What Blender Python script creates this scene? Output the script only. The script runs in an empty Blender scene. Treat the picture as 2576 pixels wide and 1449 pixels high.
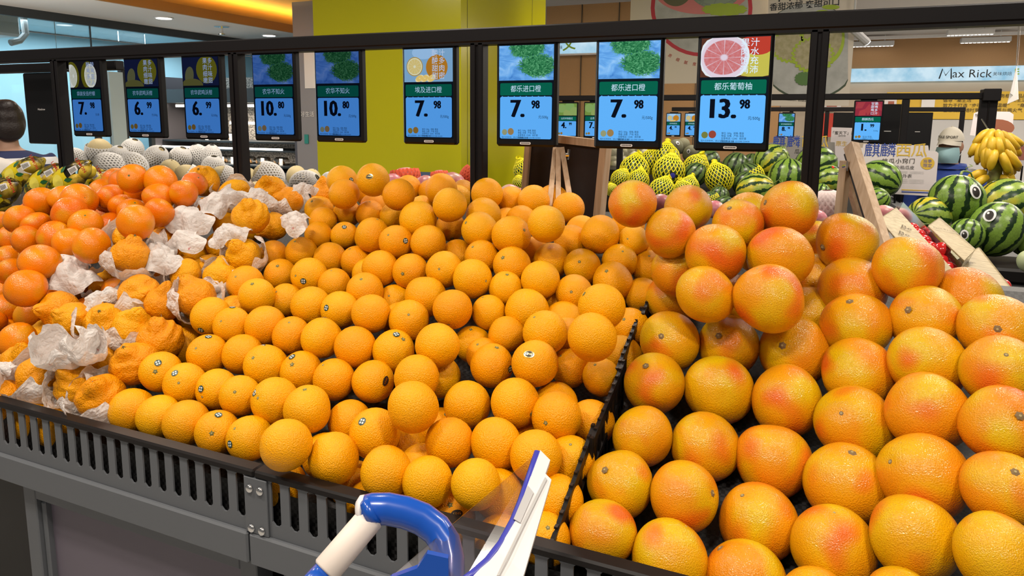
import bpy, math, random
import numpy as np
from mathutils import Vector, Matrix, Quaternion
random.seed(7)
rng = np.random.default_rng(7)
SC = bpy.context.scene
COL = SC.collection

# ------------------------------------------------------------------ camera
H = 1.5                                   # eye height above the floor
FPX, CX, CY = 1767.4, 1256.2, 561.1       # focal length and principal point for the 2576 x 1449 frame
PITCH, ROLL, YAW = 0.150086, -0.0054327, 0.4021206
def cam_axes():
    f0 = np.array([-math.sin(YAW), math.cos(YAW), 0.]); r0 = np.array([math.cos(YAW), math.sin(YAW), 0.]); u0 = np.array([0, 0, 1.])
    fw = f0*math.cos(PITCH) - u0*math.sin(PITCH); up = u0*math.cos(PITCH) + f0*math.sin(PITCH)
    r = r0*math.cos(ROLL) - up*math.sin(ROLL); u = np.cross(r, fw)
    return r, u, fw
RT, UP, FW = cam_axes()
CAMP = np.array([0, 0, H])
cd = bpy.data.cameras.new('camera'); cam = bpy.data.objects.new('camera', cd); COL.objects.link(cam)
cd.sensor_fit = 'HORIZONTAL'; cd.sensor_width = 36.0; cd.lens = FPX/2576*36
cd.shift_x = (1288-CX)/2576; cd.shift_y = (CY-724.5)/2576
cd.clip_start = 0.05; cd.clip_end = 100
cam.matrix_world = Matrix(((RT[0], UP[0], -FW[0], 0), (RT[1], UP[1], -FW[1], 0), (RT[2], UP[2], -FW[2], H), (0, 0, 0, 1)))
SC.camera = cam

# ------------------------------------------------------------------ world, lights, exposure
SC.view_settings.view_transform = 'Standard'; SC.view_settings.look = 'None'
SC.view_settings.gamma = 1.0; SC.view_settings.use_curve_mapping = False
SC.view_settings.exposure = 0.0
try: SC.cycles.use_denoising = True
except Exception: pass
SC.cycles.max_bounces = 4; SC.cycles.diffuse_bounces = 2; SC.cycles.glossy_bounces = 2; SC.cycles.transparent_max_bounces = 7; SC.cycles.caustics_reflective = False; SC.cycles.caustics_refractive = False
w = bpy.data.worlds.new('shop_air'); SC.world = w; w.use_nodes = True
bgn = w.node_tree.nodes['Background']; bgn.inputs[0].default_value = (1.0, 0.93, 0.86, 1); bgn.inputs[1].default_value = 0.15
LAMPS = [  # x, y, width, length, watts : ceiling track lamps of the fruit aisle
    (-1.6, 0.1, 0.12, 0.36, 22.5), (-0.35, -0.1, 0.12, 0.36, 22.5), (0.9, 0.1, 0.12, 0.36, 22.5), (-2.9, 0.6, 0.12, 0.36, 21.5),
    (-1.3, 2.0, 0.12, 0.36, 11), (0.6, 2.1, 0.12, 0.36, 13.5), (-0.6, -1.6, 0.12, 0.36, 13), (-3.2, 2.6, 0.2, 0.6, 16),
    (1.9, 2.2, 0.2, 0.6, 16), (-0.9, 3.4, 0.2, 0.6, 24), (1.0, 3.6, 0.2, 0.6, 28), (2.4, 4.4, 0.2, 0.6, 24),
    (-0.6, 6.4, 0.2, 0.9, 45), (1.6, 6.8, 0.2, 0.9, 50), (3.6, 7.5, 0.2, 0.9, 50), (1.5, 11.8, 0.2, 1.2, 105), (4.2, 11.8, 0.2, 1.2, 110), (6.6, 11.8, 0.2, 1.2, 60), (-5.0, 5.5, 0.2, 0.9, 40)]
LAMP_Z = 2.86
pd = bpy.data.lights.new('bakery_lamp_light', 'POINT'); pd.energy = 70; pd.shadow_soft_size = 0.15; pd.color = (1, 0.93, 0.85); pb = bpy.data.objects.new('bakery_lamp_light', pd); COL.objects.link(pb); pb.location = (-7.2, 3.9, 2.0)  # added unseen fill lamp that brightens the left soffit
for lx, ly, lw, ll, wt in LAMPS:
    ld = bpy.data.lights.new('track_lamp_light', 'AREA'); ld.shape = 'RECTANGLE'; ld.size = ll; ld.size_y = lw; ld.energy = wt; ld.color = (1.0, 0.90, 0.78)
    lo = bpy.data.objects.new('track_lamp_light', ld); COL.objects.link(lo); lo.location = (lx, ly, LAMP_Z-0.03)

# ------------------------------------------------------------------ picture ray helpers (placing things at real distances)
S3 = 2.994
ZONE = {'A': (0, 0, S3), 'B': (860, 0, S3), 'C': (1716, 0, S3), 'D': (0, 484, S3), 'E': (860, 484, S3), 'F': (1716, 484, S3), 'G': (0, 965, S3), 'H': (860, 965, S3), 'I': (1716, 965, S3),
        'J': (1720, 300, 4.954), 'K': (2056, 420, 3.813), 'L': (1200, 300, 4.954), 'M': (0, 340, 6.133), 'N': (400, 340, 5.8545), 'O': (380, 100, 4.14), 'Q': (2160, 200, 6.038), 'X': (0, 0, 1.0)}
def zpx(z, x, y):
    a = ZONE[z]; return a[0]+x/a[2], a[1]+y/a[2]
def ray(px, py):
    return FW + RT*((px-CX)/FPX) - UP*((py-CY)/FPX)
def at(px, py, d):   return CAMP + ray(px, py)*d
def atY(px, py, Y):
    r = ray(px, py); return CAMP + r*(Y/r[1])
def atX(px, py, X):
    r = ray(px, py); return CAMP + r*(X/r[0])
def atZ(px, py, Z):
    r = ray(px, py); return CAMP + r*((Z-H)/r[2])
def V(a): return Vector((float(a[0]), float(a[1]), float(a[2])))

# ------------------------------------------------------------------ object helpers
def tag(o, label=None, cat=None, group=None, kind=None):
    if label: o['label'] = label
    if cat: o['category'] = cat
    if group: o['group'] = group
    if kind: o['kind'] = kind
    return o
def empty(name, loc=(0, 0, 0), rz=0.0, parent=None):
    o = bpy.data.objects.new(name, None); COL.objects.link(o); o.location = V(loc); o.rotation_euler = (0, 0, rz); o.empty_display_size = 0.02
    if parent: o.parent = parent
    return o
def link(name, me, parent=None, loc=None, rot=None, scale=None):
    o = bpy.data.objects.new(name, me); COL.objects.link(o)
    if parent is not None: o.parent = parent
    if loc is not None: o.location = V(loc)
    if rot is not None: o.rotation_mode = 'QUATERNION'; o.rotation_quaternion = rot
    if scale is not None: o.scale = (scale,)*3 if isinstance(scale, (int, float)) else scale
    return o
class MB:
    def __init__(s): s.v = []; s.f = []; s.m = []
    def add(s, vs, fs, mi=0):
        b = len(s.v); s.v += [tuple(map(float, p)) for p in vs]; s.f += [tuple(i+b for i in f) for f in fs]; s.m += [mi]*len(fs); return s
    def box(s, lo, hi, mi=0):
        x0, y0, z0 = lo; x1, y1, z1 = hi
        return s.add([(x0,y0,z0),(x1,y0,z0),(x1,y1,z0),(x0,y1,z0),(x0,y0,z1),(x1,y0,z1),(x1,y1,z1),(x0,y1,z1)],
                     [(0,3,2,1),(4,5,6,7),(0,1,5,4),(1,2,6,5),(2,3,7,6),(3,0,4,7)], mi)
    def bevbox(s, lo, hi, b=0.003, mi=0):        # box with chamfered edges
        x0, y0, z0 = lo; x1, y1, z1 = hi; c = [(x0+x1)/2, (y0+y1)/2, (z0+z1)/2]; h = [(x1-x0)/2, (y1-y0)/2, (z1-z0)/2]
        b = min(b, *[q*0.45 for q in h]); vs = []; idx = {}
        for sx in (-1, 1):
            for sy in (-1, 1):
                for sz in (-1, 1):
                    sg = (sx, sy, sz)
                    for a in range(3):
                        p = [c[k]+sg[k]*(h[k]-(0 if k == a else b)) for k in range(3)]
                        idx[(sg, a)] = len(vs); vs.append(p)
        fs = []
        for a in range(3):
            for sa in (-1, 1):
                o1, o2 = [k for k in range(3) if k != a]
                q = []
                for s1, s2 in ((-1,-1),(1,-1),(1,1),(-1,1)):
                    sg = [0,0,0]; sg[a] = sa; sg[o1] = s1; sg[o2] = s2; q.append(idx[(tuple(sg), a)])
                fs.append(tuple(q))
        for a in range(3):
            o1, o2 = [k for k in range(3) if k != a]
            for s1 in (-1, 1):
                for s2 in (-1, 1):
                    q = []
                    for sa, w_ in ((-1, o1), (-1, o2), (1, o2), (1, o1)):
                        sg = [0,0,0]; sg[a] = sa; sg[o1] = s1; sg[o2] = s2; q.append(idx[(tuple(sg), w_)])
                    fs.append(tuple(q))
        for sx in (-1, 1):
            for sy in (-1, 1):
                for sz in (-1, 1): fs.append(tuple(idx[((sx,sy,sz), a)] for a in range(3)))
        return s.add(vs, fs, mi)
    def tube(s, pts, rad, n=8, mi=0, cap=True):
        pts = [np.array(p, float) for p in pts]; k = len(pts); rad = [rad]*k if isinstance(rad, (int, float)) else rad
        vs = []; prev = None
        for i, p in enumerate(pts):
            t = pts[min(i+1, k-1)]-pts[max(i-1, 0)]; t = t/(np.linalg.norm(t)+1e-12)
            if prev is None:
                a = np.array([0,0,1.]) if abs(t[2]) < .9 else np.array([1.,0,0]); u = np.cross(t, a)
            else: u = prev - t*(prev@t)
            u = u/(np.linalg.norm(u)+1e-12); prev = u; w2 = np.cross(t, u)
            for j in range(n):
                an = 2*math.pi*j/n; vs.append(p+(u*math.cos(an)+w2*math.sin(an))*rad[i])
        fs = [(i*n+j, i*n+(j+1) % n, (i+1)*n+(j+1) % n, (i+1)*n+j) for i in range(k-1) for j in range(n)]
        if cap: fs += [tuple(range(n-1, -1, -1)), tuple(range((k-1)*n, k*n))]
        return s.add(vs, fs, mi)
    def prism(s, poly, a, b, mi=0):             # poly: 3-D points (planar), extruded from offset a to b along its normal
        P = [np.array(p, float) for p in poly]; n = np.cross(P[1]-P[0], P[2]-P[0]); n = n/np.linalg.norm(n); k = len(P)
        vs = [p+n*a for p in P]+[p+n*b for p in P]
        fs = [tuple(range(k-1, -1, -1)), tuple(range(k, 2*k))]+[(i, (i+1) % k, k+(i+1) % k, k+i) for i in range(k)]
        return s.add(vs, fs, mi)
    def grid(s, P, closed_u=False, closed_v=False, mi=0):     # P[i][j] points
        n = len(P); m = len(P[0]); b = [p for row in P for p in row]; fs = []
        for i in range(n if closed_u else n-1):
            for j in range(m if closed_v else m-1):
                a = i; c = (i+1) % n; d = j; e = (j+1) % m
                fs.append((a*m+d, a*m+e, c*m+e, c*m+d))
        return s.add(b, fs, mi)
    def mesh(s, name, mats, smooth=False):
        me = bpy.data.meshes.new(name); me.from_pydata(s.v, [], s.f)
        for m in (mats if isinstance(mats, (list, tuple)) else [mats]): me.materials.append(m)
        if len(set(s.m)) > 1: me.polygons.foreach_set('material_index', s.m)
        if smooth: me.polygons.foreach_set('use_smooth', [True]*len(me.polygons))
        me.update(); return me
    def build(s, name, mats, parent=None, smooth=False, loc=None):
        return link(name, s.mesh(name, mats, smooth), parent, loc)
def fix_normals(me):
    import bmesh
    bm = bmesh.new(); bm.from_mesh(me); bmesh.ops.recalc_face_normals(bm, faces=bm.faces); bm.to_mesh(me); bm.free(); return me
def quat_z(d, spin=0.0):
    d = V(d).normalized(); return d.to_track_quat('Z', 'Y') @ Quaternion((0, 0, 1), spin)

# ------------------------------------------------------------------ materials
def nmat(name):
    m = bpy.data.materials.new(name); m.use_nodes = True; nt = m.node_tree; return m, nt, nt.nodes['Principled BSDF']
def nd(nt, t, ins=None, **at_):
    n = nt.nodes.new(t)
    for k, v in at_.items(): setattr(n, k, v)
    for k, v in (ins or {}).items():
        if hasattr(v, 'is_output') or isinstance(v, bpy.types.NodeSocket): nt.links.new(v, n.inputs[k])
        else: n.inputs[k].default_value = v
    return n
def c4(c): return (c[0], c[1], c[2], 1.0)
def srgb(r, g, b):
    f = lambda c: (c/255/12.92 if c/255 <= 0.04045 else ((c/255+0.055)/1.055)**2.4)
    return (f(r), f(g), f(b))
def simple(name, col, rough=0.5, metal=0.0, spec=0.5, noise=None, bump=None, emis=None, alpha=None, trans=0.0, ior=None, coat=0.0):
    m, nt, b = nmat(name)
    b.inputs['Base Color'].default_value = c4(col); b.inputs['Roughness'].default_value = rough; b.inputs['Metallic'].default_value = metal
    b.inputs['Specular IOR Level'].default_value = spec; b.inputs['Transmission Weight'].default_value = trans; b.inputs['Coat Weight'].default_value = coat
    if ior: b.inputs['IOR'].default_value = ior
    if alpha is not None: b.inputs['Alpha'].default_value = alpha
    if emis: b.inputs['Emission Color'].default_value = c4(emis[0]); b.inputs['Emission Strength'].default_value = emis[1]
    if noise or bump: tc = nd(nt, 'ShaderNodeTexCoord')
    if noise:   # (scale, second colour, contrast)
        n = nd(nt, 'ShaderNodeTexNoise', {'Vector': tc.outputs['Object'], 'Scale': noise[0], 'Detail': 4.0})
        r = nd(nt, 'ShaderNodeValToRGB', {'Fac': n.outputs['Fac']}); r.color_ramp.elements[0].position = .5-noise[2]; r.color_ramp.elements[1].position = .5+noise[2]
        r.color_ramp.elements[0].color = c4(col); r.color_ramp.elements[1].color = c4(noise[1]); nt.links.new(r.outputs[0], b.inputs['Base Color'])
    if bump:
        n = nd(nt, 'ShaderNodeTexNoise', {'Vector': tc.outputs['Object'], 'Scale': bump[0], 'Detail': 3.0})
        bp = nd(nt, 'ShaderNodeBump', {'Height': n.outputs['Fac'], 'Strength': bump[1], 'Distance': bump[2]}); nt.links.new(bp.outputs[0], b.inputs['Normal'])
    return m
def glow(name, col, s=1.0):
    m, nt, b = nmat(name); nt.nodes.remove(b)
    e = nd(nt, 'ShaderNodeEmission', {'Color': c4(col), 'Strength': s}); nt.links.new(e.outputs[0], nt.nodes['Material Output'].inputs[0]); return m
def ramp(nt, fac, stops, interp='LINEAR'):
    r = nd(nt, 'ShaderNodeValToRGB', {'Fac': fac}); cr = r.color_ramp; cr.interpolation = interp
    while len(cr.elements) < len(stops): cr.elements.new(0.5)
    for e, (p, c) in zip(cr.elements, stops): e.position = p; e.color = c4(c)
    return r.outputs[0]
def mix(nt, fac, a, b, blend='MIX'):
    n = nd(nt, 'ShaderNodeMix', data_type='RGBA', blend_type=blend)
    for i, v in ((0, fac), (6, a), (7, b)):
        if hasattr(v, 'is_output'): nt.links.new(v, n.inputs[i])
        else: n.inputs[i].default_value = v if i == 0 else c4(v)
    return n.outputs[2]
def fruit_coords(nt):
    tc = nd(nt, 'ShaderNodeTexCoord'); oi = nd(nt, 'ShaderNodeObjectInfo')
    mul = nd(nt, 'ShaderNodeMath', {0: oi.outputs['Random'], 1: 37.0}, operation='MULTIPLY')
    ad = nd(nt, 'ShaderNodeVectorMath', {0: tc.outputs['Object'], 1: mul.outputs[0]}, operation='ADD')
    return tc.outputs['Object'], ad.outputs[0], oi.outputs['Random']
def citrus(name, c_lo, c_hi, rough, pore, pdist, rind=None, patch=None, dots=None, coat=0.0, wob=None, bstr=0.6, nw=0.35):
    m, nt, b = nmat(name); o, q, rnd = fruit_coords(nt)
    big = nd(nt, 'ShaderNodeTexNoise', {'Vector': q, 'Scale': 0.9, 'Detail': 0.0})
    t = nd(nt, 'ShaderNodeMath', {0: big.outputs['Fac'], 1: rnd}, operation='ADD')
    t2 = nd(nt, 'ShaderNodeMapRange', {'Value': t.outputs[0], 1: 0.45, 2: 1.5})
    col = mix(nt, t2.outputs[0], c_lo, c_hi)
    if patch:
        pn = nd(nt, 'ShaderNodeTexNoise', {'Vector': q, 'Scale': patch[1], 'Detail': 0.0})
        pm = nd(nt, 'ShaderNodeMapRange', {'Value': pn.outputs['Fac'], 1: patch[2], 2: patch[3]})
        col = mix(nt, pm.outputs[0], col, patch[0])
    if rind:   # second, smaller patch colour
        pn = nd(nt, 'ShaderNodeTexNoise', {'Vector': q, 'Scale': rind[1]*1.13, 'Detail': 0.0})
        pm = nd(nt, 'ShaderNodeMapRange', {'Value': pn.outputs['Fac'], 1: rind[2], 2: rind[3]})
        col = mix(nt, pm.outputs[0], col, rind[0])
    n1 = nd(nt, 'ShaderNodeTexVoronoi', {'Vector': q, 'Scale': pore}) if dots else None
    if dots:
        dm = nd(nt, 'ShaderNodeMapRange', {'Value': n1.outputs['Distance'], 1: 0.10, 2: 0.30, 3: dots[2], 4: 0.0})
        col = mix(nt, dm.outputs[0], col, dots[0])
    nt.links.new(col, b.inputs['Base Color']); b.inputs['Roughness'].default_value = rough; b.inputs['Specular IOR Level'].default_value = 0.30; b.inputs['Coat Weight'].default_value = coat; b.inputs['Coat Roughness'].default_value = 0.11
    n2 = nd(nt, 'ShaderNodeTexNoise', {'Vector': q, 'Scale': pore*0.45, 'Detail': 0.0}) if dots else None
    if dots: h = nd(nt, 'ShaderNodeMath', {0: n2.outputs['Fac'], 1: nw, 2: n1.outputs['Distance']}, operation='MULTIPLY_ADD').outputs[0]
    else: h = nd(nt, 'ShaderNodeTexNoise', {'Vector': q, 'Scale': pore*1.35, 'Detail': 1.0, 'Roughness': 0.4}).outputs['Fac']; pdist = pdist*1.25
    if wob:
        n3 = nd(nt, 'ShaderNodeTexNoise', {'Vector': q, 'Scale': wob[0], 'Detail': 1.0})
        h3 = nd(nt, 'ShaderNodeMath', {0: n3.outputs['Fac'], 1: wob[1], 2: h}, operation='MULTIPLY_ADD'); h = h3.outputs[0]
    bp = nd(nt, 'ShaderNodeBump', {'Height': h, 'Strength': bstr, 'Distance': pdist}); nt.links.new(bp.outputs[0], b.inputs['Normal']); nt.links.new(bp.outputs[0], b.inputs['Coat Normal'])
    return m
MT = {}
MT['orange'] = citrus('orange_peel', (0.98, 0.46, 0.0005), (0.96, 0.365, 0.0005), 0.36, 16, 0.0024, coat=0.06)
MT['mandarin'] = citrus('mandarin_peel', (0.92, 0.27, 0.0005), (0.84, 0.165, 0.0005), 0.26, 15, 0.0011, patch=((0.78, 0.30, 0.004), 1.2, 0.55, 0.75), coat=0.2)
MT['dekopon'] = citrus('dekopon_peel', (0.95, 0.43, 0.0005), (0.88, 0.31, 0.0005), 0.42, 13, 0.0032, wob=(4.5, 1.4))
MT['grapefruit'] = citrus('grapefruit_peel', (0.82, 0.42, 0.002), (0.82, 0.25, 0.004), 0.36, 27, 0.0010, patch=((0.76, 0.47, 0.002), 0.8, 0.50, 0.72), rind=((0.80, 0.14, 0.008), 0.95, 0.57, 0.82), dots=((0.58, 0.14, 0.002), 30, 0.7), coat=0.45, nw=0.12)
MT['lemon'] = citrus('lemon_peel', (0.92, 0.70, 0.06), (0.85, 0.58, 0.04), 0.38, 16, 0.0012)
MT['apple'] = citrus('apple_skin', (0.80, 0.30, 0.32), (0.72, 0.22, 0.28), 0.35, 30, 0.0002, patch=((0.85, 0.55, 0.45), 1.4, 0.5, 0.75), coat=0.45, nw=0.12)
MT['tomato'] = simple('tomato_skin', (0.70, 0.02, 0.02), 0.18, coat=0.3)
MT['palemelon'] = citrus('pale_melon_skin', (0.80, 0.67, 0.36), (0.74, 0.60, 0.33), 0.5, 20, 0.0006, dots=((0.45, 0.33, 0.15), 9, 0.35))
MT['cantaloupe'] = citrus('cantaloupe_skin', (0.62, 0.58, 0.44), (0.52, 0.50, 0.36), 0.6, 10, 0.004)
MT['darkmelon'] = citrus('dark_melon_skin', (0.20, 0.19, 0.11), (0.15, 0.15, 0.09), 0.6, 12, 0.003)
MT['greenmelon'] = citrus('green_melon_skin', (0.55, 0.62, 0.36), (0.50, 0.58, 0.33), 0.4, 18, 0.0004)
def watermelon(name, light, dark, n, yellow=0.0):
    m, nt, b = nmat(name); o, q, rnd = fruit_coords(nt)
    sp = nd(nt, 'ShaderNodeSeparateXYZ', {0: o})
    an = nd(nt, 'ShaderNodeMath', {0: sp.outputs[1], 1: sp.outputs[0]}, operation='ARCTAN2')
    nz = nd(nt, 'ShaderNodeTexNoise', {'Vector': q, 'Scale': 3.2, 'Detail': 5.0, 'Roughness': 0.65})
    a2 = nd(nt, 'ShaderNodeMath', {0: nz.outputs['Fac'], 1: 0.42, 2: an.outputs[0]}, operation='MULTIPLY_ADD')
    a3 = nd(nt, 'ShaderNodeMath', {0: a2.outputs[0], 1: float(n)}, operation='MULTIPLY')
    s = nd(nt, 'ShaderNodeMath', {0: a3.outputs[0]}, operation='SINE')
    nz2 = nd(nt, 'ShaderNodeTexNoise', {'Vector': q, 'Scale': 7.0, 'Detail': 3.0})
    s2 = nd(nt, 'ShaderNodeMath', {0: nz2.outputs['Fac'], 1: 1.5, 2: s.outputs[0]}, operation='MULTIPLY_ADD')
    st = nd(nt, 'ShaderNodeMapRange', {'Value': s2.outputs[0], 1: 1.08, 2: 1.26})
    vo = nd(nt, 'ShaderNodeTexVoronoi', {'Vector': q, 'Scale': 8.0}, feature='DISTANCE_TO_EDGE')
    ve = nd(nt, 'ShaderNodeMapRange', {'Value': vo.outputs['Distance'], 1: 0.0, 2: 0.05, 3: 0.45, 4: 0.0})
    lc = mix(nt, ve.outputs[0], light, dark)
    if yellow:
        yn = nd(nt, 'ShaderNodeTexNoise', {'Vector': q, 'Scale': 0.8}); ym = nd(nt, 'ShaderNodeMapRange', {'Value': yn.outputs['Fac'], 1: 0.5, 2: 0.65, 3: 0.0, 4: yellow}); lc = mix(nt, ym.outputs[0], lc, (0.72, 0.55, 0.02))
    nt.links.new(mix(nt, st.outputs[0], lc, dark), b.inputs['Base Color']); b.inputs['Roughness'].default_value = 0.3
    return m
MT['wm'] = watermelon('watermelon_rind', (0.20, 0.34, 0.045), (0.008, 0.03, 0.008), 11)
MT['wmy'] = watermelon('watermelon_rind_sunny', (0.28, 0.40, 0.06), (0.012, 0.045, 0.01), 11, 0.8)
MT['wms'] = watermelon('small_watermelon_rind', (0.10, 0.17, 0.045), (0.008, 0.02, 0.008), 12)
MT['stem'] = simple('stem_green', (0.16, 0.17, 0.05), 0.7); MT['stemb'] = simple('stem_brown', (0.22, 0.14, 0.06), 0.8); MT['stemc'] = simple('stem_core', (0.42, 0.34, 0.16), 0.8)
MT['vine'] = simple('vine_green', (0.22, 0.30, 0.08), 0.6); MT['leaf'] = simple('leaf_green', (0.06, 0.16, 0.03), 0.5)
MT['stk_green'] = simple('sticker_dark_green', (0.015, 0.06, 0.05), 0.4); MT['stk_white'] = simple('sticker_white', (0.8, 0.8, 0.8), 0.4)
MT['gold'] = simple('sticker_gold_foil', (0.85, 0.68, 0.30), 0.25, metal=1.0); MT['stk_black'] = simple('sticker_black', (0.02, 0.015, 0.012), 0.4)
MT['foam'] = simple('foam_net_white', (0.90, 0.88, 0.85), 0.8); MT['foamr'] = simple('foam_net_red', (0.90, 0.13, 0.05), 0.7)
MT['foamp'] = simple('foam_sleeve_pink_white', (0.85, 0.70, 0.68), 0.8)
MT['netyel'] = simple('net_yellow', (0.88, 0.78, 0.01), 0.6)
MT['black'] = simple('rail_black_metal', (0.007, 0.006, 0.007), 0.45, spec=0.25); MT['blackpl'] = simple('black_plastic', (0.008, 0.007, 0.007), 0.38, spec=0.35)
MT['cap'] = simple('cap_dark_brown', (0.008, 0.006, 0.006), 0.4, spec=0.25)
MT['grey'] = simple('grey_sheet_metal', (0.125, 0.135, 0.15), 0.5, bump=(300, 0.1, 0.0005)); MT['panel'] = simple('purple_grey_panel', (0.15, 0.13, 0.165), 0.5)
MT['chrome'] = simple('chrome', (0.8, 0.8, 0.8), 0.15, metal=1.0)
MT['white'] = simple('white_plastic', (0.80, 0.77, 0.76), 0.4); MT['housing'] = simple('display_black_housing', (0.006, 0.006, 0.007), 0.4, spec=0.25)
MT['bluepl'] = simple('blue_plastic', (0.008, 0.085, 0.48), 0.25, coat=0.3); MT['bluetrim'] = simple('blue_violet_trim', (0.045, 0.05, 0.42), 0.35)
MT['grip'] = simple('ivory_grip', (0.84, 0.74, 0.66), 0.5)
def liner():
    m, nt, b = nmat('black_mesh_mat'); tc = nd(nt, 'ShaderNodeTexCoord')
    mp = nd(nt, 'ShaderNodeMapping', {'Vector': tc.outputs['Object'], 'Scale': (170, 170, 170)})
    ck = nd(nt, 'ShaderNodeTexChecker', {'Vector': mp.outputs[0], 'Scale': 1.0, 'Color1': (0.024, 0.024, 0.025, 1), 'Color2': (0.003, 0.003, 0.003, 1)})
    nt.links.new(ck.outputs[0], b.inputs['Base Color']); b.inputs['Roughness'].default_value = 0.5
    bp = nd(nt, 'ShaderNodeBump', {'Height': ck.outputs[1], 'Strength': 0.6, 'Distance': 0.002}); nt.links.new(bp.outputs[0], b.inputs['Normal']); return m
MT['liner'] = liner()
def wood(name, a, bcol, sc):
    m, nt, b = nmat(name); tc = nd(nt, 'ShaderNodeTexCoord')
    mp = nd(nt, 'ShaderNodeMapping', {'Vector': tc.outputs['Object'], 'Scale': sc})
    n = nd(nt, 'ShaderNodeTexNoise', {'Vector': mp.outputs[0], 'Scale': 1.0, 'Detail': 4.0, 'Distortion': 0.6})
    nt.links.new(ramp(nt, n.outputs['Fac'], [(0.3, a), (0.7, bcol)]), b.inputs['Base Color']); b.inputs['Roughness'].default_value = 0.5; return m
MT['pine'] = wood('pale_pine', (0.78, 0.58, 0.40), (0.58, 0.38, 0.22), (90, 90, 4))
MT['kraft'] = wood('bamboo_print_card', (0.62, 0.50, 0.28), (0.36, 0.27, 0.13), (6, 220, 220))
MT['board'] = simple('chalkboard_dark', (0.022, 0.014, 0.014), 0.6)
def paper():
    m, nt, b = nmat('wrapping_tissue'); o, q, rnd = fruit_coords(nt)
    n = nd(nt, 'ShaderNodeTexNoise', {'Vector': q, 'Scale': 1.3, 'Detail': 5.0, 'Roughness': 0.7})
    mk = nd(nt, 'ShaderNodeMapRange', {'Value': n.outputs['Fac'], 1: 0.66, 2: 0.69})
    nt.links.new(mix(nt, mk.outputs[0], (0.90, 0.86, 0.83), (0.60, 0.02, 0.05)), b.inputs['Base Color']); b.inputs['Roughness'].default_value = 0.65
    n2 = nd(nt, 'ShaderNodeTexNoise', {'Vector': q, 'Scale': 4.0, 'Detail': 4.0, 'Distortion': 0.8})
    v2 = nd(nt, 'ShaderNodeTexVoronoi', {'Vector': q, 'Scale': 4.5}, feature='DISTANCE_TO_EDGE')
    hs = nd(nt, 'ShaderNodeMath', {0: v2.outputs['Distance'], 1: n2.outputs['Fac']}, operation='ADD')
    bp = nd(nt, 'ShaderNodeBump', {'Height': hs.outputs[0], 'Strength': 0.6, 'Distance': 0.005}); nt.links.new(bp.outputs[0], b.inputs['Normal'])
    tr = nd(nt, 'ShaderNodeBsdfTranslucent', {'Color': (0.8, 0.72, 0.66, 1)}); ms = nd(nt, 'ShaderNodeMixShader', {0: 0.25, 1: b.outputs[0], 2: tr.outputs[0]})
    nt.links.new(ms.outputs[0], nt.nodes['Material Output'].inputs[0]); return m
MT['paper'] = paper()
MT['clear'] = None
def clear(name, col, fac, rough=0.05):
    m, nt, b = nmat(name); tr = nd(nt, 'ShaderNodeBsdfTransparent', {'Color': c4(col)}); gl = nd(nt, 'ShaderNodeBsdfGlossy', {'Roughness': rough})
    fr = nd(nt, 'ShaderNodeFresnel', {'IOR': 1.45}); ml = nd(nt, 'ShaderNodeMath', {0: fr.outputs[0], 1: 1.0, 2: fac}, operation='MULTIPLY_ADD')
    ms = nd(nt, 'ShaderNodeMixShader', {0: ml.outputs[0], 1: tr.outputs[0], 2: gl.outputs[0]}); nt.links.new(ms.outputs[0], nt.nodes['Material Output'].inputs[0]); return m
MT['clear'] = clear('clear_plastic', (0.93, 0.90, 0.96), 0.07, 0.12)
MT['cello'] = clear('cellophane', (1.0, 0.99, 0.97), 0.04, 0.2)
MT['glass'] = clear('window_glass', (0.93, 0.97, 0.98), 0.02, 0.02)
TXT = {}
def text_mesh(s, mat, align='CENTER', bold=0.0, xs=1.0, res=2, fat=0.0):
    k = (s, mat.name, align, bold, xs, fat)
    if k in TXT: return TXT[k]
    c = bpy.data.curves.new('lettering', 'FONT'); c.body = s; c.resolution_u = res; c.align_x = align; c.align_y = 'CENTER'; c.offset = bold
    o = bpy.data.objects.new('lettering', c); COL.objects.link(o)
    me = bpy.data.meshes.new_from_object(o.evaluated_get(bpy.context.evaluated_depsgraph_get()))
    bpy.data.objects.remove(o); bpy.data.curves.remove(c); me.name = 'lettering'
    for v in me.vertices: v.co.x *= xs
    if fat:
        vs = [tuple(v.co) for v in me.vertices]; fs = [tuple(p.vertices) for p in me.polygons]; n = len(vs); me = bpy.data.meshes.new('lettering')
        me.from_pydata([(x+d, y, z+j*0.002) for j, d in enumerate((-fat, 0, fat)) for x, y, z in vs], [], [tuple(i+j*n for i in f) for j in range(3) for f in fs])
    me.materials.clear(); me.materials.append(mat); TXT[k] = me; return me
def put_text(s, mat, size, origin, ux, uy, parent, align='CENTER', bold=0.0, xs=1.0, name='lettering', fat=0.0):
    # origin, ux, uy in the parent's frame: flat lettering whose x runs along ux and y along uy
    me = text_mesh(s, mat, align, bold, xs, 2, fat); x = V(ux).normalized(); y = V(uy).normalized(); z = x.cross(y)
    o = link(name, me, parent); o.matrix_local = Matrix(((x[0], y[0], z[0], origin[0]), (x[1], y[1], z[1], origin[1]), (x[2], y[2], z[2], origin[2]), (0, 0, 0, 1))) @ Matrix.Scale(size, 4)
    return o
ORD = ['first', 'second', 'third', 'fourth', 'fifth', 'sixth', 'seventh', 'eighth', 'ninth', 'tenth', 'eleventh', 'twelfth', 'thirteenth', 'fourteenth', 'fifteenth', 'sixteenth', 'seventeenth', 'eighteenth', 'nineteenth', 'twentieth', 'twenty-first', 'twenty-second', 'twenty-third', 'twenty-fourth', 'twenty-fifth', 'twenty-sixth']
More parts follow.
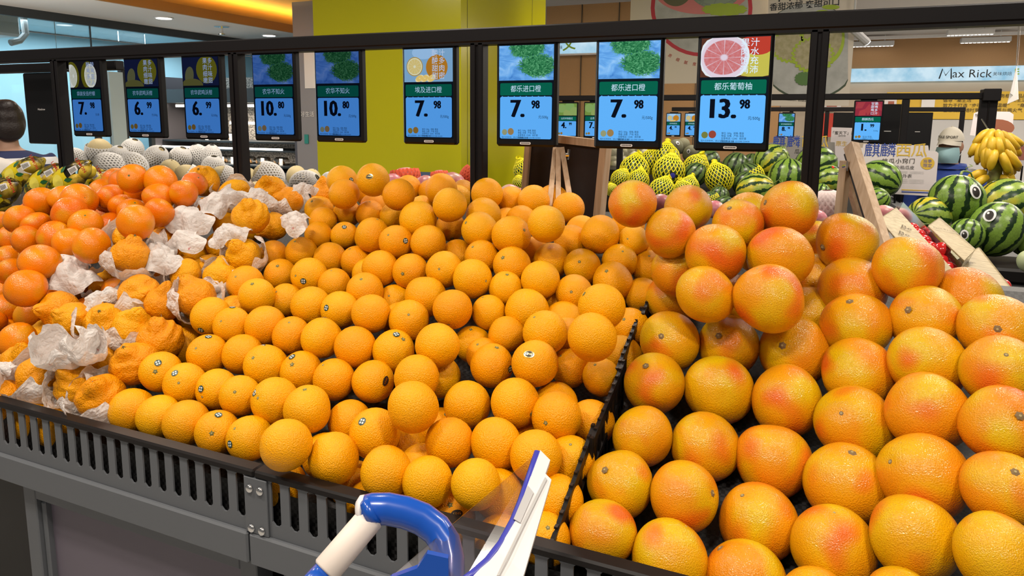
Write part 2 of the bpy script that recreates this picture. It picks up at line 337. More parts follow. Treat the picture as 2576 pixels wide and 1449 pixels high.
# ================================================================== the setting
def wallbox(name, lo, hi, mat, kind='structure'):
    o = MB().box(lo, hi).build(name, mat); o['kind'] = kind; return o
def tiles():
    m, nt, b = nmat('floor_tiles'); tc = nd(nt, 'ShaderNodeTexCoord')
    br = nd(nt, 'ShaderNodeTexBrick', {'Vector': tc.outputs['Object'], 'Scale': 1.25, 'Mortar Size': 0.004, 'Color1': (0.55, 0.53, 0.50, 1), 'Color2': (0.52, 0.50, 0.47, 1), 'Mortar': (0.25, 0.24, 0.22, 1)}); br.offset = 0.0
    nt.links.new(br.outputs[0], b.inputs['Base Color']); b.inputs['Roughness'].default_value = 0.25; return m
wallbox('floor', (-12, -3.5, -0.06), (9, 17, 0), tiles())
MT['ceil'] = simple('ceiling_grey', (0.48, 0.46, 0.44), 0.8); MT['soffit'] = simple('soffit_white', (0.74, 0.71, 0.68), 0.7)
MT['brown'] = simple('brown_wall_panel', (0.44, 0.25, 0.105), 0.6, noise=(60, (0.40, 0.225, 0.095), 0.3)); MT['beige'] = simple('beige_wall', (0.60, 0.50, 0.38), 0.7)
MT['darkframe'] = simple('dark_window_frame', (0.03, 0.035, 0.04), 0.5)
wallbox('ceiling', (-4.2, -3.5, 3.0), (9, 16, 3.06), MT['ceil'])
# the far wall on the right with its lit fascia
wallbox('wall_back', (-0.4, 15.0, 0), (9, 15.1, 2.18), MT['beige'])
wallbox('trim_1', (-0.4, 14.9, 2.42), (9, 15.1, 3.0), MT['brown'])
def band_mat(name, a, b_, s):
    m, nt, b = nmat(name); nt.nodes.remove(b); tc = nd(nt, 'ShaderNodeTexCoord'); n = nd(nt, 'ShaderNodeTexNoise', {'Vector': tc.outputs['Object'], 'Scale': 4.0, 'Detail': 5.0})
    e = nd(nt, 'ShaderNodeEmission', {'Color': ramp(nt, n.outputs['Fac'], [(0.35, a), (0.65, b_)]), 'Strength': s}); nt.links.new(e.outputs[0], nt.nodes['Material Output'].inputs[0]); return m
MT['litband'] = band_mat('lit_fascia', (0.30, 0.55, 0.72), (0.62, 0.80, 0.90), 1.0)
MT['inkdark'] = simple('lettering_dark', (0.015, 0.02, 0.025), 0.6); MT['inkgreen'] = simple('lettering_lime', (0.35, 0.62, 0.05), 0.6)
sb = MB().box((-0.4, 14.86, 2.18), (9, 15.0, 2.42)).build('lit_sign_fascia', MT['litband']); tag(sb, 'sign', 'sign')
sb['label'] = 'long backlit pale blue fascia sign with handwritten dark lettering on the far wall'
p = atY(2442, 182, 14.85); put_text('ax Rick', MT['inkdark'], 0.20, (p[0]+0.02, 14.85, 2.29), (1, 0, 0.02), (0.05, 0, 1), sb, bold=0.0, name='sign_lettering')
mst = [(-0.47, 2.215), (-0.43, 2.385), (-0.375, 2.27), (-0.30, 2.39), (-0.285, 2.21)]; MB().tube([(p[0]+x_, 14.852, z_) for x_, z_ in mst], 0.012, 6).build('sign_lettering', MT['inkdark'], sb)
p = atY(2513, 184, 14.85); put_text('美味烘焙', MT['inkdark'], 0.07, (p[0]+0.05, 14.85, 2.28), (1, 0, 0), (0, 0, 1), sb, name='sign_lettering')
p = atY(2558, 182, 14.85); put_text('E', MT['inkgreen'], 0.14, (p[0], 14.85, 2.31), (1, 0, 0.1), (-0.1, 0, 1), sb, bold=0.03, name='sign_lettering')
# nearer brown kiosk wall with its own lit fascia
kx0, kx1 = atY(1372, 200, 8.5)[0], atY(1965, 200, 8.5)[0]
kz1 = atY(1450, 92, 8.5)[2]; kz0 = atY(1450, 136, 8.5)[2]; kzt = atY(1450, 12, 8.5)[2]
wallbox('wall_kiosk', (kx0, 8.5, 0), (kx1, 8.7, kzt), MT['brown'])
for i in range(1, 6):
    x = kx0+(kx1-kx0)*i/6; o = MB().box((x-0.003, 8.488, 0), (x+0.003, 8.5, kzt)).build('panel_joint', MT['darkframe'], bpy.data.objects['wall_kiosk'])
ks = MB().box((kx0+0.05, 8.40, kz0), (kx0+1.0, 8.497, kz1)).build('lit_sign_box', MT['litband']); tag(ks, 'short backlit white sign box with lime green mark on the brown wall', 'sign')
MB().box((kx0+0.05, 8.395, kz0-0.02), (kx0+1.0, 8.497, kz0-0.001)).build('sign_edge', MT['white'], ks)
p = atY(1430, 112, 8.38); put_text('文', MT['inkgreen'], 0.17, (p[0], 8.39, p[2]), (1, 0, 0.1), (-.1, 0, 1), ks, bold=0.02, name='sign_lettering')
p = atY(1410, 120, 8.38); put_text('味', MT['inkdark'], 0.05, (p[0], 8.39, p[2]), (1, 0, 0), (0, 0, 1), ks, name='sign_lettering')
# yellow notice wall and grey wall below it
MT['yelwall'] = simple('yellow_notice_board', (0.72, 0.46, 0.04), 0.6); MT['ink'] = simple('print_black', (0.03, 0.025, 0.02), 0.6); MT['greywall'] = simple('pale_grey_wall', (0.50, 0.49, 0.48), 0.6)
a = atY(2240, 232, 14.8); b = atY(2576, 232, 14.8); c = atY(2400, 300, 14.8)
yb = MB().box((a[0]-0.05, 14.8, c[2]), (b[0]+2.0, 14.85, a[2])).build('notice_board', MT['yelwall']); tag(yb, 'wide yellow wall board printed with black Chinese text behind the banana bunch', 'board')
for k, (s, y) in enumerate((('升级社区美好生活 社区服务枢纽 品质代表', 243), ('倡导 “潮生活” “品生活” “美生活” 精打细算生活', 253), ('致力于打造 “步行可达的温暖” “身边的橱窗” 的 “家门口” 一站式', 266), ('智慧便捷 随时享受 时尚感与烟火气 社区服务枢纽 实现 “15分钟”', 278))):
    p = atY(2372, y, 14.79); xx = p[0]
    for wd_ in s.split(): put_text(wd_, MT['ink'], 0.075, (xx, 14.79, p[2]), (1, 0, 0), (0, 0, 1), yb, align='LEFT', name='printed_words'); xx += 0.075*(len(wd_)+0.35)
p0 = atY(2320, 238, 14.78); p1 = atY(2350, 274, 14.78)
MB().box((p0[0], 14.77, p1[2]), (p1[0], 14.795, p0[2])).build('blank_code_panel', MT['white'], yb)
wallbox('wall_lower_panel', (a[0]-0.2, 14.78, 0), (b[0]+2, 14.84, c[2]-0.01), MT['greywall'])
# left: soffit, cove, glazed wall with a bright room behind it
wallbox('ceiling_soffit', (-8.5, 3, 2.7), (-6.92, 13, 2.76), MT['soffit'])
MT['cove'] = simple('cove_orange_ceiling', (0.62, 0.34, 0.09), 0.7); MT['fascia'] = simple('cove_fascia_brown', (0.42, 0.22, 0.07), 0.6)
wallbox('trim_2', (-6.92, 3, 2.69), (-6.88, 13, 2.80), MT['fascia'])
wallbox('ceiling_cove', (-8.2, 3, 3.02), (-4.2, 13, 3.08), MT['cove'])
st = MB().box((-7.16, 3.2, 2.765), (-7.12, 12.8, 2.78)).build('cove_strip_lamp', glow('warm_strip', (1.0, 0.66, 0.16), 45)); tag(st, 'warm glowing light strip hidden on top of the white soffit', 'lamp')
MT['ltglow'] = glow('lamp_glow', (1.0, 0.96, 0.9), 6.0); MT['lampwhite'] = simple('lamp_white_body', (0.7, 0.7, 0.7), 0.5)
for i, (px, py) in enumerate(((412, 44), (677, 88))):
    q = atZ(px, py, 2.7); r = empty('recessed_downlight', (q[0], q[1], 2.7)); tag(r, ('round recessed downlight in the white soffit above the glass wall', 'round recessed downlight in the white soffit beside the yellow column')[i], 'lamp', 'downlights in the soffit')
    MB().tube([(0, 0, -0.012), (0, 0, 0)], 0.115, 20).build('rim', MT['lampwhite'], r); MB().tube([(0, 0, -0.016), (0, 0, -0.013)], 0.09, 20).build('lens', MT['ltglow'], r)
q = atZ(557, 66, 2.7); sp = empty('sprinkler_head', (q[0], q[1], 2.7)); tag(sp, 'small metal fire sprinkler head under the white soffit', 'sprinkler')
MB().tube([(0, 0, -0.01), (0, 0, 0)], 0.10, 14).build('escutcheon', MT['chrome'], sp); MB().tube([(0, 0, -0.10), (0, 0, -0.01)], [0.025, 0.02], 10).build('stem', MT['chrome'], sp); MB().tube([(0, 0, -0.115), (0, 0, -0.10)], 0.045, 10).build('deflector', MT['chrome'], sp)
WX = -8.3
wallbox('trim_3', (WX-0.04, 3.5, 2.60), (WX+0.03, 13, 2.70), MT['darkframe'])
MT['paleblue'] = simple('pale_blue_room_wall', (0.42, 0.66, 0.76), 0.6); MT['teal'] = simple('teal_panel', (0.08, 0.25, 0.32), 0.5); MT['mist'] = simple('frosted_pale_panel', (0.50, 0.60, 0.62), 0.4)
wallbox('wall_left', (WX-2.4, 3.0, 0), (WX-2.3, 13, 2.7), MT['paleblue']); wallbox('ceiling_back_room', (WX-2.4, 3.0, 2.72), (WX-0.1, 13, 2.78), MT['paleblue'])
wallbox('wall_left_end', (WX-2.4, 12.9, 0), (WX+3.2, 13, 2.7), MT['paleblue'])
rl = bpy.data.lights.new('back_room_light', 'AREA'); rl.shape = 'RECTANGLE'; rl.size = 1.2; rl.size_y = 5; rl.energy = 130; rl.color = (0.75, 0.92, 1.0)
ro = bpy.data.objects.new('back_room_light', rl); COL.objects.link(ro); ro.location = (WX-1.2, 7.5, 2.66)
def yat(px): return atX(px, 200, WX)[1]
win = MB()
ys = [3.6, yat(150), yat(236), yat(306), yat(372)]
for i in range(4):
    g = MB().box((WX-0.006, ys[i]+0.005, 0.06), (WX+0.006, ys[i+1]-0.005, 2.6)).build('window_%d' % (i+1), MT['glass']); g['kind'] = 'structure'
    MB().box((WX-0.03, ys[i+1]-0.03, 0), (WX+0.03, ys[i+1]+0.03, 2.12)).build('mullion', MT['darkframe'], g)
    if i == 1: MB().box((WX-0.007, ys[i+1]-0.008, 2.12), (WX+0.007, ys[i+1]+0.008, 2.6)).build('glass_seam', MT['darkframe'], g)
pn = MB().box((WX-0.02, yat(268), 0), (WX+0.05, yat(303), 2.05)).build('frosted_door_panel', MT['mist']); tag(pn, 'pale frosted glass door panel behind the fruit stand beside the bakery case', 'door panel')
ac = empty('wall_air_conditioner', at(8, 60, 8.6)); tag(ac, 'white air conditioner with ribbed hose high behind the glass at the left edge', 'air conditioner')
MB().bevbox((-0.25, -0.5, -0.16), (0.25, 0.05, 0.18), 0.03).build('body', MT['lampwhite'], ac); MB().tube([(0.1, 0.1, 0.14), (0.1, 0.19, 0.1), (0.1, 0.2, -0.1), (0.1, 0.12, -0.19), (0.1, 0.0, -0.23)], 0.04, 8).build('hose', MT['greywall'], ac)
# bakery case behind the stand
BY = 8.2
def bx(px): return atY(px, 300, BY)[0]
def bz(py, px=600): return atY(px, py, BY)[2]
MT['perf'] = simple('perforated_steel', (0.34, 0.30, 0.26), 0.5, metal=0.2, noise=(40, (0.10, 0.09, 0.08), 0.05)); MT['steel'] = simple('dark_steel', (0.16, 0.15, 0.17), 0.4, metal=0.5)
bc = empty('bakery_case', ((bx(392)+bx(745))/2, BY, 0)); tag(bc, 'open lit bakery display case with dark steel shelves behind the left price displays', 'display case')
cxm = (bx(392)+bx(745))/2; hw = (bx(745)-bx(392))/2
MB().box((-hw, 0.75, 0), (hw, 0.8, 2.1)).build('back_panel', MT['perf'], bc); MB().box((-hw-0.04, -0.05, 0), (-hw, 0.8, 2.1)).build('side_panel', MT['steel'], bc); MB().box((hw, -0.05, 0), (hw+0.04, 0.8, 2.1)).build('side_panel', MT['steel'], bc)
MB().box((-hw, 0.0, bz(258)), (hw, 0.8, bz(222))).build('header', MT['darkframe'], bc); MB().box((-hw, 0.0, 0), (hw, 0.8, bz(432))).build('base', MT['steel'], bc)
MT['strip'] = glow('case_strip_light', (1.0, 0.93, 0.80), 5.0)
for i, (yy, zz, dp) in enumerate(((356, 0.30, 0.0), (377, 0.45, 0.0), (416, 0.15, 0.0))):
    z = bz(yy); sh = MB().box((-hw, 0.1, z-0.025), (hw, 0.75, z)).build('shelf', MT['darkframe'], bc)
    if i == 1: MB().box((-hw, 0.09, z+0.0), (hw*0.75, 0.1, z+0.03)).build('lit_edge', MT['strip'], sh)
for yy, xa, xb in ((265, 405, 605), (310, 540, 690), (296, 745, 765)):
    z = bz(yy); MB().box((bx(xa)-cxm, 0.3, z-0.02), (bx(xb)-cxm, 0.33, z+0.02)).build('strip_light', MT['strip'], bc)
bl = bpy.data.lights.new('case_light', 'AREA'); bl.shape = 'RECTANGLE'; bl.size = 1.6; bl.size_y = 0.2; bl.energy = 45; bl.color = (1, 0.9, 0.75); blo = bpy.data.objects.new('case_light', bl); COL.objects.link(blo); blo.location = (cxm, BY+0.15, bz(262))
bl2 = bpy.data.lights.new('shelf_light', 'AREA'); bl2.shape = 'RECTANGLE'; bl2.size = 1.6; bl2.size_y = 0.1; bl2.energy = 14; bl2.color = (1, 0.9, 0.75); bl3 = bpy.data.objects.new('shelf_light', bl2); COL.objects.link(bl3); bl3.location = (cxm, BY+0.16, bz(377)-0.03)
MT['bread'] = simple('baked_bread', (0.50, 0.24, 0.07), 0.6, noise=(14, (0.70, 0.42, 0.18), 0.2))
BREAD = [(524, 356, 'bread roll box beside the white card on the upper bakery shelf'), (553, 356, 'bread roll box second from left on the upper bakery shelf'), (584, 356, 'bread roll box right of the others on the upper bakery shelf'),
         (563, 416, 'leftmost bread box with white card on the lower bakery shelf'), (588, 416, 'bread box left of the black post on the lower bakery shelf'), (627, 416, 'bread box right of the black post on the lower bakery shelf'), (663, 416, 'domed clear bread box in the middle of the lower bakery shelf'), (709, 416, 'bread box at the right end of the lower bakery shelf')]
for px, py, lb in BREAD:
    q = atY(px, py, BY+0.35); z = bz(py)+0.001; r = empty('bread_box', (q[0], q[1], z)); tag(r, lb, 'bread', 'bread boxes in the bakery case')
    mb = MB(); n = 10
    P = [[(0.055*math.cos(a)*math.cos(b)*0.9, 0.05*math.sin(a)*math.cos(b), 0.012+0.055*max(0, math.sin(b))) for a in np.linspace(0, 2*math.pi, n, endpoint=False)] for b in np.linspace(0, math.pi/2*0.98, 5)]
    mb.grid(P, closed_v=True).build('bread_roll', MT['bread'], r, True)
    MB().tube([(-0.085, 0, 0.045), (0.085, 0, 0.045)], [0.075, 0.075], 14, cap=True).build('clear_lid', MT['cello'], r); MB().box((-0.09, -0.07, 0), (0.09, 0.07, 0.012)).build('tray', MT['blackpl'], r)
    MB().box((0.02, -0.078, 0.0), (0.085, -0.076, 0.10)).build('price_card', MT['white'], r)
# grey end wall with lettering, between the bakery and the column
gx0, gx1 = atY(742, 300, 7.6)[0], atY(830, 300, 7.6)[0]
MT['greypurple'] = simple('grey_panel_wall', (0.26, 0.25, 0.27), 0.5)
gw = wallbox('wall_grey_panel', (gx0+0.02, 7.6, 0), (gx1, 7.7, 2.95), MT['greypurple']); p = atY(770, 288, 7.59); put_text('美好生活', MT['white'], 0.075, (p[0]-0.02, 7.592, p[2]), (1, 0, 0), (0, 0, 1), gw, name='wall_lettering')
a = atY(763, 122, 7.58); b = atY(789, 222, 7.58); wc = MB().box((a[0], 7.585, b[2]), (b[0]+0.05, 7.598, a[2])).build('hanging_white_card', MT['white']); tag(wc, 'blank white card hanging left of the yellow column', 'card')
a = atY(766, 350, 7.55); MB().box((a[0]-0.03, 7.585, a[2]-0.06), (a[0]+0.03, 7.598, a[2]+0.06)).build('green_switch_sign', simple('sign_teal', (0.02, 0.25, 0.22), 0.5), gw)
# yellow clad column
def yellow(name, c1):
    m, nt, b = nmat(name); b.inputs['Base Color'].default_value = c4(c1); b.inputs['Roughness'].default_value = 0.22; b.inputs['Specular IOR Level'].default_value = 0.5; return m
CYF = 4.5; ccx0, ccx1 = atY(796, 300, CYF)[0], atY(1160, 300, CYF)[0]; cyb = atX(1370, 200, ccx1)[1]
MT['yellow'] = yellow('yellow_green_cladding', (0.66, 0.62, 0.010))
colm = MB().box((ccx0, CYF, 0), (ccx1, cyb, 3.0)).build('column', MT['yellow']); colm['kind'] = 'structure'
MB().box((ccx1+0.0005, CYF+0.10, 0), (ccx1+0.0015, CYF+0.104, 3.0)).build('cladding_joint', MT['darkframe'], colm); MB().box((ccx1+0.0005, cyb-0.35, 0), (ccx1+0.0015, cyb-0.346, 3.0)).build('cladding_joint', MT['darkframe'], colm)
a = atY(985, 437, 4.2); b = atY(1103, 470, 4.2); bb = MB().bevbox((a[0], 4.2, 0.0), (b[0], 4.45, a[2]), 0.01).build('blue_bin', simple('bin_blue', (0.01, 0.06, 0.30), 0.5)); tag(bb, 'blue bin standing against the foot of the yellow column', 'bin')
# ceiling lamps and rails on the right
for i, (px0, py0, px1, py1) in enumerate(((2120, 82, 2576, 52), (2120, 104, 2576, 78))):
    q0 = atZ(px0, py0, 2.86); q1 = atZ(px1, py1, 2.86); yy = (q0[1]+q1[1])/2
    o = MB().box((q0[0]-3, yy-0.03, 2.84), (q1[0]+2, yy+0.03, 2.89)).build('lighting_track', MT['lampwhite']); tag(o, ('nearer white lighting track under the grey ceiling', 'farther white lighting track under the grey ceiling')[i], 'lighting track', 'ceiling tracks')
def linear_lamp(px, py, z, ln, lb):
    q = atZ(px, py, z); r = empty('linear_ceiling_lamp', (q[0], q[1], z)); tag(r, lb, 'lamp', 'linear ceiling lamps')
    MB().bevbox((-ln/2, -0.08, 0), (ln/2, 0.08, 0.09), 0.01).build('housing', MT['lampwhite'], r)
    for k in range(12): MB().tube([(-ln/2+ln*(k+.5)/12, 0, -0.004), (-ln/2+ln*(k+.5)/12, 0, 0.001)], ln/32, 8).build('led_lens', MT['ltglow'], r)
    for s in (-1, 1): MB().tube([(s*ln*0.3, 0, 0.09), (s*ln*0.3, 0, 3.0-z)], 0.008, 6).build('hanger', MT['lampwhite'], r)
linear_lamp(2440, 88, 2.80, 0.62, 'white linear ceiling lamp with twelve bright points, nearest the hanging paper tag')
linear_lamp(2478, 107, 2.80, 0.72, 'white linear ceiling lamp just below and right of the brightest one')
linear_lamp(2190, 117, 2.80, 0.74, 'white linear ceiling lamp above the left end of the pale blue sign')
q = at(2158, 82, 5.0); r = empty('spot_lamp', (q[0], q[1], q[2])); tag(r, 'white adjustable spotlight on a bracket behind the right post', 'lamp')
MB().tube([(-0.06, 0, 0.05), (0.07, 0.1, -0.06)], 0.028, 10).build('barrel', MT['lampwhite'], r); MB().tube([(-0.03, 0, 0.03), (-0.04, 0, 3.0-q[2])], 0.008, 6).build('bracket', MT['lampwhite'], r); MB().tube([(0.07, 0.1, -0.06), (0.074, 0.103, -0.064)], 0.024, 10).build('lens', MT['ltglow'], r)
# ================================================================== the fruit stand in front
LIPY, LIPZ = 0.785, H-0.535
SX0, SX1 = -2.75, 1.6
def liner_z(y):            # height of the black mat
    y = max(y, 0.80)
    return H - 1.045 + 0.47*y if y < 1.55 else H - 1.045 + 0.47*1.55 - 0.02*(y-1.55)
stand = empty('fruit_stand', (-0.5, 0.8, 0)); tag(stand, 'long grey metal fruit stand with slotted front guard and black cap rail', 'fruit stand')
ox, oy = -0.5, 0.8
def sbuild(mb, name, mat, parent=None, smooth=False):
    mb.v = [(x-ox, y-oy-0.0173*(x+0.29)*max(0.0, min(1.0, (1.55-y)/0.7)), z) for x, y, z in mb.v]; return mb.build(name, mat, parent or stand, smooth)
# tray mat: front curl, slope, ridge, back
prof = [(0.792, LIPZ-0.11), (0.795, LIPZ-0.045), (0.80, LIPZ-0.05), (0.82, liner_z(0.80)+0.0)]+[(y, liner_z(y)) for y in np.linspace(0.86, 1.55, 8)]+[(y, liner_z(y)) for y in np.linspace(1.65, 2.6, 5)]+[(2.62, 0.9)]
def mat_z(x, y, z):
    if y <= 1.60: return z
    k = min(1.0, max(0.0, (x+1.05)/0.3)); k2 = min(1.0, max(0.0, (x-0.05)/0.25)); y0 = 2.05-0.43*k2
    return 0.05*min(1.0, max(0.0, (y-1.62)/0.12))*(1-k2)+z*(1-k)+k*max(0.90, liner_z(1.6)-0.75*max(0, y-y0))
prof = [p for p in prof if p[0] < 1.56]+[(y, liner_z(y)) for y in np.linspace(1.6, 2.55, 9)]
sbuild(MB().grid([[(x, y, mat_z(x, y, z)) for y, z in prof] for x in list(np.linspace(SX0, -1.06, 4))+list(np.linspace(-1.0, -0.7, 4))+list(np.linspace(0.0, 0.35, 5))+[SX1]]), 'tray_mat', MT['liner'])
def slotted(x0, x1, zt, zb, st, sbm, xs, wd, y, th):
    mb = MB(); xs = [x for x in xs if x0+wd < x < x1-wd]; cuts = [x0]+[(xs[i]+xs[i+1])/2 for i in range(len(xs)-1)]+[x1]; h = wd/2; r = wd*0.35
    for yy, flip in ((y, 0), (y+th, 1)):
        for i, xc in enumerate(xs):
            a, b = cuts[i], cuts[i+1]
            hole = [(xc-h, st-r), (xc-h+r, st), (xc+h-r, st), (xc+h, st-r), (xc+h, sbm+r), (xc+h-r, sbm), (xc-h+r, sbm), (xc-h, sbm+r)]
            pts = [(a, zt), (b, zt), (b, zb), (a, zb)]+hole
            vs = [(px, yy, pz) for px, pz in pts]
            fs = [(0, 5, 6, 1), (1, 6, 7), (1, 7, 8, 2), (2, 8, 9), (2, 9, 10, 3), (3, 10, 11), (3, 11, 4, 0), (0, 4, 5)]
            if flip: fs = [tuple(reversed(f)) for f in fs]
            mb.add(vs, fs)
    for xc in xs:
        hole = [(xc-h, st-r), (xc-h+r, st), (xc+h-r, st), (xc+h, st-r), (xc+h, sbm+r), (xc+h-r, sbm), (xc-h+r, sbm), (xc-h, sbm+r)]
        mb.add([(p[0], y, p[1]) for p in hole]+[(p[0], y+th, p[1]) for p in hole], [(i, (i+1) % 8, 8+(i+1) % 8, 8+i) for i in range(8)])
    mb.add([(x0, y, zb), (x1, y, zb), (x1, y+th, zb), (x0, y+th, zb)], [(0, 3, 2, 1)])
    return mb
PIT = 0.0343
s1 = [-0.767-PIT*k for k in range(56)][::-1]; s2 = [-0.697+PIT*k for k in range(66)]
ST, SB = H-0.545, H-0.620
sbuild(slotted(-2.70, -0.735, LIPZ-0.006, H-0.640, ST, SB, s1, 0.0175, LIPY-0.013, 0.003), 'slotted_guard_panel', MT['grey'])
sbuild(slotted(-0.733, 1.55, LIPZ-0.006, H-0.640, ST, SB, s2, 0.0175, LIPY-0.013, 0.003), 'slotted_guard_panel', MT['grey'])
sbuild(MB().bevbox((SX0, LIPY-0.017, LIPZ-0.0125), (-0.736, LIPY+0.008, LIPZ), 0.004), 'cap_rail', MT['cap'])
sbuild(MB().bevbox((-0.7355, LIPY-0.017, LIPZ-0.0125), (SX1, LIPY+0.008, LIPZ), 0.004), 'cap_rail', MT['cap'])
jp = sbuild(MB().bevbox((-0.756, LIPY-0.017, H-0.640), (-0.711, LIPY-0.0132, LIPZ-0.013), 0.001), 'joint_plate', MT['grey'])
for x in (-0.744, -0.7235):
    for z in (H-0.566, H-0.632):
        mb = MB(); n = 12
        mb.grid([[(x+0.0068*math.cos(a)*c, LIPY-0.0175-0.004*s_, z+0.0068*math.sin(a)*c) for a in np.linspace(0, 2*math.pi, n, endpoint=False)] for c, s_ in ((1, 0), (0.95, .5), (0.7, .85), (0.35, 1), (0.01, 1.0))], closed_v=True)
        
        sbuild(mb, 'bolt', MT['chrome'], jp, True)
# apron below the guard, cabinets, dark kick
sbuild(MB().bevbox((-2.7, LIPY-0.020, H-0.694), (-0.752, LIPY+0.03, H-0.6405), 0.003), 'apron', MT['grey']); sbuild(MB().bevbox((-0.749, LIPY-0.020, H-0.694), (1.55, LIPY+0.03, H-0.6405), 0.003), 'apron', MT['grey'])
sbuild(MB().box((SX0+0.1, LIPY+0.25, 0.0), (SX1-0.1, 2.5, H-0.72)), 'inner_carcass', MT['blackpl'])
for i, (x0, x1) in enumerate(((-1.341, -0.757), (-0.703, -0.10), (-0.05, 0.55))):
    cb = sbuild(MB().bevbox((x0, LIPY+0.002, 0.02), (x0+0.036, LIPY+0.04, H-0.6945), 0.002), 'cabinet_stile', MT['grey'])
    sbuild(MB().bevbox((x1-0.036, LIPY+0.002, 0.02), (x1, LIPY+0.04, H-0.6945), 0.002), 'cabinet_stile', MT['grey'])
    sbuild(MB().bevbox((x0+0.036, LIPY+0.0025, H-0.730), (x1-0.036, LIPY+0.04, H-0.6945), 0.002), 'cabinet_rail', MT['grey'])
    dr = sbuild(MB().box((x0+0.050, LIPY+0.022, 0.03), (x1-0.040, LIPY+0.034, H-0.740)), 'cabinet_door', MT['panel'])
    sbuild(MB().bevbox((x0+0.038, LIPY+0.010, 0.03), (x0+0.050, LIPY+0.034, H-0.738), 0.002), 'door_edge', MT['grey'])
    sbuild(MB().box((x0, LIPY+0.04, 0.02), (x1, LIPY+0.25, H-0.71)), 'cabinet_body', MT['blackpl'])
# black slotted dividers between oranges and grapefruits
DX = -0.267
seg = [((0.80, -0.545), (0.992, -0.466)), ((0.965, -0.474), (1.16, -0.418)), ((1.14, -0.425), (1.33, -0.366)), ((1.31, -0.372), (1.50, -0.316))]
DLAB = ['black slotted plastic divider nearest the front rail between oranges and grapefruits', 'black slotted plastic divider second from the front between oranges and grapefruits', 'black slotted plastic divider third from the front between oranges and grapefruits', 'black slotted plastic divider farthest back between oranges and grapefruits']
for i, ((ya, za), (yb2, zb2)) in enumerate(seg):
    mb = MB(); nb = 9; xo = DX+0.006*(i % 2); hh = 0.105; th = 0.005
    def zt(y): return H+za+(zb2-za)*(y-ya)/(yb2-ya)
    for k in range(nb+1):      # bars with small scalloped tops
        y = ya+(yb2-ya)*k/nb; w_ = 0.008
        mb.add([(xo, y-w_/2, zt(y)-hh), (xo, y+w_/2, zt(y)-hh), (xo, y+w_/2, zt(y)+0.002), (xo, y-w_/2, zt(y)+0.002), (xo+th, y-w_/2, zt(y)-hh), (xo+th, y+w_/2, zt(y)-hh), (xo+th, y+w_/2, zt(y)+0.002), (xo+th, y-w_/2, zt(y)+0.002)], [(0,3,2,1),(4,5,6,7),(0,1,5,4),(1,2,6,5),(2,3,7,6),(3,0,4,7)])
    for a_, b_ in ((-0.016, 0.0), (-0.058, -0.048), (-hh-0.035, -hh+0.012)):
        mb.add([(xo, ya, zt(ya)+a_), (xo, yb2, zt(yb2)+a_), (xo, yb2, zt(yb2)+b_), (xo, ya, zt(ya)+b_), (xo+th*1.2, ya, zt(ya)+a_), (xo+th*1.2, yb2, zt(yb2)+a_), (xo+th*1.2, yb2, zt(yb2)+b_), (xo+th*1.2, ya, zt(ya)+b_)], [(0,3,2,1),(4,5,6,7),(0,1,5,4),(1,2,6,5),(2,3,7,6),(3,0,4,7)])
    base = (xo, (ya+yb2)/2, H+za-hh); mb.v = [(x-base[0], y-base[1], z-base[2]) for x, y, z in mb.v]
    o = mb.build('tray_divider', MT['blackpl'], loc=base); tag(o, DLAB[i], 'divider', 'black dividers in the stand')
# overhead rail with posts
BZ0, BZ1 = H+0.174, H+0.207
rail = empty('overhead_rail', (-0.7, 1.565, BZ0)); tag(rail, 'black metal overhead rail on posts carrying the row of price displays', 'rail')
def rb(mb, name, parent=rail, mat=None): mb.v = [(x+0.7, y-1.565, z-BZ0) for x, y, z in mb.v]; return mb.build(name, mat or MT['black'], parent)
rb(MB().bevbox((-2.60, 1.545, BZ0), (1.6, 1.585, BZ1), 0.003), 'beam')
rb(MB().box((-2.60, 1.548, BZ0-0.006), (1.6, 1.582, BZ0)), 'beam_groove')
for px, py in ((150, 250), (597, 250), (1203, 200), (2055, 200)):
    x = atY(px, py, 1.56)[0]
    po = MB(); zb_ = liner_z(1.6)-0.02; po.bevbox((x-0.017, 1.548, zb_), (x-0.003, 1.582, BZ0), 0.002); po.bevbox((x+0.003, 1.548, zb_), (x+0.017, 1.582, BZ0), 0.002); po.box((x-0.004, 1.553, zb_), (x+0.004, 1.577, BZ0))
    rb(po, 'post')
    rb(MB().bevbox((x-0.022, 1.543, liner_z(1.6)+0.0), (x+0.022, 1.586, liner_z(1.6)+0.10), 0.003), 'post_socket')
# short cross beam and far beam at the left end
q = at(88, 150, 2.42); px1 = atY(150, 250, 1.56)[0]
rb(MB().bevbox((px1-0.02, 1.585, BZ0-0.03), (px1+0.02, q[1]+0.02, BZ0), 0.003), 'cross_beam'); rb(MB().bevbox((-3.6, q[1], BZ0-0.03), (px1+0.15, q[1]+0.035, BZ0), 0.003), 'beam')
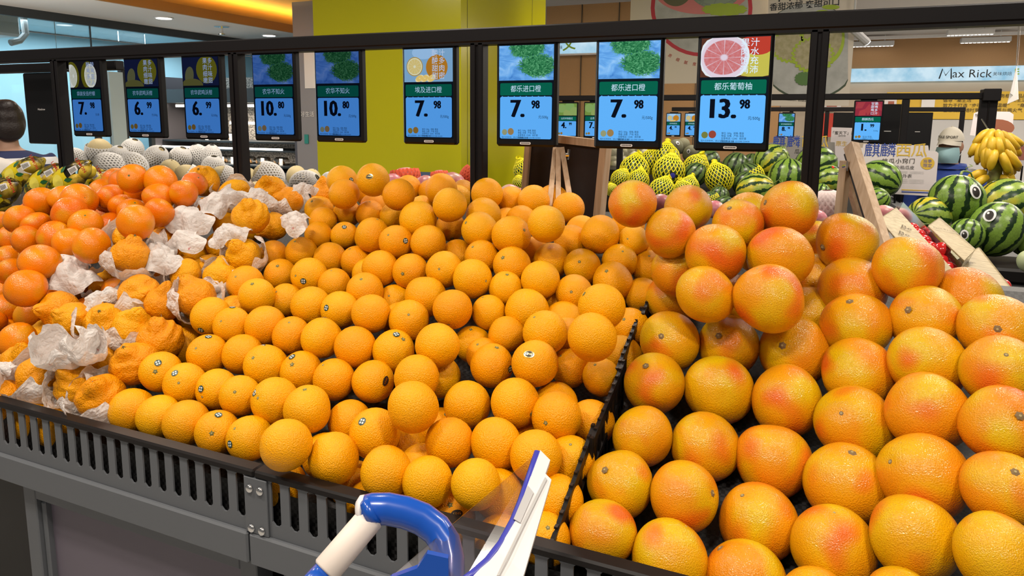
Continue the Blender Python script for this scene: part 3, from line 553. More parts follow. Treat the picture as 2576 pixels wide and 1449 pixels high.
# ------------------------------------------------------------------ price displays
def dmat(k, key, col, s=1.0):  # k puts the dimming of obliquely viewed screens into their colours
    nm = 'display_%s_%d' % (key, int(k*100))
    return bpy.data.materials.get(nm) or glow(nm, tuple(c*kk for c, kk in zip(col, (k**1.08, k, k**0.68))), s)
def lettuce_mat(k):
    nm = 'display_lettuce_%d' % int(k*100)
    if bpy.data.materials.get(nm): return bpy.data.materials[nm]
    m, nt, b = nmat(nm); nt.nodes.remove(b); tc = nd(nt, 'ShaderNodeTexCoord')
    sp = nd(nt, 'ShaderNodeSeparateXYZ', {0: tc.outputs['Generated']}); g2 = nd(nt, 'ShaderNodeCombineXYZ', {0: sp.outputs[0], 2: sp.outputs[2]})
    n1 = nd(nt, 'ShaderNodeTexNoise', {'Vector': tc.outputs['Generated'], 'Scale': 3.0, 'Detail': 4.0, 'Distortion': 1.2})
    n2 = nd(nt, 'ShaderNodeTexNoise', {'Vector': tc.outputs['Generated'], 'Scale': 13.0, 'Detail': 5.0, 'Distortion': 2.0})
    wt = ramp(nt, n1.outputs['Fac'], [(0.3, (0.05*k, 0.22*k, 0.62*k**.7)), (0.52, (0.16*k, 0.45*k, 0.9*k**.7)), (0.7, (0.35*k, 0.65*k, 1.0*k**.7))])
    gr = ramp(nt, n2.outputs['Fac'], [(0.3, (0.005*k, 0.07*k, 0.03*k)), (0.5, (0.03*k, 0.22*k, 0.08*k)), (0.68, (0.16*k, 0.50*k, 0.25*k))])
    d1 = nd(nt, 'ShaderNodeVectorMath', {0: g2.outputs[0], 1: (0.70, 0.0, 0.42)}, operation='DISTANCE')
    d2 = nd(nt, 'ShaderNodeVectorMath', {0: g2.outputs[0], 1: (0.52, 0.0, 0.95)}, operation='DISTANCE')
    dm = nd(nt, 'ShaderNodeMath', {0: d1.outputs['Value'], 1: d2.outputs['Value']}, operation='MINIMUM')
    ds = nd(nt, 'ShaderNodeMath', {0: n2.outputs['Fac'], 1: -0.35, 2: dm.outputs[0]}, operation='MULTIPLY_ADD')
    mk = nd(nt, 'ShaderNodeMapRange', {'Value': ds.outputs[0], 1: 0.14, 2: 0.18, 3: 1.0, 4: 0.0})
    e = nd(nt, 'ShaderNodeEmission', {'Color': mix(nt, mk.outputs[0], wt, gr)}); nt.links.new(e.outputs[0], nt.nodes['Material Output'].inputs[0]); return m
def slice_mat(k, nm, flesh, light):
    nm = nm+'_%d' % int(k*100)
    if bpy.data.materials.get(nm): return bpy.data.materials[nm]
    m, nt, b = nmat(nm); nt.nodes.remove(b); tc = nd(nt, 'ShaderNodeTexCoord'); sg_ = nd(nt, 'ShaderNodeSeparateXYZ', {0: tc.outputs['Generated']}); g2 = nd(nt, 'ShaderNodeCombineXYZ', {0: sg_.outputs[0], 2: sg_.outputs[2]}); sc = nd(nt, 'ShaderNodeVectorMath', {0: g2.outputs[0], 1: (0.5, 0.0, 0.5)}, operation='SUBTRACT'); sp = nd(nt, 'ShaderNodeSeparateXYZ', {0: sc.outputs[0]})
    an = nd(nt, 'ShaderNodeMath', {0: sp.outputs[2], 1: sp.outputs[0]}, operation='ARCTAN2'); a2 = nd(nt, 'ShaderNodeMath', {0: an.outputs[0], 1: 6.0}, operation='MULTIPLY'); s = nd(nt, 'ShaderNodeMath', {0: a2.outputs[0]}, operation='SINE')
    ab = nd(nt, 'ShaderNodeMath', {0: s.outputs[0]}, operation='ABSOLUTE'); ln = nd(nt, 'ShaderNodeVectorMath', {0: sc.outputs[0]}, operation='LENGTH')
    nz = nd(nt, 'ShaderNodeTexNoise', {'Vector': tc.outputs['Generated'], 'Scale': 14.0, 'Detail': 3.0}); fl = mix(nt, nz.outputs['Fac'], flesh, tuple((a+b_)/2 for a, b_ in zip(flesh, light)))
    ms = nd(nt, 'ShaderNodeMapRange', {'Value': ab.outputs[0], 1: 0.04, 2: 0.16, 3: 1.0, 4: 0.0}); mc = nd(nt, 'ShaderNodeMapRange', {'Value': ln.outputs['Value'], 1: 0.06, 2: 0.10, 3: 1.0, 4: 0.0})
    mx = nd(nt, 'ShaderNodeMath', {0: ms.outputs[0], 1: mc.outputs[0]}, operation='MAXIMUM')
    rm = nd(nt, 'ShaderNodeMapRange', {'Value': ln.outputs['Value'], 1: 0.43, 2: 0.45}); mx2 = nd(nt, 'ShaderNodeMath', {0: mx.outputs[0], 1: rm.outputs[0]}, operation='MAXIMUM')
    c = mix(nt, mx2.outputs[0], fl, light); e = nd(nt, 'ShaderNodeEmission', {'Color': c}); nt.links.new(e.outputs[0], nt.nodes['Material Output'].inputs[0]); return m
DW, DH, DT = 0.150, 0.241, 0.024
def disp_xy(u, v): return (u-0.5)*DW, -v*DH
def rect(mb, u0, v0, u1, v1, y, mi=0, r=0.0):
    x0, z1 = disp_xy(u0, v0); x1, z0 = disp_xy(u1, v1)
    if r <= 0: return mb.add([(x0, y, z0), (x1, y, z0), (x1, y, z1), (x0, y, z1)], [(0, 1, 2, 3)], mi)
    pts = []
    for cx_, cz_, a0 in ((x1-r, z1-r, 0), (x0+r, z1-r, 90), (x0+r, z0+r, 180), (x1-r, z0+r, 270)):
        for a in (0, 30, 60, 90): t = math.radians(a0+a); pts.append((cx_+r*math.cos(t), y, cz_+r*math.sin(t)))
    return mb.add(pts[::-1], [tuple(range(len(pts)))[::-1]], mi)
def disc(mb, u, v, ru, y, mi=0, asp=1.0, n=24, tilt=0.0):
    x, z = disp_xy(u, v); r = ru*DW; pts = []
    for k in range(n):
        a = 2*math.pi*k/n; dx, dz = r*math.cos(a), r*asp*math.sin(a); pts.append((x+dx*math.cos(tilt)-dz*math.sin(tilt), y, z+dx*math.sin(tilt)+dz*math.cos(tilt)))
    return mb.add(pts, [tuple(range(n))], mi)
def clip_to(mb, u0, v0, u1, v1):
    x0, z1 = disp_xy(u0, v0); x1, z0 = disp_xy(u1, v1); mb.v = [(min(max(x, x0), x1), y, min(max(z, z0), z1)) for x, y, z in mb.v]; return mb
def display(loc, k, pic, name, p1, p2, unit, lab, small=False, scale=1.0, slogan=None, group='price displays'):
    r = empty('price_display', loc); r.scale = (scale,)*3; tag(r, lab, 'price display', group)
    MB().bevbox((-DW/2, 0.0, -DH), (DW/2, DT, 0), 0.005).build('housing', MT['housing'], r)
    MB().box((-DW*0.28, DT-0.002, -0.002), (DW*0.28, DT, 0.008)).build('hanger_clip', MT['black'], r)
    y = -0.0006; W = dmat(k, 'text', (0.62, 0.84, 1.0)); CARD = dmat(k, 'card', (0.13, 0.48, 1.0)); DK = dmat(k, 'ink', (0.004, 0.006, 0.012)); BAN = dmat(k, 'banner', (0.003, 0.13, 0.075))
    rect(MB(), 0.045, 0.03, 0.955, 0.935, y+0.0002).build('screen', dmat(k, 'back', (0.006, 0.010, 0.016)), r)
    pm = MB(); rect(pm, 0.05, 0.035, 0.95, 0.365, y)
    kf = k; k = k if k > 0.5 else k*0.55
    if pic == 'lettuce': pc = pm.build('picture', lettuce_mat(k), r)
    else:
        bgc = {'grapefruit': (0.10, 0.035, 0.02), 'orange': (0.30, 0.55, 0.75), 'lemon': (0.05, 0.04, 0.03), 'mandarin': (0.03, 0.04, 0.09), 'melon': (0.20, 0.32, 0.06), 'water': (0.30, 0.03, 0.05)}[pic]
        pc = pm.build('picture', dmat(k, 'pic_'+pic, bgc), r)
        sh = lambda mbx, nm, m: clip_to(mbx, 0.05, 0.035, 0.95, 0.365).build(nm, m, pc)
        if pic == 'grapefruit':
            sh(disc(MB(), 0.78, 0.20, 0.36, y-0.0002, asp=0.8), 'cut_fruit', dmat(k, 'gf_rind', (0.55, 0.50, 0.08))); sh(disc(MB(), 0.80, 0.09, 0.22, y-0.0003, asp=0.7), 'cut_fruit', dmat(k, 'gf_red', (0.50, 0.05, 0.03)))
            sh(disc(MB(), 0.36, 0.20, 0.335, y-0.0004), 'rind', dmat(k, 'gf_rind2', (0.75, 0.80, 0.85))); sh(disc(MB(), 0.36, 0.20, 0.305, y-0.0006), 'slice', slice_mat(k, 'gf_slice', (0.55, 0.05, 0.03), (0.72, 0.62, 0.72)))
        elif pic == 'orange':
            sh(disc(MB(), 0.42, 0.07, 0.22, y-0.0002, asp=0.5), 'plate', dmat(k, 'plate', (0.45, 0.72, 0.95))); sh(disc(MB(), 0.66, 0.22, 0.20, y-0.0003, asp=1.0), 'whole_fruit', dmat(k, 'org', (0.65, 0.26, 0.02)))
            sh(disc(MB(), 0.25, 0.21, 0.155, y-0.0004), 'rind', dmat(k, 'org2', (0.62, 0.40, 0.08))); sh(disc(MB(), 0.25, 0.21, 0.14, y-0.0006), 'slice', slice_mat(k, 'or_slice', (0.55, 0.40, 0.08), (0.62, 0.62, 0.45)))
            for uu in (0.34, 0.44, 0.56): sh(disc(MB(), uu, 0.33, 0.085, y-0.0005, asp=0.6, tilt=0.5), 'wedge', slice_mat(k, 'or_wedge', (0.65, 0.42, 0.05), (0.72, 0.62, 0.35)))
        elif pic == 'lemon':
            for uu in (0.12, 0.62): sh(disc(MB(), uu, 0.22, 0.22, y-0.0003, asp=1.35), 'rind', dmat(k, 'lem', (0.55, 0.45, 0.02))); 
            for uu in (0.10, 0.68): sh(disc(MB(), uu, 0.22, 0.18, y-0.0005, asp=1.35), 'slice', slice_mat(k, 'lem_s', (0.35, 0.36, 0.28), (0.50, 0.52, 0.50)))
        elif pic == 'mandarin':
            sh(disc(MB(), 0.66, 0.18, 0.26, y-0.0003, asp=1.0), 'whole_fruit', dmat(k, 'man', (0.50, 0.42, 0.02))); sh(disc(MB(), 0.22, 0.25, 0.11, y-0.0004, asp=1.6, tilt=-0.2), 'wedge', dmat(k, 'man_w', (0.42, 0.38, 0.10))); sh(disc(MB(), 0.28, 0.36, 0.28, y-0.0005, asp=0.45), 'wedge', dmat(k, 'man_w2', (0.40, 0.34, 0.06)))
        elif pic == 'melon':
            for uu, vv in ((0.25, 0.17), (0.62, 0.12), (0.55, 0.31), (0.85, 0.25)): sh(disc(MB(), uu, vv, 0.22, y-0.0003-uu*0.0003, asp=0.85), 'cut_fruit', dmat(k, 'mel%d' % int(uu*10), (0.20+0.4*vv, 0.42, 0.12)))
        elif pic == 'water':
            for uu, vv in ((0.2, 0.12), (0.5, 0.22), (0.3, 0.30), (0.8, 0.15), (0.75, 0.32)): sh(disc(MB(), uu, vv, 0.22, y-0.0003-uu*0.0003, asp=0.6, n=4, tilt=uu*3), 'cut_fruit', dmat(k, 'wat%d' % int(uu*10), (0.35+0.3*vv, 0.05, 0.06)))
    k = kf
    bn = rect(MB(), 0.07, 0.390, 0.93, 0.508, y, r=0.003).build('name_banner', BAN, r)
    x, z = disp_xy(0.5, 0.449); put_text(name, W, 0.0165 if len(name) <= 5 else 0.0150, (x, y-0.0004, z), (1, 0, 0), (0, 0, 1), bn, xs=0.92, name='product_name')
    cd_ = rect(MB(), 0.07, 0.520, 0.93, 0.925, y, r=0.004).build('price_panel', CARD, r)
    if not small:
        for i in range(24): rect(m_ := MB(), 0.10+i*0.0335, 0.5155, 0.118+i*0.0335, 0.5215, y-0.0002).build('perforation', CARD, cd_) if i % 3 == 0 and k > 0.5 else None
    wid = 0.030 if len(p1) == 1 else 0.052
    x, z = disp_xy(0.34 if len(p1) == 1 else 0.33, 0.642); put_text(p1+'.', DK, 0.056, (x+0.004, y-0.0004, z), (1, 0, 0), (0, 0, 1), cd_, bold=0.012, xs=0.90, name='price_figures', fat=0.035)
    x, z = disp_xy(0.665, 0.599); put_text(p2, DK, 0.026, (x, y-0.0004, z), (1, 0, 0), (0, 0, 1), cd_, bold=0.012, xs=0.78, name='price_figures', fat=0.035)
    x, z = disp_xy(0.86, 0.716); put_text(unit, DK, 0.0088, (x, y-0.0004, z), (1, 0, 0), (0, 0, 1), cd_, align='RIGHT', xs=0.85, name='unit_text') if False else put_text(unit, DK, 0.0088, (x-0.010, y-0.0004, z), (1, 0, 0), (0, 0, 1), cd_, xs=0.85, name='unit_text')
    ic = {'grapefruit': ((0.18, 0.20, 0.05), (0.30, 0.06, 0.04)), 'lettuce': ((0.32, 0.34, 0.18), (0.35, 0.22, 0.08))}.get(pic, ((0.30, 0.22, 0.04), (0.33, 0.18, 0.03)))
    for (u, v, ru), cc in zip(((0.15, 0.862, 0.045), (0.255, 0.856, 0.052)), ic): disc(MB(), u, v, ru, y-0.0003-u*0.0004, n=16, asp=1.05).build('fruit_icon', dmat(k, 'ic_%d' % int(cc[0]*100), cc), cd_)
    if not small:
        for i, s in enumerate(('单位: 500g   规格: 散装', '等级: 合格   产地: 埃及', '监督电话: 12345   核价章')):
            x, z = disp_xy(0.375, 0.846+i*0.0225); put_text(s, DK, 0.0054, (x, y-0.0004, z), (1, 0, 0), (0, 0, 1), cd_, align='LEFT', xs=0.86, name='small_print')
        x, z = disp_xy(0.10, 0.913); put_text('图片仅供参考，请以实物为准', DK, 0.0042, (x, y-0.0004, z), (1, 0, 0), (0, 0, 1), cd_, align='LEFT', name='small_print')
        bm = MB(); u = 0.375
        while u < 0.55: wv = random.choice((0.003, 0.006)); rect(bm, u, 0.906, u+wv, 0.922, y-0.0004); u += wv+random.choice((0.003, 0.006))
        bm.build('barcode', DK, cd_); x, z = disp_xy(0.565, 0.915); put_text('031598-520430', DK, 0.0045, (x, y-0.0004, z), (1, 0, 0), (0, 0, 1), cd_, align='LEFT', name='small_print')
        if slogan:
            for j, colm_ in enumerate(slogan):
                for i, ch in enumerate(colm_): x, z = disp_xy(0.63+j*0.125, 0.085+i*0.075); put_text(ch, dmat(k, 'slog', (0.70, 0.85, 1.0)), 0.0175, (x, y-0.0012, z), (1, 0, 0), (0, 0, 1), pc, bold=0.006, name='slogan_character')
    lp = MB(); x, z = disp_xy(0.5, 0.967); rr = rect(lp, 0.41, 0.956, 0.59, 0.980, -0.0005, r=0.0025); ls = lp.build('maker_label', MT['white'], r)
    for i in range(7): bx_ = x-0.0105+i*0.0032; MB().box((bx_, -0.0009, z-0.0012), (bx_+0.0022, -0.0006, z+0.0012)).build('label_print', MT['ink'], ls) if not small else None
    return r
DY = 1.552
D_IN = [(-2.071, 0.30, 'lemon', '袋装安岳柠檬', '7', '98', '元/袋', 'dim price display reading 7.98, leftmost of the lit row', ('酸爽多汁', '酸爽宜人')),
        (-1.826, 0.32, 'mandarin', '农华武鸣沃柑', '6', '99', '元/500g', 'dim price display reading 6.99, second from left in the row', ('果肉细嫩', '多汁味甜')),
        (-1.592, 0.32, 'mandarin', '农华武鸣沃柑', '6', '99', '元/500g', 'dim price display reading 6.99, just left of the second black post', ('果肉细嫩', '多汁味甜')),
        (-1.332, 0.35, 'lettuce', '农华不知火', '10', '80', '元/500g', 'dim price display reading 10.80, just right of the second black post', None),
        (-1.121, 0.38, 'lettuce', '农华不知火', '10', '80', '元/500g', 'dim price display reading 10.80, at the left edge of the yellow column', None),
        (-0.852, 0.62, 'orange', '埃及进口橙', '7', '98', '元/500g', 'price display reading 7.98 with a cut orange picture, before the yellow column', ('酸酸甜甜', '汁多肉密')),
        (-0.595, 0.85, 'lettuce', '都乐进口橙', '7', '98', '元/500g', 'bright price display reading 7.98 with a lettuce picture, right beside the third post', None),
        (-0.355, 0.92, 'lettuce', '都乐进口橙', '7', '98', '元/500g', 'bright price display reading 7.98 with a lettuce picture, above the chalkboard frame', None),
        (-0.1355, 1.0, 'grapefruit', '都乐葡萄柚', '13', '98', '元/500g', 'brightest and largest price display reading 13.98 with a red grapefruit slice', ('果肉饱满', '汁水充沛'))]
for x, k, pic, nm, a, b_, un, lb, sl in D_IN:
    display((x, DY, BZ0-0.002), k, pic, nm, a, b_, un, lb, slogan=sl, group='price displays on the front rail')
q = at(88, 158, 2.42)
bd = empty('price_display', (q[0], q[1]+0.02, BZ0-0.032)); tag(bd, 'blank black back of a price display facing away at the left end', 'price display', 'price displays on the front rail'); 
MB().bevbox((-0.085, -0.012, -0.245), (0.085, 0.012, 0), 0.004).build('housing', MT['housing'], bd)
put_text('Hanshow', MT['white'], 0.010, (0.0, -0.0125, -0.125), (1, 0, 0), (0, 0, 1), bd, name='maker_lettering')
# ================================================================== fruit on the stand
# each line: zone x y diameter [t stem-x stem-y] [s sticker-x sticker-y] [k gold-x gold-y]; picture measurements turned into real places below
ORANGES = '''
G 995 200 320
G 1195 248 308
G 1405 293 332
G 1637 365 325 t 1595 375 s 1645 238
G 1880 412 332 t 1770 340 s 1735 455
G 2155 462 382 t 2035 315
H -60 563 370
H 333 668 380
H 648 740 372
H 1010 758 372
H 815 945 240 t 815 915 b 865 980
H 90 705 220
H 440 880 200
H 210 830 160
D 1210 1350 300 t 1170 1350 s 1190 1285
D 1393 1440 305 t 1347 1435 s 1318 1363
G 1635 45 305 s 1515 40 t 1523 100
G 1808 92 300 t 1770 65
G 2070 130 345 s 1923 70 t 1950 110
G 2315 195 345 t 2297 50
H 60 288 325
H 250 375 375 s 155 288
H 490 480 260
H 813 440 360
H 1160 452 375
H 1460 550 390
H 1720 550 300 t 1722 462
H 1630 850 310
H 1520 1120 270 t 1550 1092
H 1180 800 290
H 600 560 180
H 1230 660 170
D 1395 1157 280 s 1290 1222
D 1565 1222 298 t 1478 1175 s 1570 1090
D 1828 1218 292
D 2003 1310 318 t 1912 1250 s 1975 1158
D 2270 1352 310 t 2200 1297 s 2200 1240
D 2515 1410 310 t 2435 1303
E 235 1425 315 b 328 1420
E 565 1395 335
H 537 175 375
H 740 290 190 t 780 240
H 945 157 350
H 1305 147 368 t 1430 225
H 1610 120 250
H 1620 250 370 t 1540 295
H 1880 260 265
H 1400 340 160
D 1590 935 288 s 1515 1035
D 1748 1002 275 t 1665 970 s 1750 868
D 2000 1005 300
D 2195 1080 280 t 2180 985 s 2220 945
D 2422 1098 300 s 2445 945
E 100 1165 310
E 390 1192 312 t 462 1107 s 410 1072
E 720 1152 328
E 985 1145 270 t 970 1037
E 1065 1228 255 t 1025 1150
E 1130 1302 322 t 1167 1170 s 1265 1330
E 1455 1288 345 k 1410 1220
E 1720 1322 290 t 1648 1232
E 1955 1392 280 t 1910 1305
E 2105 1200 230
E 740 1330 170
D 1848 690 272 t 1775 635
D 1935 780 266 t 1900 690
D 2155 812 248 t 2083 750
D 2340 855 290
E -15 885 280 s -115 870
E 220 915 292
E 505 962 300 t 503 922
E 835 880 296 t 805 995
E 1110 905 255 t 1065 797
E 1240 1070 270
E 1395 888 320
E 1530 1055 332 t 1450 940
E 1672 940 240
E 1885 1090 362
E 1700 1030 150
E 2170 990 235 t 2128 960
D 2113 622 242 t 2090 555
D 2330 628 272 t 2228 628 s 2285 668
E -55 692 242 t -80 590
E 175 745 276 t 147 660
E 400 795 195 t 357 780
E 630 785 302
E 985 650 297 t 1085 668
E 1235 722 255 t 1245 620
E 1495 660 288
E 1590 770 150
E 1750 755 275 t 1730 750
E 1955 862 346 t 1825 765
E 2262 775 262
D 2058 475 225
D 2272 458 238 t 2225 375 s 2205 407
D 2485 500 242
E 110 522 235 t 60 432
E 290 572 272
E 515 595 266 t 458 613
E 770 580 272 t 733 578
E 870 452 185
E 1055 490 255 t 990 415
E 1280 550 284 t 1213 492
E 1577 515 266
E 1440 430 190
E 1810 562 276 t 1790 525
E 2090 522 262 t 2113 447
E 2040 672 294 t 1995 595
E 2320 575 280 t 2315 480
E 2330 440 150
D 2400 324 206
D 2405 134 212 t 2350 70
E 40 157 206 s 15 65
E 20 325 206 s 18 262
E 210 165 208 t 210 73
E 385 180 198 t 375 105
E 230 320 248 t 265 210 s 197 220
E 410 375 254 t 352 322 s 478 365
E 575 208 278
E 650 380 266
E 820 258 220 t 830 345
E 1068 172 262
E 1037 282 266 t 938 232
E 1275 322 286 t 1368 287
E 1350 195 190
E 1245 195 150
E 1540 238 280
E 1725 345 190
E 1805 272 190
E 1945 318 284
E 2195 362 228 t 2152 350
X 866 488 75
X 861 455 76 s 883 453
X 938 453 82 k 929 444
X 930 486 70
X 1003 490 80
X 1027 474 66
X 1110 476 80
X 1083 482 60
X 1153 500 66
X 1165 484 62
X 1225 488 80
X 1286 505 72
X 1343 506 80
X 1391 496 60
X 1430 524 80
X 812 555 68
X 940 520 66
E 812 95 256
'''
MANDARINS = '''
A 870 1345 150
A 1000 1345 210 t 968 1320
A 1210 1375 238
A 1465 1385 180 t 1500 1330
A 780 1450 196
A 1040 1450 190
A 1190 1470 205
A 1385 1455 195 t 1360 1440
A 840 1490 200
D 310 75 216
D 530 160 248
D 480 45 200
D 600 60 240 t 640 40
D 800 55 175
D 920 105 180
D 1005 145 208 t 1018 68
D 1195 35 215
D 1200 152 216
D 1025 232 256
D 830 262 208
D 645 238 222 t 640 165
D 785 172 155
D 275 248 208
D 365 195 150
D 150 205 212
D 10 230 170 t 30 210
D 90 350 198
D 205 362 212
D 412 338 234
D 520 382 222 t 500 315
D 690 402 252
D 875 395 165
D 265 465 208
D 300 528 278
D 510 505 185
D 60 505 205 t -20 470
D 85 595 194
D 155 615 140
D 510 560 160
D 195 722 272
D 20 735 145
D 60 872 222
D 240 925 220
D 30 1045 165
D 130 1118 256
D 20 1250 130
D 375 775 130
D -60 600 200
D -70 980 200
D 800 130 120
'''
DEKOPONS = '''
D 1010 352 285 t 1080 230
D 985 475 282 t 1010 350
D 1220 238 175 t 1150 240
D 1235 365 185 t 1150 370
D 1530 110 130
D 1530 -85 240 t 1500 -160
X 590 490 78
D 1890 182 266 t 1855 85
D 2062 255 212 t 1975 290
D 2180 62 202 t 2090 40
D 2030 -60 120 t 2000 -90
X 822 480 60 t 812 455
D 1665 405 215
D 1835 450 205 t 1772 400
D 1580 545 140
D 1660 640 252 t 1662 515
D 1400 618 230 t 1290 560
D 800 692 226 t 830 595
D 1055 775 302 t 1090 770
D 1230 845 262 t 1245 730
D 1480 795 290 t 1400 665
D 450 895 300 t 315 885
D 545 960 265 t 430 915
D 800 990 312 t 755 910
D 1000 1025 292 t 1035 915
D 1210 1110 322 t 1165 985
D 810 1245 262 t 880 1140
D 1010 1290 335 t 943 1187
D 185 1285 305 t 160 1190
D 305 1385 312 t 325 1280
D 570 1455 295 t 485 1355
G 770 105 345 t 715 15
G 40 55 150
D 1770 835 120
D 360 1030 140
'''
GRAPEFRUITS = '''
E 2190 85 350 v 2
F 45 125 345 v 2
X 1688 585 124 v 2
F 418 240 372 t 355 112 v 2
X 1984 527 143 t 1920 508 v 2
F 500 125 215 v 1
F 250 460 436 v 2
F 580 375 292 v 1
F 732 488 470 v 2
F 1232 368 440 t 1048 415 v 2
F 1010 355 265 v 1
F 1005 610 270 v 1
F 1290 735 470 v 1
F 1700 572 480 v 2
F 2150 800 470 v 1
F 172 768 440 v 1
F 655 805 498 t 570 585 v 2
F 960 885 330 v 1
F 430 760 260 v 0
F 1310 1000 500 t 1258 806 v 1
F 1840 960 500 t 1695 880 v 1
F 2375 1035 520 t 2375 1030 v 1
X 1692 742 104 v 0
X 1702 668 100 t 1712 636 v 1
F 358 1152 450 t 270 1075 v 0
X 1684 858 146 t 1663 845 v 0
F 845 1200 510 t 748 1150 v 0
F 1320 1368 505 v 0
F 1840 1285 530 v 0
F 2400 1352 530 t 2440 1225 v 0
I 272 45 500 v 0
X 1648 964 150 t 1623 918 v 0
I 785 128 520 v 0
I 1295 303 545 t 1200 225 v 0
I 1838 218 560 v 0
I 2425 313 580 t 2550 240 v 0
I 175 472 500 v 0
X 1616 1098 152 v 0
I 690 580 530 v 0
I 1235 760 595 t 1280 520 v 0
I 1815 698 620 t 1570 590 v 0
I 2425 795 560 t 2515 655 v 0
H 2095 756 490 t 1975 645 v 0
X 1721 1249 172 t 1796 1240 v 0
I 572 1047 560 t 455 845 v 0
I 1125 1232 585 t 1145 985 v 0
I 1742 1155 620 v 0
I 2372 1290 590 v 0
H 1965 1122 500 v 0
X 1680 1406 182 t 1724 1328 v 0
I 475 1490 585 t 285 1240 v 0
I 1010 1670 520 v 0
I 1665 1690 560 v 0
'''
def parse(txt):
    out = []
    for ln in txt.strip().splitlines():
        t = ln.split(); z = t[0]; s = ZONE[z][2]; px, py = zpx(z, float(t[1]), float(t[2])); it = dict(px=px, py=py, d=float(t[3])/s); i = 4
        while i < len(t):
            if t[i] == 'v': it['v'] = int(t[i+1]); i += 2
            else: it[t[i]] = zpx(z, float(t[i+1]), float(t[i+2])); i += 3
        out.append(it)
    return out
def plane_hit(px, py, a, b):       # centre plane z = a + b*y (relative to eye height)
    r = ray(px, py); t = a/(r[2]-b*r[1]); return t
def solve(items, a, b, dn, levels, lev_of=None):
    for it in items:
        best = None
        for L in levels:
            if lev_of and 'v' in it and L != levels[it['v']]: continue
            t = plane_hit(it['px'], it['py'], a+L, b); D = it['d']/FPX*t
            if t <= 0: continue
            sc_ = abs(math.log(D/dn))+0.02*abs(L)
            if best is None or sc_ < best[0]: best = (sc_, t, D, L)
        t = best[1]; D = best[2]; lim = 0.14; key = it['py']+it['d']*0.25; far = 0.0
        if D < dn*0.80:            # only a part of it shows: full-sized fruit sitting deeper, behind its neighbours
            L = levels[0] if not lev_of else best[3]; t = plane_hit(it['px'], it['py'], a+L, b); dfull = dn*0.95/t*FPX; it['py'] += max(0, dfull-it['d'])*0.45; it['d'] = dfull; D = dn*0.95; far = 0.05
            t = plane_hit(it['px'], it['py'], a+L, b)
        if D > dn*(1+lim): t *= dn*(1+lim)/D
        if D < dn*(1-lim): t *= dn*(1-lim)/D
        it['tp'] = plane_hit(it['px'], key, a+(best[3] if lev_of else 0), b)+far
        it['t'] = it['t0'] = t; it['ray'] = ray(it['px'], it['py']); it['lev'] = best[3]
    return items
O_ = solve(parse(ORANGES), -0.925, 0.475, 0.078, (-0.06, 0.0, 0.06))
M_ = solve(parse(MANDARINS), -1.17, 0.74, 0.073, (-0.08, 0.0, 0.06))
K_ = solve(parse(DEKOPONS), -0.93, 0.50, 0.085, (-0.03, 0.03, 0.09))
G_ = solve(parse(GRAPEFRUITS), -1.018, 0.515, 0.102, (0.0, 0.055, 0.115), True)
ALLF = []
for k_, L_ in (('o', O_), ('m', M_), ('k', K_), ('g', G_)):
    for it in L_: it['kind'] = k_; ALLF.append(it)
def relax(items, it_n=220):
    n = len(items); R = np.array([i['ray'] for i in items]); T = np.array([i['t'] for i in items]); T0 = T.copy(); TP = np.array([i['tp'] for i in items]); d = np.array([i['d'] for i in items])/FPX/2
    iu, ju = np.triu_indices(n, 1); isO = np.array([i['kind'] == 'o' for i in items]) & (R[:, 0] < -0.12); isG = np.array([i['kind'] == 'g' for i in items]) & (R[:, 0] < 0.0)
    TM = np.array([(-1.045+0.040)/(R_[2]-0.47*R_[1]) for R_ in R])   # no deeper than resting on the mat
    for _ in range(it_n):
        P = R*T[:, None]; rad = d*T; dd = P[iu]-P[ju]; dist = np.linalg.norm(dd, axis=1)+1e-9; need = (rad[iu]+rad[ju])*0.965; ov = need-dist
        sel = np.where(ov > 0)[0]
        if len(sel) == 0: break
        dT = np.zeros(n)
        for s in sel:
            i, j = iu[s], ju[s]; sg = 1 if TP[i] > TP[j] else -1; m = min(ov[s]*0.3, 0.012); dT[i] += sg*m; dT[j] -= sg*m
        dT += (T0-T)*0.012; T = T+np.clip(dT, -0.010, 0.010); T = np.clip(T, T0-0.13, np.minimum(T0+0.15, TM)); T = np.where(isO & (R[:, 0]*T+d*T*0.5 > DX), np.minimum(TM+0.02, (DX-0.002)/np.minimum(R[:, 0]+d*0.5, -1e-3)), T); T = np.where(isG & (R[:, 0]*T-d*T*0.85 < DX), np.maximum(T0-0.12, np.minimum(T, (DX+0.004)/np.minimum(R[:, 0]-d*0.85, -1e-3))), T)
    for k, i in enumerate(items): i['t'] = float(T[k]); i['P'] = CAMP+R[k]*T[k]; i['r'] = float(d[k]*T[k])
relax(ALLF)
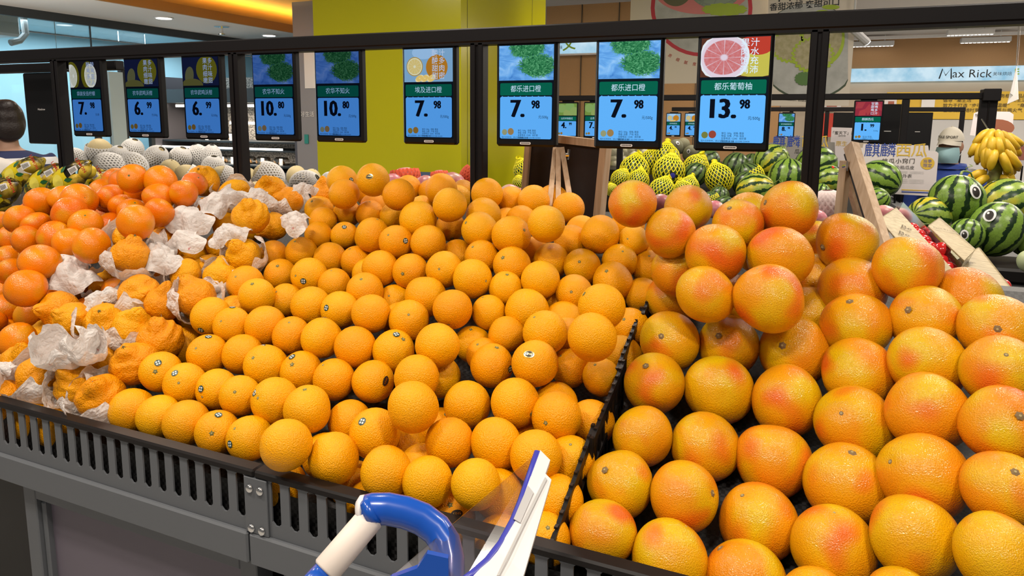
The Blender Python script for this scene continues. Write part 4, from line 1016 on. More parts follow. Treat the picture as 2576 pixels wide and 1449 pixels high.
# hidden lower layer, kept only where it can be glimpsed
def fill(x0, x1, a, b, rad, kind, y0, y1):
    out = []; sp = rad*2.04; row = 0; y = y0
    while y < y1:
        x = x0+(row % 2)*sp/2
        while x < x1:
            P = np.array([x, y, H+a+b*y]); ok = True
            for it in ALLF:
                if np.linalg.norm(it['P']-P) < (it['r']+rad)*0.90: ok = False; break
            if ok: out.append(dict(P=P, r=rad, kind=kind, low=True))
            x += sp
        y += sp*0.80; row += 1
    return out
LOW = fill(-1.42, -0.31, -0.985, 0.475, 0.0375, 'o', 0.835, 1.6)+fill(-2.3, -1.40, -1.25, 0.74, 0.036, 'm', 0.84, 1.5)
def visible(items, extra):
    W, Hh = 1288, 725; zb = np.full((Hh, W), 1e9); ib = np.full((Hh, W), -1, int); al = items+extra
    for k, it in enumerate(al):
        v = it['P']-CAMP; z = v@FW
        if z < 0.1: continue
        x = (CX+FPX*(v@RT)/z)/2; y = (CY-FPX*(v@UP)/z)/2; r = it['r']/z*FPX/2
        xa, xb, ya, yb_ = int(max(0, x-r)), int(min(W, x+r+2)), int(max(0, y-r)), int(min(Hh, y+r+2))
        if xa >= xb or ya >= yb_: it['vis'] = 0; continue
        yy, xx = np.mgrid[ya:yb_, xa:xb]; q2 = 1-((xx-x)**2+(yy-y)**2)/r**2; m = q2 > 0; zz = np.where(m, z-it['r']*np.sqrt(np.maximum(q2, 0)), 1e9)
        sub = zb[ya:yb_, xa:xb]; w_ = zz < sub; sub[w_] = zz[w_]; ib[ya:yb_, xa:xb][w_] = k
    cnt = np.bincount(ib[ib >= 0].ravel(), minlength=len(al))
    for k, it in enumerate(al): it['vis'] = int(cnt[k])
visible(ALLF, LOW)
def inpic(i):
    v = i['P']-CAMP; z = v@FW; px = CX+FPX*(v@RT)/z; py = CY-FPX*(v@UP)/z
    return py > (530 if px < 130 else 500 if px < 260 else 450 if px < 480 else 540 if px < 800 else 440)
LOW = [i for i in LOW if i['vis'] >= 14 and inpic(i)]
ALLF = [i for i in ALLF if i['vis'] >= 4]
# ------------------------------------------------------------------ meshes
def fruit_mesh(name, fn, mat, nu=30, nv=20, power=1.0):
    P = []
    for i in range(nv+1):
        th = math.pi*(i/nv)**power; P.append([])
        for j in range(nu):
            ph = 2*math.pi*j/nu; P[-1].append(fn(th, ph))
    mb = MB(); vs = [P[0][0]]; 
    for i in range(1, nv): vs += P[i]
    vs.append(P[nv][0]); fs = [(0, 1+j, 1+(j+1) % nu) for j in range(nu)]
    for i in range(nv-2):
        for j in range(nu): a = 1+i*nu+j; b = 1+i*nu+(j+1) % nu; fs.append((a, a+nu, b+nu, b))
    last = len(vs)-1; o = 1+(nv-2)*nu; fs += [(last, o+(j+1) % nu, o+j) for j in range(nu)]
    mb.add(vs, fs); return mb.mesh(name, mat, True)
def sph(r, th, ph, sz=1.0): return (r*math.sin(th)*math.cos(ph), r*math.sin(th)*math.sin(ph), sz*r*math.cos(th))
def lumps(seed, n=5, amp=0.012, fr=(1, 3)):
    rg = random.Random(seed); L = [(rg.uniform(*fr), rg.uniform(*fr), rg.uniform(*fr), rg.uniform(0, 6.28), rg.uniform(-amp, amp)) for _ in range(n)]
    return lambda p: sum(a*math.sin(p[0]*x+p[1]*y+p[2]*z+ph) for x, y, z, ph, a in L)
def body(name, mat, seed, dim=0.05, sz=1.0, neck=None, wr=None, amp=0.012, nu=30, nv=20, bot=0.0, power=1.0):
    lf = lumps(seed, 5, amp); lw = lumps(seed+50, 9, wr[1], wr[0]) if wr else None
    def fn(th, ph):
        u = sph(1, th, ph); r = 1+lf(u)-dim*math.exp(-(th/0.16)**2)-bot*math.exp(-((math.pi-th)/0.2)**2)
        if neck: r += neck[0]*math.exp(-(th/neck[1])**2)*(1+0.09*math.cos(5*ph+seed)) - neck[2]*math.exp(-((th-neck[1]*1.75)/0.20)**2)*(0.7+0.25*math.cos(3*ph+seed))
        if wr: r += lw(u)*(1.0+2.2*math.exp(-(th/0.7)**2))
        return sph(r, th, ph, sz)
    return fruit_mesh(name, fn, mat, nu, nv, power)
FM = {'o': [body('orange', MT['orange'], s, 0.035, (1.0, 1.03, 0.98, 1.05)[s % 4], amp=0.014) for s in range(6)],
      'm': [body('mandarin', MT['mandarin'], s+20, 0.07, (0.86, 0.90, 0.84, 0.92)[s % 4], amp=0.02, bot=0.03) for s in range(6)],
      'k': [body('dekopon', MT['dekopon'], s+40, 0.06, (0.92, 0.96)[s % 2], (0.30+0.10*(s % 3), 0.30+0.05*(s % 2), 0.08), ((5, 11), 0.010), 0.03, 40, 30, power=1.25) for s in range(6)],
      'g': [body('grapefruit', MT['grapefruit'], s+60, 0.045, (0.93, 0.97, 0.90, 1.0)[s % 4], amp=0.02, bot=0.03, nu=36, nv=24) for s in range(6)]}
def stem_mesh(name, r, n, mats, z0, hgt, inner=0.55):
    mb = MB(); pts = []
    for k in range(2*n): a = math.pi*k/n; rr = r*(1.0 if k % 2 == 0 else inner); pts.append((rr*math.cos(a), rr*math.sin(a), z0-0.004))
    top = [(0.45*r*math.cos(math.pi*k/n), 0.45*r*math.sin(math.pi*k/n), z0+hgt*0.5) for k in range(2*n)]
    m2 = 2*n; mb.add(pts+top, [(k, (k+1) % m2, m2+(k+1) % m2, m2+k) for k in range(m2)]+[tuple(range(m2, 2*m2))], 0)
    mb.tube([(0, 0, z0), (0, 0, z0+hgt)], [0.34*r, 0.28*r], 7, 1); return mb.mesh(name, mats)
STEM = {'o': stem_mesh('stem_button', 0.135, 5, [MT['stem'], MT['stemc']], 0.972, 0.022), 'm': stem_mesh('stem_button', 0.10, 5, [MT['stem'], MT['leaf']], 0.80, 0.03),
        'g': stem_mesh('stem_button', 0.115, 6, [MT['stemb'], MT['stemc']], 0.935, 0.025, 0.8), 'k': stem_mesh('stem_stub', 0.10, 5, [MT['stem'], MT['stemb']], 1.13, 0.10)}
def on_sphere(u, v, r=1.018): w_ = math.sqrt(max(1e-6, 1-u*u-v*v)); return (u*r, v*r, w_*r)
def patch(poly, r): return [on_sphere(a, b, r) for a, b in poly]
def disc_on(mb, ru, rv, r, mi, n=20, rings=3, lob=0.0, dx=0.0, dy=0.0):
    P = [[on_sphere(dx+ru*k/rings*(1+lob*math.cos(8*t))*math.cos(t), dy+rv*k/rings*(1+lob*math.cos(8*t))*math.sin(t), r) for t in np.linspace(0, 2*math.pi, n, endpoint=False)] for k in range(1, rings+1)]
    c = on_sphere(dx, dy, r); mb.add([c]+P[0], [(0, 1+j, 1+(j+1) % n) for j in range(n)], mi); mb.grid([p for p in P], closed_v=True, mi=mi)
def sq_on(mb, x0, y0, x1, y1, r, mi): mb.add(patch([(x0, y0), (x1, y0), (x1, y1), (x0, y1)], r), [(0, 1, 2, 3)], mi)
mb = MB(); disc_on(mb, 0.16, 0.16, 1.022, 0, 24, 3, 0.05); SK_BASE = mb.mesh('sticker', [MT['stk_green']], True)
mb = MB()
for sx in (-1, 1):
    for sy in (-1, 1): sq_on(mb, sx*0.055-0.036, sy*0.055-0.036, sx*0.055+0.036, sy*0.055+0.036, 1.026, 0)
SK_MARK = mb.mesh('sticker_print', [MT['stk_white']])
mb = MB(); disc_on(mb, 0.23, 0.16, 1.022, 0, 24, 3); disc_on(mb, 0.185, 0.115, 1.026, 1, 24, 3); SK_GOLD = mb.mesh('sticker', [MT['gold'], MT['stk_black']], True)
mb = MB(); disc_on(mb, 0.23, 0.14, 1.022, 0, 24, 3); SK_BLK = mb.mesh('sticker', [MT['stk_black']], True)
def text_on(s, size, mat):
    me = text_mesh(s, mat, bold=0.02).copy()
    for v in me.vertices: v.co = on_sphere(v.co.x*size, v.co.y*size, 1.031)
    return me
KING = text_on('KING', 0.13, MT['gold'])
def hit_dir(P, r, pxy):
    d = ray(*pxy); d = d/np.linalg.norm(d); oc = CAMP-P; b = oc@d; c = oc@oc-r*r; disc_ = b*b-c
    t = -b-math.sqrt(disc_) if disc_ > 0 else -b
    n = CAMP+d*t-P; n = n/np.linalg.norm(n)
    if disc_ <= 0: n = n+UP*0.0
    return n
NAMES = {'o': 'orange', 'm': 'mandarin', 'k': 'dekopon', 'g': 'grapefruit'}
def place(it, idx):
    k = it['kind']; P = it['P']; r = it['r']; tocam = (CAMP-P)/np.linalg.norm(CAMP-P)
    if 't' in it and not isinstance(it['t'], float): sd = hit_dir(P, r*0.97, it['t'])
    elif 'stem_px' in it: sd = hit_dir(P, r*0.97, it['stem_px'])
    else:
        v = rng.normal(size=3); v = v/np.linalg.norm(v); v = v-tocam*max(0, v@tocam)*1.7-tocam*0.35; sd = v/np.linalg.norm(v)
    q = quat_z(sd, random.uniform(0, 6.28)); fm = FM[k][idx % len(FM[k])]
    comp = {'o': 1.02, 'm': 1.07, 'k': 1.02, 'g': 1.03}[k]
    o = link(NAMES[k], fm, loc=P, rot=q, scale=r*comp); it['obj'] = o
    if 'stem_px' in it or k == 'k': 
        s = link(STEM[k].name, STEM[k], o)
        if k == 'k': s.location = (0, 0, (0.0, 0.05, 0.10)[(idx % len(FM[k])) % 3]*1.1-0.01)
        if k == 'g': s.scale = (1, 1, 1); s.location = (0, 0, {0.93: -0.03, 0.97: 0.01, 0.90: -0.06, 1.0: 0.04}[(0.93, 0.97, 0.90, 1.0)[(idx % 6) % 4]])
        if k == 'm': s.location = (0, 0, {0.86: -0.0, 0.90: 0.035, 0.84: -0.02, 0.92: 0.055}[(0.86, 0.90, 0.84, 0.92)[(idx % 6) % 4]])
        if k == 'o': s.location = (0, 0, {1.0: -0.005, 1.03: 0.024, 0.98: -0.024, 1.05: 0.043}[(1.0, 1.03, 0.98, 1.05)[(idx % 6) % 4]])
    for key in ('s', 'k', 'b'):
        if key in it:
            n = hit_dir(P, r, it[key]); ld = q.inverted() @ V(n); me = {'s': SK_BASE, 'k': SK_GOLD, 'b': SK_BLK}[key]
            up = q.inverted() @ V(UP + RT*random.uniform(-.4, .4)); z = ld.normalized(); x = up.cross(z).normalized(); y = z.cross(x)
            if key == 'b': ang = 0.9 if it['py'] < 1000 else 0.2; x, y = x*math.cos(ang)+y*math.sin(ang), y*math.cos(ang)-x*math.sin(ang)
            st_ = link('sticker', me, o, rot=Matrix((x, y, z)).transposed().to_quaternion())
            if key == 's': link('sticker_print', SK_MARK, st_)
            else: link('sticker_lettering', KING, st_)
            st_['label'] = {'s': 'small dark green sticker with white marks', 'k': 'gold rimmed oval sticker', 'b': 'dark oval sticker'}[key]
    return o
for it in ALLF:       # keep stem pixels apart from the distance
    pass
for txt, L_ in ((ORANGES, O_), (MANDARINS, M_), (DEKOPONS, K_), (GRAPEFRUITS, G_)):
    for it, raw in zip(L_, parse(txt)):
        if 't' in raw: it['stem_px'] = raw['t']
for i, it in enumerate(ALLF): place(it, (i*7) % 11)
for i, it in enumerate(LOW): place(it, (i*5) % 11)
# ------------------------------------------------------------------ labels: by look, then row and place in the row
def label_rows(items, fmt, y0, dy, cat, group):
    rows = {}
    for it in items: rows.setdefault(max(0, int((it['P'][1]-y0)/dy)), []).append(it)
    for ri, (k, L_) in enumerate(sorted(rows.items())):
        L_.sort(key=lambda i: i['P'][0])
        for j, it in enumerate(L_):
            look = 'with gold oval sticker' if 'k' in it and not isinstance(it['k'], str) else 'with dark oval sticker' if 'b' in it else 'with green sticker' if 's' in it else 'showing its stem' if 'stem_px' in it else ''
            lb = fmt.format(look=look, j=ORD[j] if j < len(ORD) else 'far', r=ORD[ri]); tag(it['obj'], ' '.join(lb.split()), cat, group)
label_rows([i for i in ALLF if i['kind'] == 'o'], 'navel orange {look}, {j} from left in {r} row from the front rail', 0.78, 0.062, 'orange', 'oranges piled on the stand')
label_rows([i for i in ALLF if i['kind'] == 'm'], 'glossy mandarin {look}, {j} from left in {r} row up the mandarin heap', 0.78, 0.07, 'mandarin', 'mandarins heaped on the stand')
label_rows([i for i in ALLF if i['kind'] == 'k'], 'knobbly dekopon, {j} from left in {r} row of the paper wrapped fruit', 0.78, 0.08, 'dekopon', 'dekopons among wrapping papers')
label_rows([i for i in ALLF if i['kind'] == 'g'], 'pink-blushed grapefruit {look}, {j} from left in {r} grapefruit row from the front', 0.78, 0.085, 'grapefruit', 'grapefruits on the stand')
for it in LOW:
    pass
label_rows([i for i in LOW if i['kind'] == 'o'], 'shaded half-hidden lower orange, {j} from left in {r} underlying row from the rail', 0.78, 0.10, 'orange', 'lower layer of oranges')
label_rows([i for i in LOW if i['kind'] == 'm'], 'shaded half-hidden lower mandarin, {j} from left in {r} underlying row', 0.78, 0.10, 'mandarin', 'lower layer of mandarins')
print('FRUIT', len(ALLF), len(LOW), [(k, sum(1 for i in ALLF if i['kind'] == k)) for k in 'omkg'])
# ================================================================== wrapping papers, lemon bags, melons, apples, easels, tomato packs
def ridged(seed, n, fr, amp):
    rg = random.Random(seed); L = [(rg.gauss(0, 1), rg.gauss(0, 1), rg.gauss(0, 1), rg.uniform(0, 6.28), rg.uniform(*fr)) for _ in range(n)]
    def f(p):
        s = 0
        for x, y, z, ph, k in L:
            l = math.sqrt(x*x+y*y+z*z); s += abs(math.sin(k*(p[0]*x+p[1]*y+p[2]*z)/l+ph))-0.6
        return amp*s/math.sqrt(n)
    return f
def cup_mesh(seed, cover, spread):      # open crumpled paper bowl around a unit sphere, bottom at -z, opening at +z
    f = ridged(seed, 9, (3, 9), 0.16); rg = random.Random(seed); ph1, ph2 = rg.uniform(0, 6), rg.uniform(0, 6); nu, nv = 56, 20; P = []
    for i in range(1, nv+1):
        row = []
        for j in range(nu):
            a = 2*math.pi*j/nu; lim = cover*(1+0.20*math.sin(2*a+ph1)+0.13*math.sin(5*a+ph2)+0.05*math.sin(11*a)); th = lim*i/nv; u = (math.sin(th)*math.cos(a), math.sin(th)*math.sin(a), -math.cos(th))
            w_ = (i/nv); r = 1.08+f(u)*(0.30+0.8*w_)+spread*w_*w_
            row.append((u[0]*r, u[1]*r, u[2]*r))
        P.append(row)
    mb = MB(); mb.add([(0, 0, -1.06)]+P[0], [(0, 1+(j+1) % nu, 1+j) for j in range(nu)]); mb.grid(P, closed_v=True); return mb.mesh('paper_cup', MT['paper'], False)
def crumple_mesh(seed, sx, sy, sz):        # a thin sheet bunched over a dome, with a ragged upturned rim
    f = ridged(seed, 7, (1.6, 4.5), 0.30); g = ridged(seed+5, 8, (5, 11), 0.10); rg = random.Random(seed); p1, p2, p3 = (rg.uniform(0, 6) for _ in range(3)); nu, nv = 60, 22; P = []
    for i in range(1, nv+1):
        row = []
        for j in range(nu):
            a = 2*math.pi*j/nu; s = i/nv; R_ = 1+0.22*math.sin(2*a+p1)+0.14*math.sin(3*a+p2)+0.08*math.sin(7*a+p3); x, y = s*R_*math.cos(a), s*R_*math.sin(a)
            z = 0.75*(1-s**2.2)+f((x, y, 0.3))*(1.1-0.3*s)+g((x, y, 0.6))+0.25*max(0, s-0.8)*math.sin(5*a+p1)*4
            row.append((x*sx, y*sy, z*sz))
        P.append(row)
    mb = MB(); mb.add([(0, 0, (0.75+f((0, 0, .3))*1.1+g((0, 0, .6)))*sz)]+P[0], [(0, 1+j, 1+(j+1) % nu) for j in range(nu)]); mb.grid(P, closed_v=True); return mb.mesh('crumpled_paper', MT['paper'])
for_flat = lambda me: me.polygons.foreach_set('use_smooth', [False]*len(me.polygons))
CUPS = [cup_mesh(s, 1.75+0.1*(s % 3), 0.22+0.10*(s % 2)) for s in range(5)]; CRU = [crumple_mesh(s+30, 1, 0.78, 0.75) for s in range(5)]
for c in CRU: for_flat(c)
def near_k(x, y, z='D'):
    px, py = zpx(z, x, y); return min((i for i in ALLF if i['kind'] == 'k'), key=lambda i: (i['px']-px)**2+(i['py']-py)**2)
CUPL = [('D', 1400, 618, 'open white wrapper with red print behind the long-necked dekopon'), ('D', 1055, 775, 'red-edged white wrapper cupping the large round dekopon in the middle'), ('D', 1480, 795, 'white wrapper under the dekopon with the tall knob'), ('D', 800, 990, 'white wrapper cupping the brownish wrinkled dekopon'), ('D', 1000, 1025, 'white wrapper around the smooth yellow dekopon above the orange rows'),
        ('D', 810, 1245, 'white wrapper under the dekopon beside the empty bag'), ('D', 305, 1385, 'red-edged white wrapper around the dekopon nearest the left rail end'), ('D', 570, 1455, 'white wrapper under the front row dekopon on the rail'), ('G', 770, 105, 'torn white wrapper under the folded dekopon by the first orange'), ('D', 1835, 450, 'white wrapper right of the dekopon beside the first orange row'),
        ('D', 985, 475, 'white wrapper under the pale dekopon below the mandarins'), ('D', 1010, 352, 'white wrapper edge behind the upper dekopon beside the mandarins'), ('X', 590, 490, 'long white wrapper under the smooth fruit beneath the black post'), ('D', 2180, 62, 'white wrapper beside the dekopon at the back edge'), ('D', 800, 692, 'white wrapper under the dekopon right of the big crumpled bag'), ('D', 1660, 640, 'white wrapper edge under the upright dekopon beside the oranges')]
for n, (z, x, y, lb) in enumerate(CUPL):
    it = near_k(x, y, z); P = it['P']; tc_ = (CAMP-P)/np.linalg.norm(CAMP-P); ax = tc_*0.50+np.array([0, 0, 1.0])+RT*random.uniform(-.25, .25); ax = ax/np.linalg.norm(ax)
    o = link('wrapping_paper', CUPS[n % 5], loc=P-ax*it['r']*0.12, rot=quat_z(ax, random.uniform(0, 6.28)), scale=it['r']*1.13); tag(o, lb, 'wrapping paper', 'wrapping papers among the dekopons')
CRUL = [('D', 540, 640, 470, 0, 'largest crumpled white wrapper with a red corner below the mandarins'), ('D', 380, 640, 200, 1, 'twisted white paper end at the left of the largest crumpled wrapper'), ('D', 1420, 90, 250, 2, 'crumpled white wrapper at the back of the dekopon patch'), ('D', 1410, 225, 380, 3, 'wide crumpled white wrapper with a red print in the middle back'), ('D', 1400, 385, 330, 4, 'crumpled white wrapper ball above the cupped dekopon'),
        ('D', 1730, 330, 300, 1, 'tall crumpled white wrapper between two dekopons'), ('D', 1660, 85, 330, 2, 'long crumpled white wrapper below the black post foot'), ('D', 2225, 235, 270, 3, 'round crumpled white wrapper ball beside the left edge of the oranges'), ('D', 1210, 520, 380, 0, 'wide flattened white wrapper in front of the pale dekopon'), ('D', 1960, 40, 220, 4, 'small crumpled white wrapper at the far edge of the patch'), ('D', 760, 810, 260, 2, 'crumpled white wrapper between the big bag and the wrinkled dekopon'), ('D', 30, 1340, 200, 1, 'crumpled white wrapper at the left edge above the rail'), ('D', 2290, -20, 170, 3, 'small white wrapper beside the last dekopon at the back')]
for n, (z, x, y, d, m, lb) in enumerate(CRUL):
    px, py = zpx(z, x, y); t = plane_hit(px, py, -0.915, 0.50); P = CAMP+ray(px, py)*t; rr = d/ZONE[z][2]/2/FPX*t
    o = link('wrapping_paper', CRU[m], loc=P, rot=quat_z(-FW*0.6+UP*0.8+RT*random.uniform(-.3, .3), random.uniform(-.5, .5)), scale=rr*1.0); tag(o, lb, 'wrapping paper', 'wrapping papers among the dekopons')
for z, x, y, d, lb, sd in (('D', 490, 1160, 330, 'empty open white paper bag with a pink stain near the rail', 2), ('D', 640, 1150, 270, 'empty white paper bag leaning behind the pink-stained one', 4)):
    px, py = zpx(z, x, y); t = plane_hit(px, py, -0.88, 0.50); P = CAMP+ray(px, py)*t; rr = d/ZONE[z][2]/2/FPX*t; ax = -FW*0.35+UP*0.9
    o = link('wrapping_paper', CUPS[sd], loc=P, rot=quat_z(ax, sd), scale=(rr*0.95, rr*1.1, rr)); tag(o, lb, 'wrapping paper', 'wrapping papers among the dekopons')
# ------------------------------------------------------------------ lemon bags
LEM = [body('lemon', MT['lemon'], s+80, 0.0, 1.22, (0.16, 0.22, 0.0), None, 0.015, 24, 18) for s in range(3)]
MT['printyel'] = simple('bag_print_yellow', (0.82, 0.66, 0.01), 0.35, noise=(30, (0.75, 0.58, 0.01), 0.2)); MT['printgreen'] = simple('bag_print_green', (0.02, 0.14, 0.04), 0.4); MT['printpale'] = simple('bag_print_slice', (0.86, 0.74, 0.10), 0.35); MT['printred'] = simple('print_red', (0.55, 0.04, 0.02), 0.4)
def lemon_bag(p0, p1, d, wid, lb, lem_px, nm):
    a = at(*p0, d+0.03); b = at(*p1, d-0.0); L = np.linalg.norm(b-a); ax = (b-a)/L; r = empty('lemon_bag', a); tag(r, lb, 'lemon bag', 'bags of lemons')
    side = np.cross(ax, FW); side = side/np.linalg.norm(side); dep = np.cross(side, ax); dep = dep if dep@FW < 0 else -dep
    f = ridged(int(p0[0]), 8, (2, 7), 0.10); P = []; n = 24
    for i in range(15):
        s = i/14; rr = wid*(math.sin(math.pi*min(max(s*0.9+0.06, 0), 1))**0.55)*(1.0 if s < 0.85 else 1-(s-0.85)*3.0)
        P.append([tuple(ax*(s*L*1.18-0.02)+(side*math.cos(t)+dep*math.sin(t)*0.8)*rr*(1+f((math.cos(t), math.sin(t), s*3)))) for t in np.linspace(0, 2*math.pi, n, endpoint=False)])
    MB().grid(P, closed_v=True).build('cellophane', MT['cello'], r)
    def on(s, t, k=1.03): c = ax*(s*L); rr = wid*(math.sin(math.pi*(s*0.9+0.06))**0.55)*k; return tuple(c+(side*math.cos(t)+dep*math.sin(t)*0.8)*rr*1.06)
    pp = MB(); G = [[on(s, t, 1.0) for t in np.linspace(0.5+0.3*abs(s-0.35), 2.5-0.5*abs(s-0.35), 9)] for s in np.linspace(0.06, 0.60, 8)]; pp.grid(G).build('printed_panel', MT['printyel'], r, True)
    for s0, t0, ru in ((0.40, 1.5, 0.13),):
        g2 = MB(); c = [on(s0+ru*math.cos(q)*0.9, t0+ru*4.0*math.sin(q), 1.03) for q in np.linspace(0, 2*math.pi, 16, endpoint=False)]; g2.add([on(s0, t0, 1.035)]+c, [(0, 1+j, 1+(j+1) % 16) for j in range(16)]).build('printed_slice', MT['printpale'], r)
    for s0, t0, an in ((0.60, 1.9, 0.4), (0.62, 1.0, -0.5), (0.18, 1.0, 0.9)):
        lf = [on(s0+0.08*x_*math.cos(an)-0.25*y_*math.sin(an)*0.3, t0+0.35*x_*math.sin(an)+0.35*y_*math.cos(an), 1.05) for x_, y_ in ((-1, 0), (-.4, .45), (.3, .4), (1, 0), (.3, -.4), (-.4, -.45))]
        MB().add(lf, [tuple(range(6))]).build('printed_leaf', MT['printgreen'], r)
    lab = MB().add([on(0.70, 1.75, 1.07), on(0.70, 1.2, 1.07), on(0.86, 1.2, 1.10), on(0.86, 1.75, 1.10)], [(0, 1, 2, 3)]).build('barcode_label', MT['white'], r)
    bm = MB()
    for i in range(7): s1 = 0.72+i*0.017; bm.add([on(s1, 1.68, 1.085), on(s1, 1.32, 1.085), on(s1+0.008, 1.32, 1.085), on(s1+0.008, 1.68, 1.085)], [(0, 1, 2, 3)])
    bm.build('barcode', MT['ink'], lab)
    q0 = np.array(on(0.93, 1.5, 1.12)); put_text('LEMON', MT['printred'], 0.016, q0, side*(1 if side@RT > 0 else -1), ax, r, bold=0.02, name='bag_lettering')
    for i, (z, x, y, dd) in enumerate(lem_px):
        px, py = zpx(z, x, y); rr = dd/ZONE[z][2]/2/FPX*(d+0.02); o = link('lemon', LEM[i % 3], loc=at(px, py, d+0.035), rot=quat_z(ax+side*random.uniform(-.5, .5), i), scale=rr*0.92); tag(o, 'yellow lemon number %s from the bottom inside the %s' % (ORD[i], nm), 'lemon', 'lemons in clear bags'); o['label'] = '%s yellow lemon from the bottom inside the %s' % (ORD[i], nm)
lemon_bag((5, 465), (105, 405), 2.42, 0.042, 'clear lemon bag with yellow print, farthest left and highest', [('M', 170, 640, 220), ('M', 380, 690, 230), ('M', 490, 470, 260)], 'highest left lemon bag')
lemon_bag((70, 490), (160, 420), 2.36, 0.040, 'clear lemon bag with barcode lying in the middle of the lemons', [('M', 520, 800, 230), ('M', 760, 700, 230), ('M', 940, 560, 250)], 'middle lemon bag')
lemon_bag((130, 487), (222, 412), 2.27, 0.042, 'front clear lemon bag with bright yellow print and barcode', [('M', 900, 880, 220), ('M', 1170, 720, 260), ('M', 1350, 570, 240)], 'front lemon bag')
lemon_bag((205, 480), (268, 432), 2.38, 0.036, 'clear lemon bag partly hidden behind the mandarins', [('M', 1330, 800, 200), ('M', 1510, 680, 250)], 'half hidden lemon bag')
lemon_bag((-30, 505), (48, 462), 2.20, 0.042, 'clear lemon bag cut off by the left edge of the picture', [('M', 40, 1080, 230), ('M', 110, 840, 280)], 'leftmost low lemon bag')
# ------------------------------------------------------------------ lattice nets
def net_mesh(name, mat, n, m, th0, th1, rfun, wd, hgt, jag=0.0):
    mb = MB(); 
    def pt(i, j): 
        th = th0+(th1-th0)*j/m; a = 2*math.pi*(i+(0.5 if j % 2 else 0))/n; r = rfun(th, a)
        return np.array([r*math.sin(th)*math.cos(a), r*math.sin(th)*math.sin(a), r*math.cos(th)])
    for j in range(m):
        for i in range(n):
            a = pt(i, j)
            for di in ((0, -1) if j % 2 == 0 else (0, 1)):
                b = pt(i+di, j+1); t = b-a; t = t/(np.linalg.norm(t)+1e-9); nrm = (a+b)/2; nrm = nrm/np.linalg.norm(nrm); s = np.cross(t, nrm)*wd/2; u = nrm*hgt
                mb.add([a-s, a+u, a+s, b-s, b+u, b+s], [(0, 1, 4, 3), (1, 2, 5, 4)])
    return mb.mesh(name, mat, True)
FOAM = [net_mesh('foam_net', MT['foam'], 26, 15, math.pi*0.99, c, (lambda th, a, q=q: 1.05+0.10*max(0, 1.3-th)**2*q), 0.115, 0.05) for c, q in ((1.15, 1.0), (0.75, 1.0), (0.25, 0.4), (1.35, 0.5))]
PMEL = [body('pale_melon', MT['palemelon'], s+90, 0.0, 1.15, None, None, 0.02, 28, 18) for s in range(3)]
FML = [  # zone x y d foam-variant(-1 bare) tilt-right tilt-up depth label
 ('M', 1180, 360, 290, 2, -0.6, 0.8, 2.95, 'white foam-netted melon with ruffled end, leftmost behind the lemon bags'), ('M', 1530, 250, 390, 0, 0.2, 1.0, 3.0, 'tallest white foam-netted melon above the front lemon bag'), ('M', 1830, 330, 300, 2, 0.3, 0.6, 2.85, 'small white foam-netted melon right of the tallest one'), ('M', 2040, 240, 330, 2, 0.4, 0.8, 3.05, 'white foam-netted melon with pointed tip at the back'),
 ('M', 2060, 480, 400, 2, -0.5, 0.6, 2.75, 'white foam-netted melon with dark open holes above the mandarins'), ('M', 2410, 350, 350, 2, 0.5, 0.5, 2.85, 'white foam-netted melon with gathered round end'), ('M', 1720, 460, 420, 2, -0.8, 0.3, 2.7, 'flattened pinkish-white foam sleeve beside the front lemon bag'),
 ('N', 160, 520, 330, -1, 0.3, 0.7, 2.65, 'bare pale yellow melon with two dark scratches left of the black post'), ('N', 430, 610, 370, 3, -0.7, 0.5, 2.6, 'pale melon half out of its foam net above the mandarins'), ('N', 310, 350, 320, 2, 0.4, 0.8, 2.9, 'white foam-netted melon leaning right behind the bare melon'), ('N', 590, 320, 310, 2, -0.2, 1.0, 2.95, 'tall white foam sleeve left of the square-topped one'), ('N', 780, 330, 320, 2, 0.15, 1.0, 2.9, 'square-topped white foam sleeve left of the black post'),
 ('N', 800, 500, 340, 2, 0.2, 0.9, 2.75, 'white foam-netted melon just left of the black post'), ('N', 950, 630, 380, 3, -0.8, 0.35, 2.55, 'scarred pale melon with its foam net pushed to the right, left of the post'), ('N', 1310, 620, 270, -1, 0.2, 0.8, 2.7, 'bare pale melon just right of the black post'), ('N', 1610, 610, 420, 1, -0.75, 0.45, 2.6, 'pale melon looking out of a wide open ruffled foam net'),
 ('N', 2020, 610, 310, -1, 0.0, 1.0, 2.8, 'bare pale yellow melon nearest the yellow column'), ('N', 2240, 650, 300, -1, 0.4, 0.9, 2.7, 'bare pale melon behind the flat foam net'), ('N', 2150, 720, 400, 2, 0.9, 0.4, 2.5, 'flat folded white foam net in front of the bare melons'), ('N', 1420, 830, 300, -1, 0.5, 0.9, 2.4, 'low pale melon peeping above the papers by the post foot'), ('N', 2500, 680, 240, 2, 0.3, 0.9, 2.5, 'foam-netted melon beside the first back row oranges')]
for n, (z, x, y, d, fv, tr_, tu, dep, lb) in enumerate(FML):
    px, py = zpx(z, x, y); rr = d/ZONE[z][2]/2/FPX*dep; ax = RT*tr_+UP*tu-FW*0.35; q = quat_z(ax, n)
    if fv == 2 and 'sleeve' in lb or 'flat folded' in lb:
        o = link('foam_sleeve', FOAM[2], loc=at(px, py, dep), rot=q, scale=(rr, rr*0.8, rr*1.1)); tag(o, lb, 'foam net', 'foam nets without melons'); continue
    o = link('pale_melon', PMEL[n % 3], loc=at(px, py, dep), rot=q, scale=rr*0.93); tag(o, lb, 'melon', 'pale melons behind the mandarins')
    if fv >= 0: link('foam_net', FOAM[fv], o, scale=(1.03, 1.03, 1.16))
    link('stem_button', STEM['g'], o, scale=(0.6, 0.6, 1.18), loc=(0, 0, 0.05))
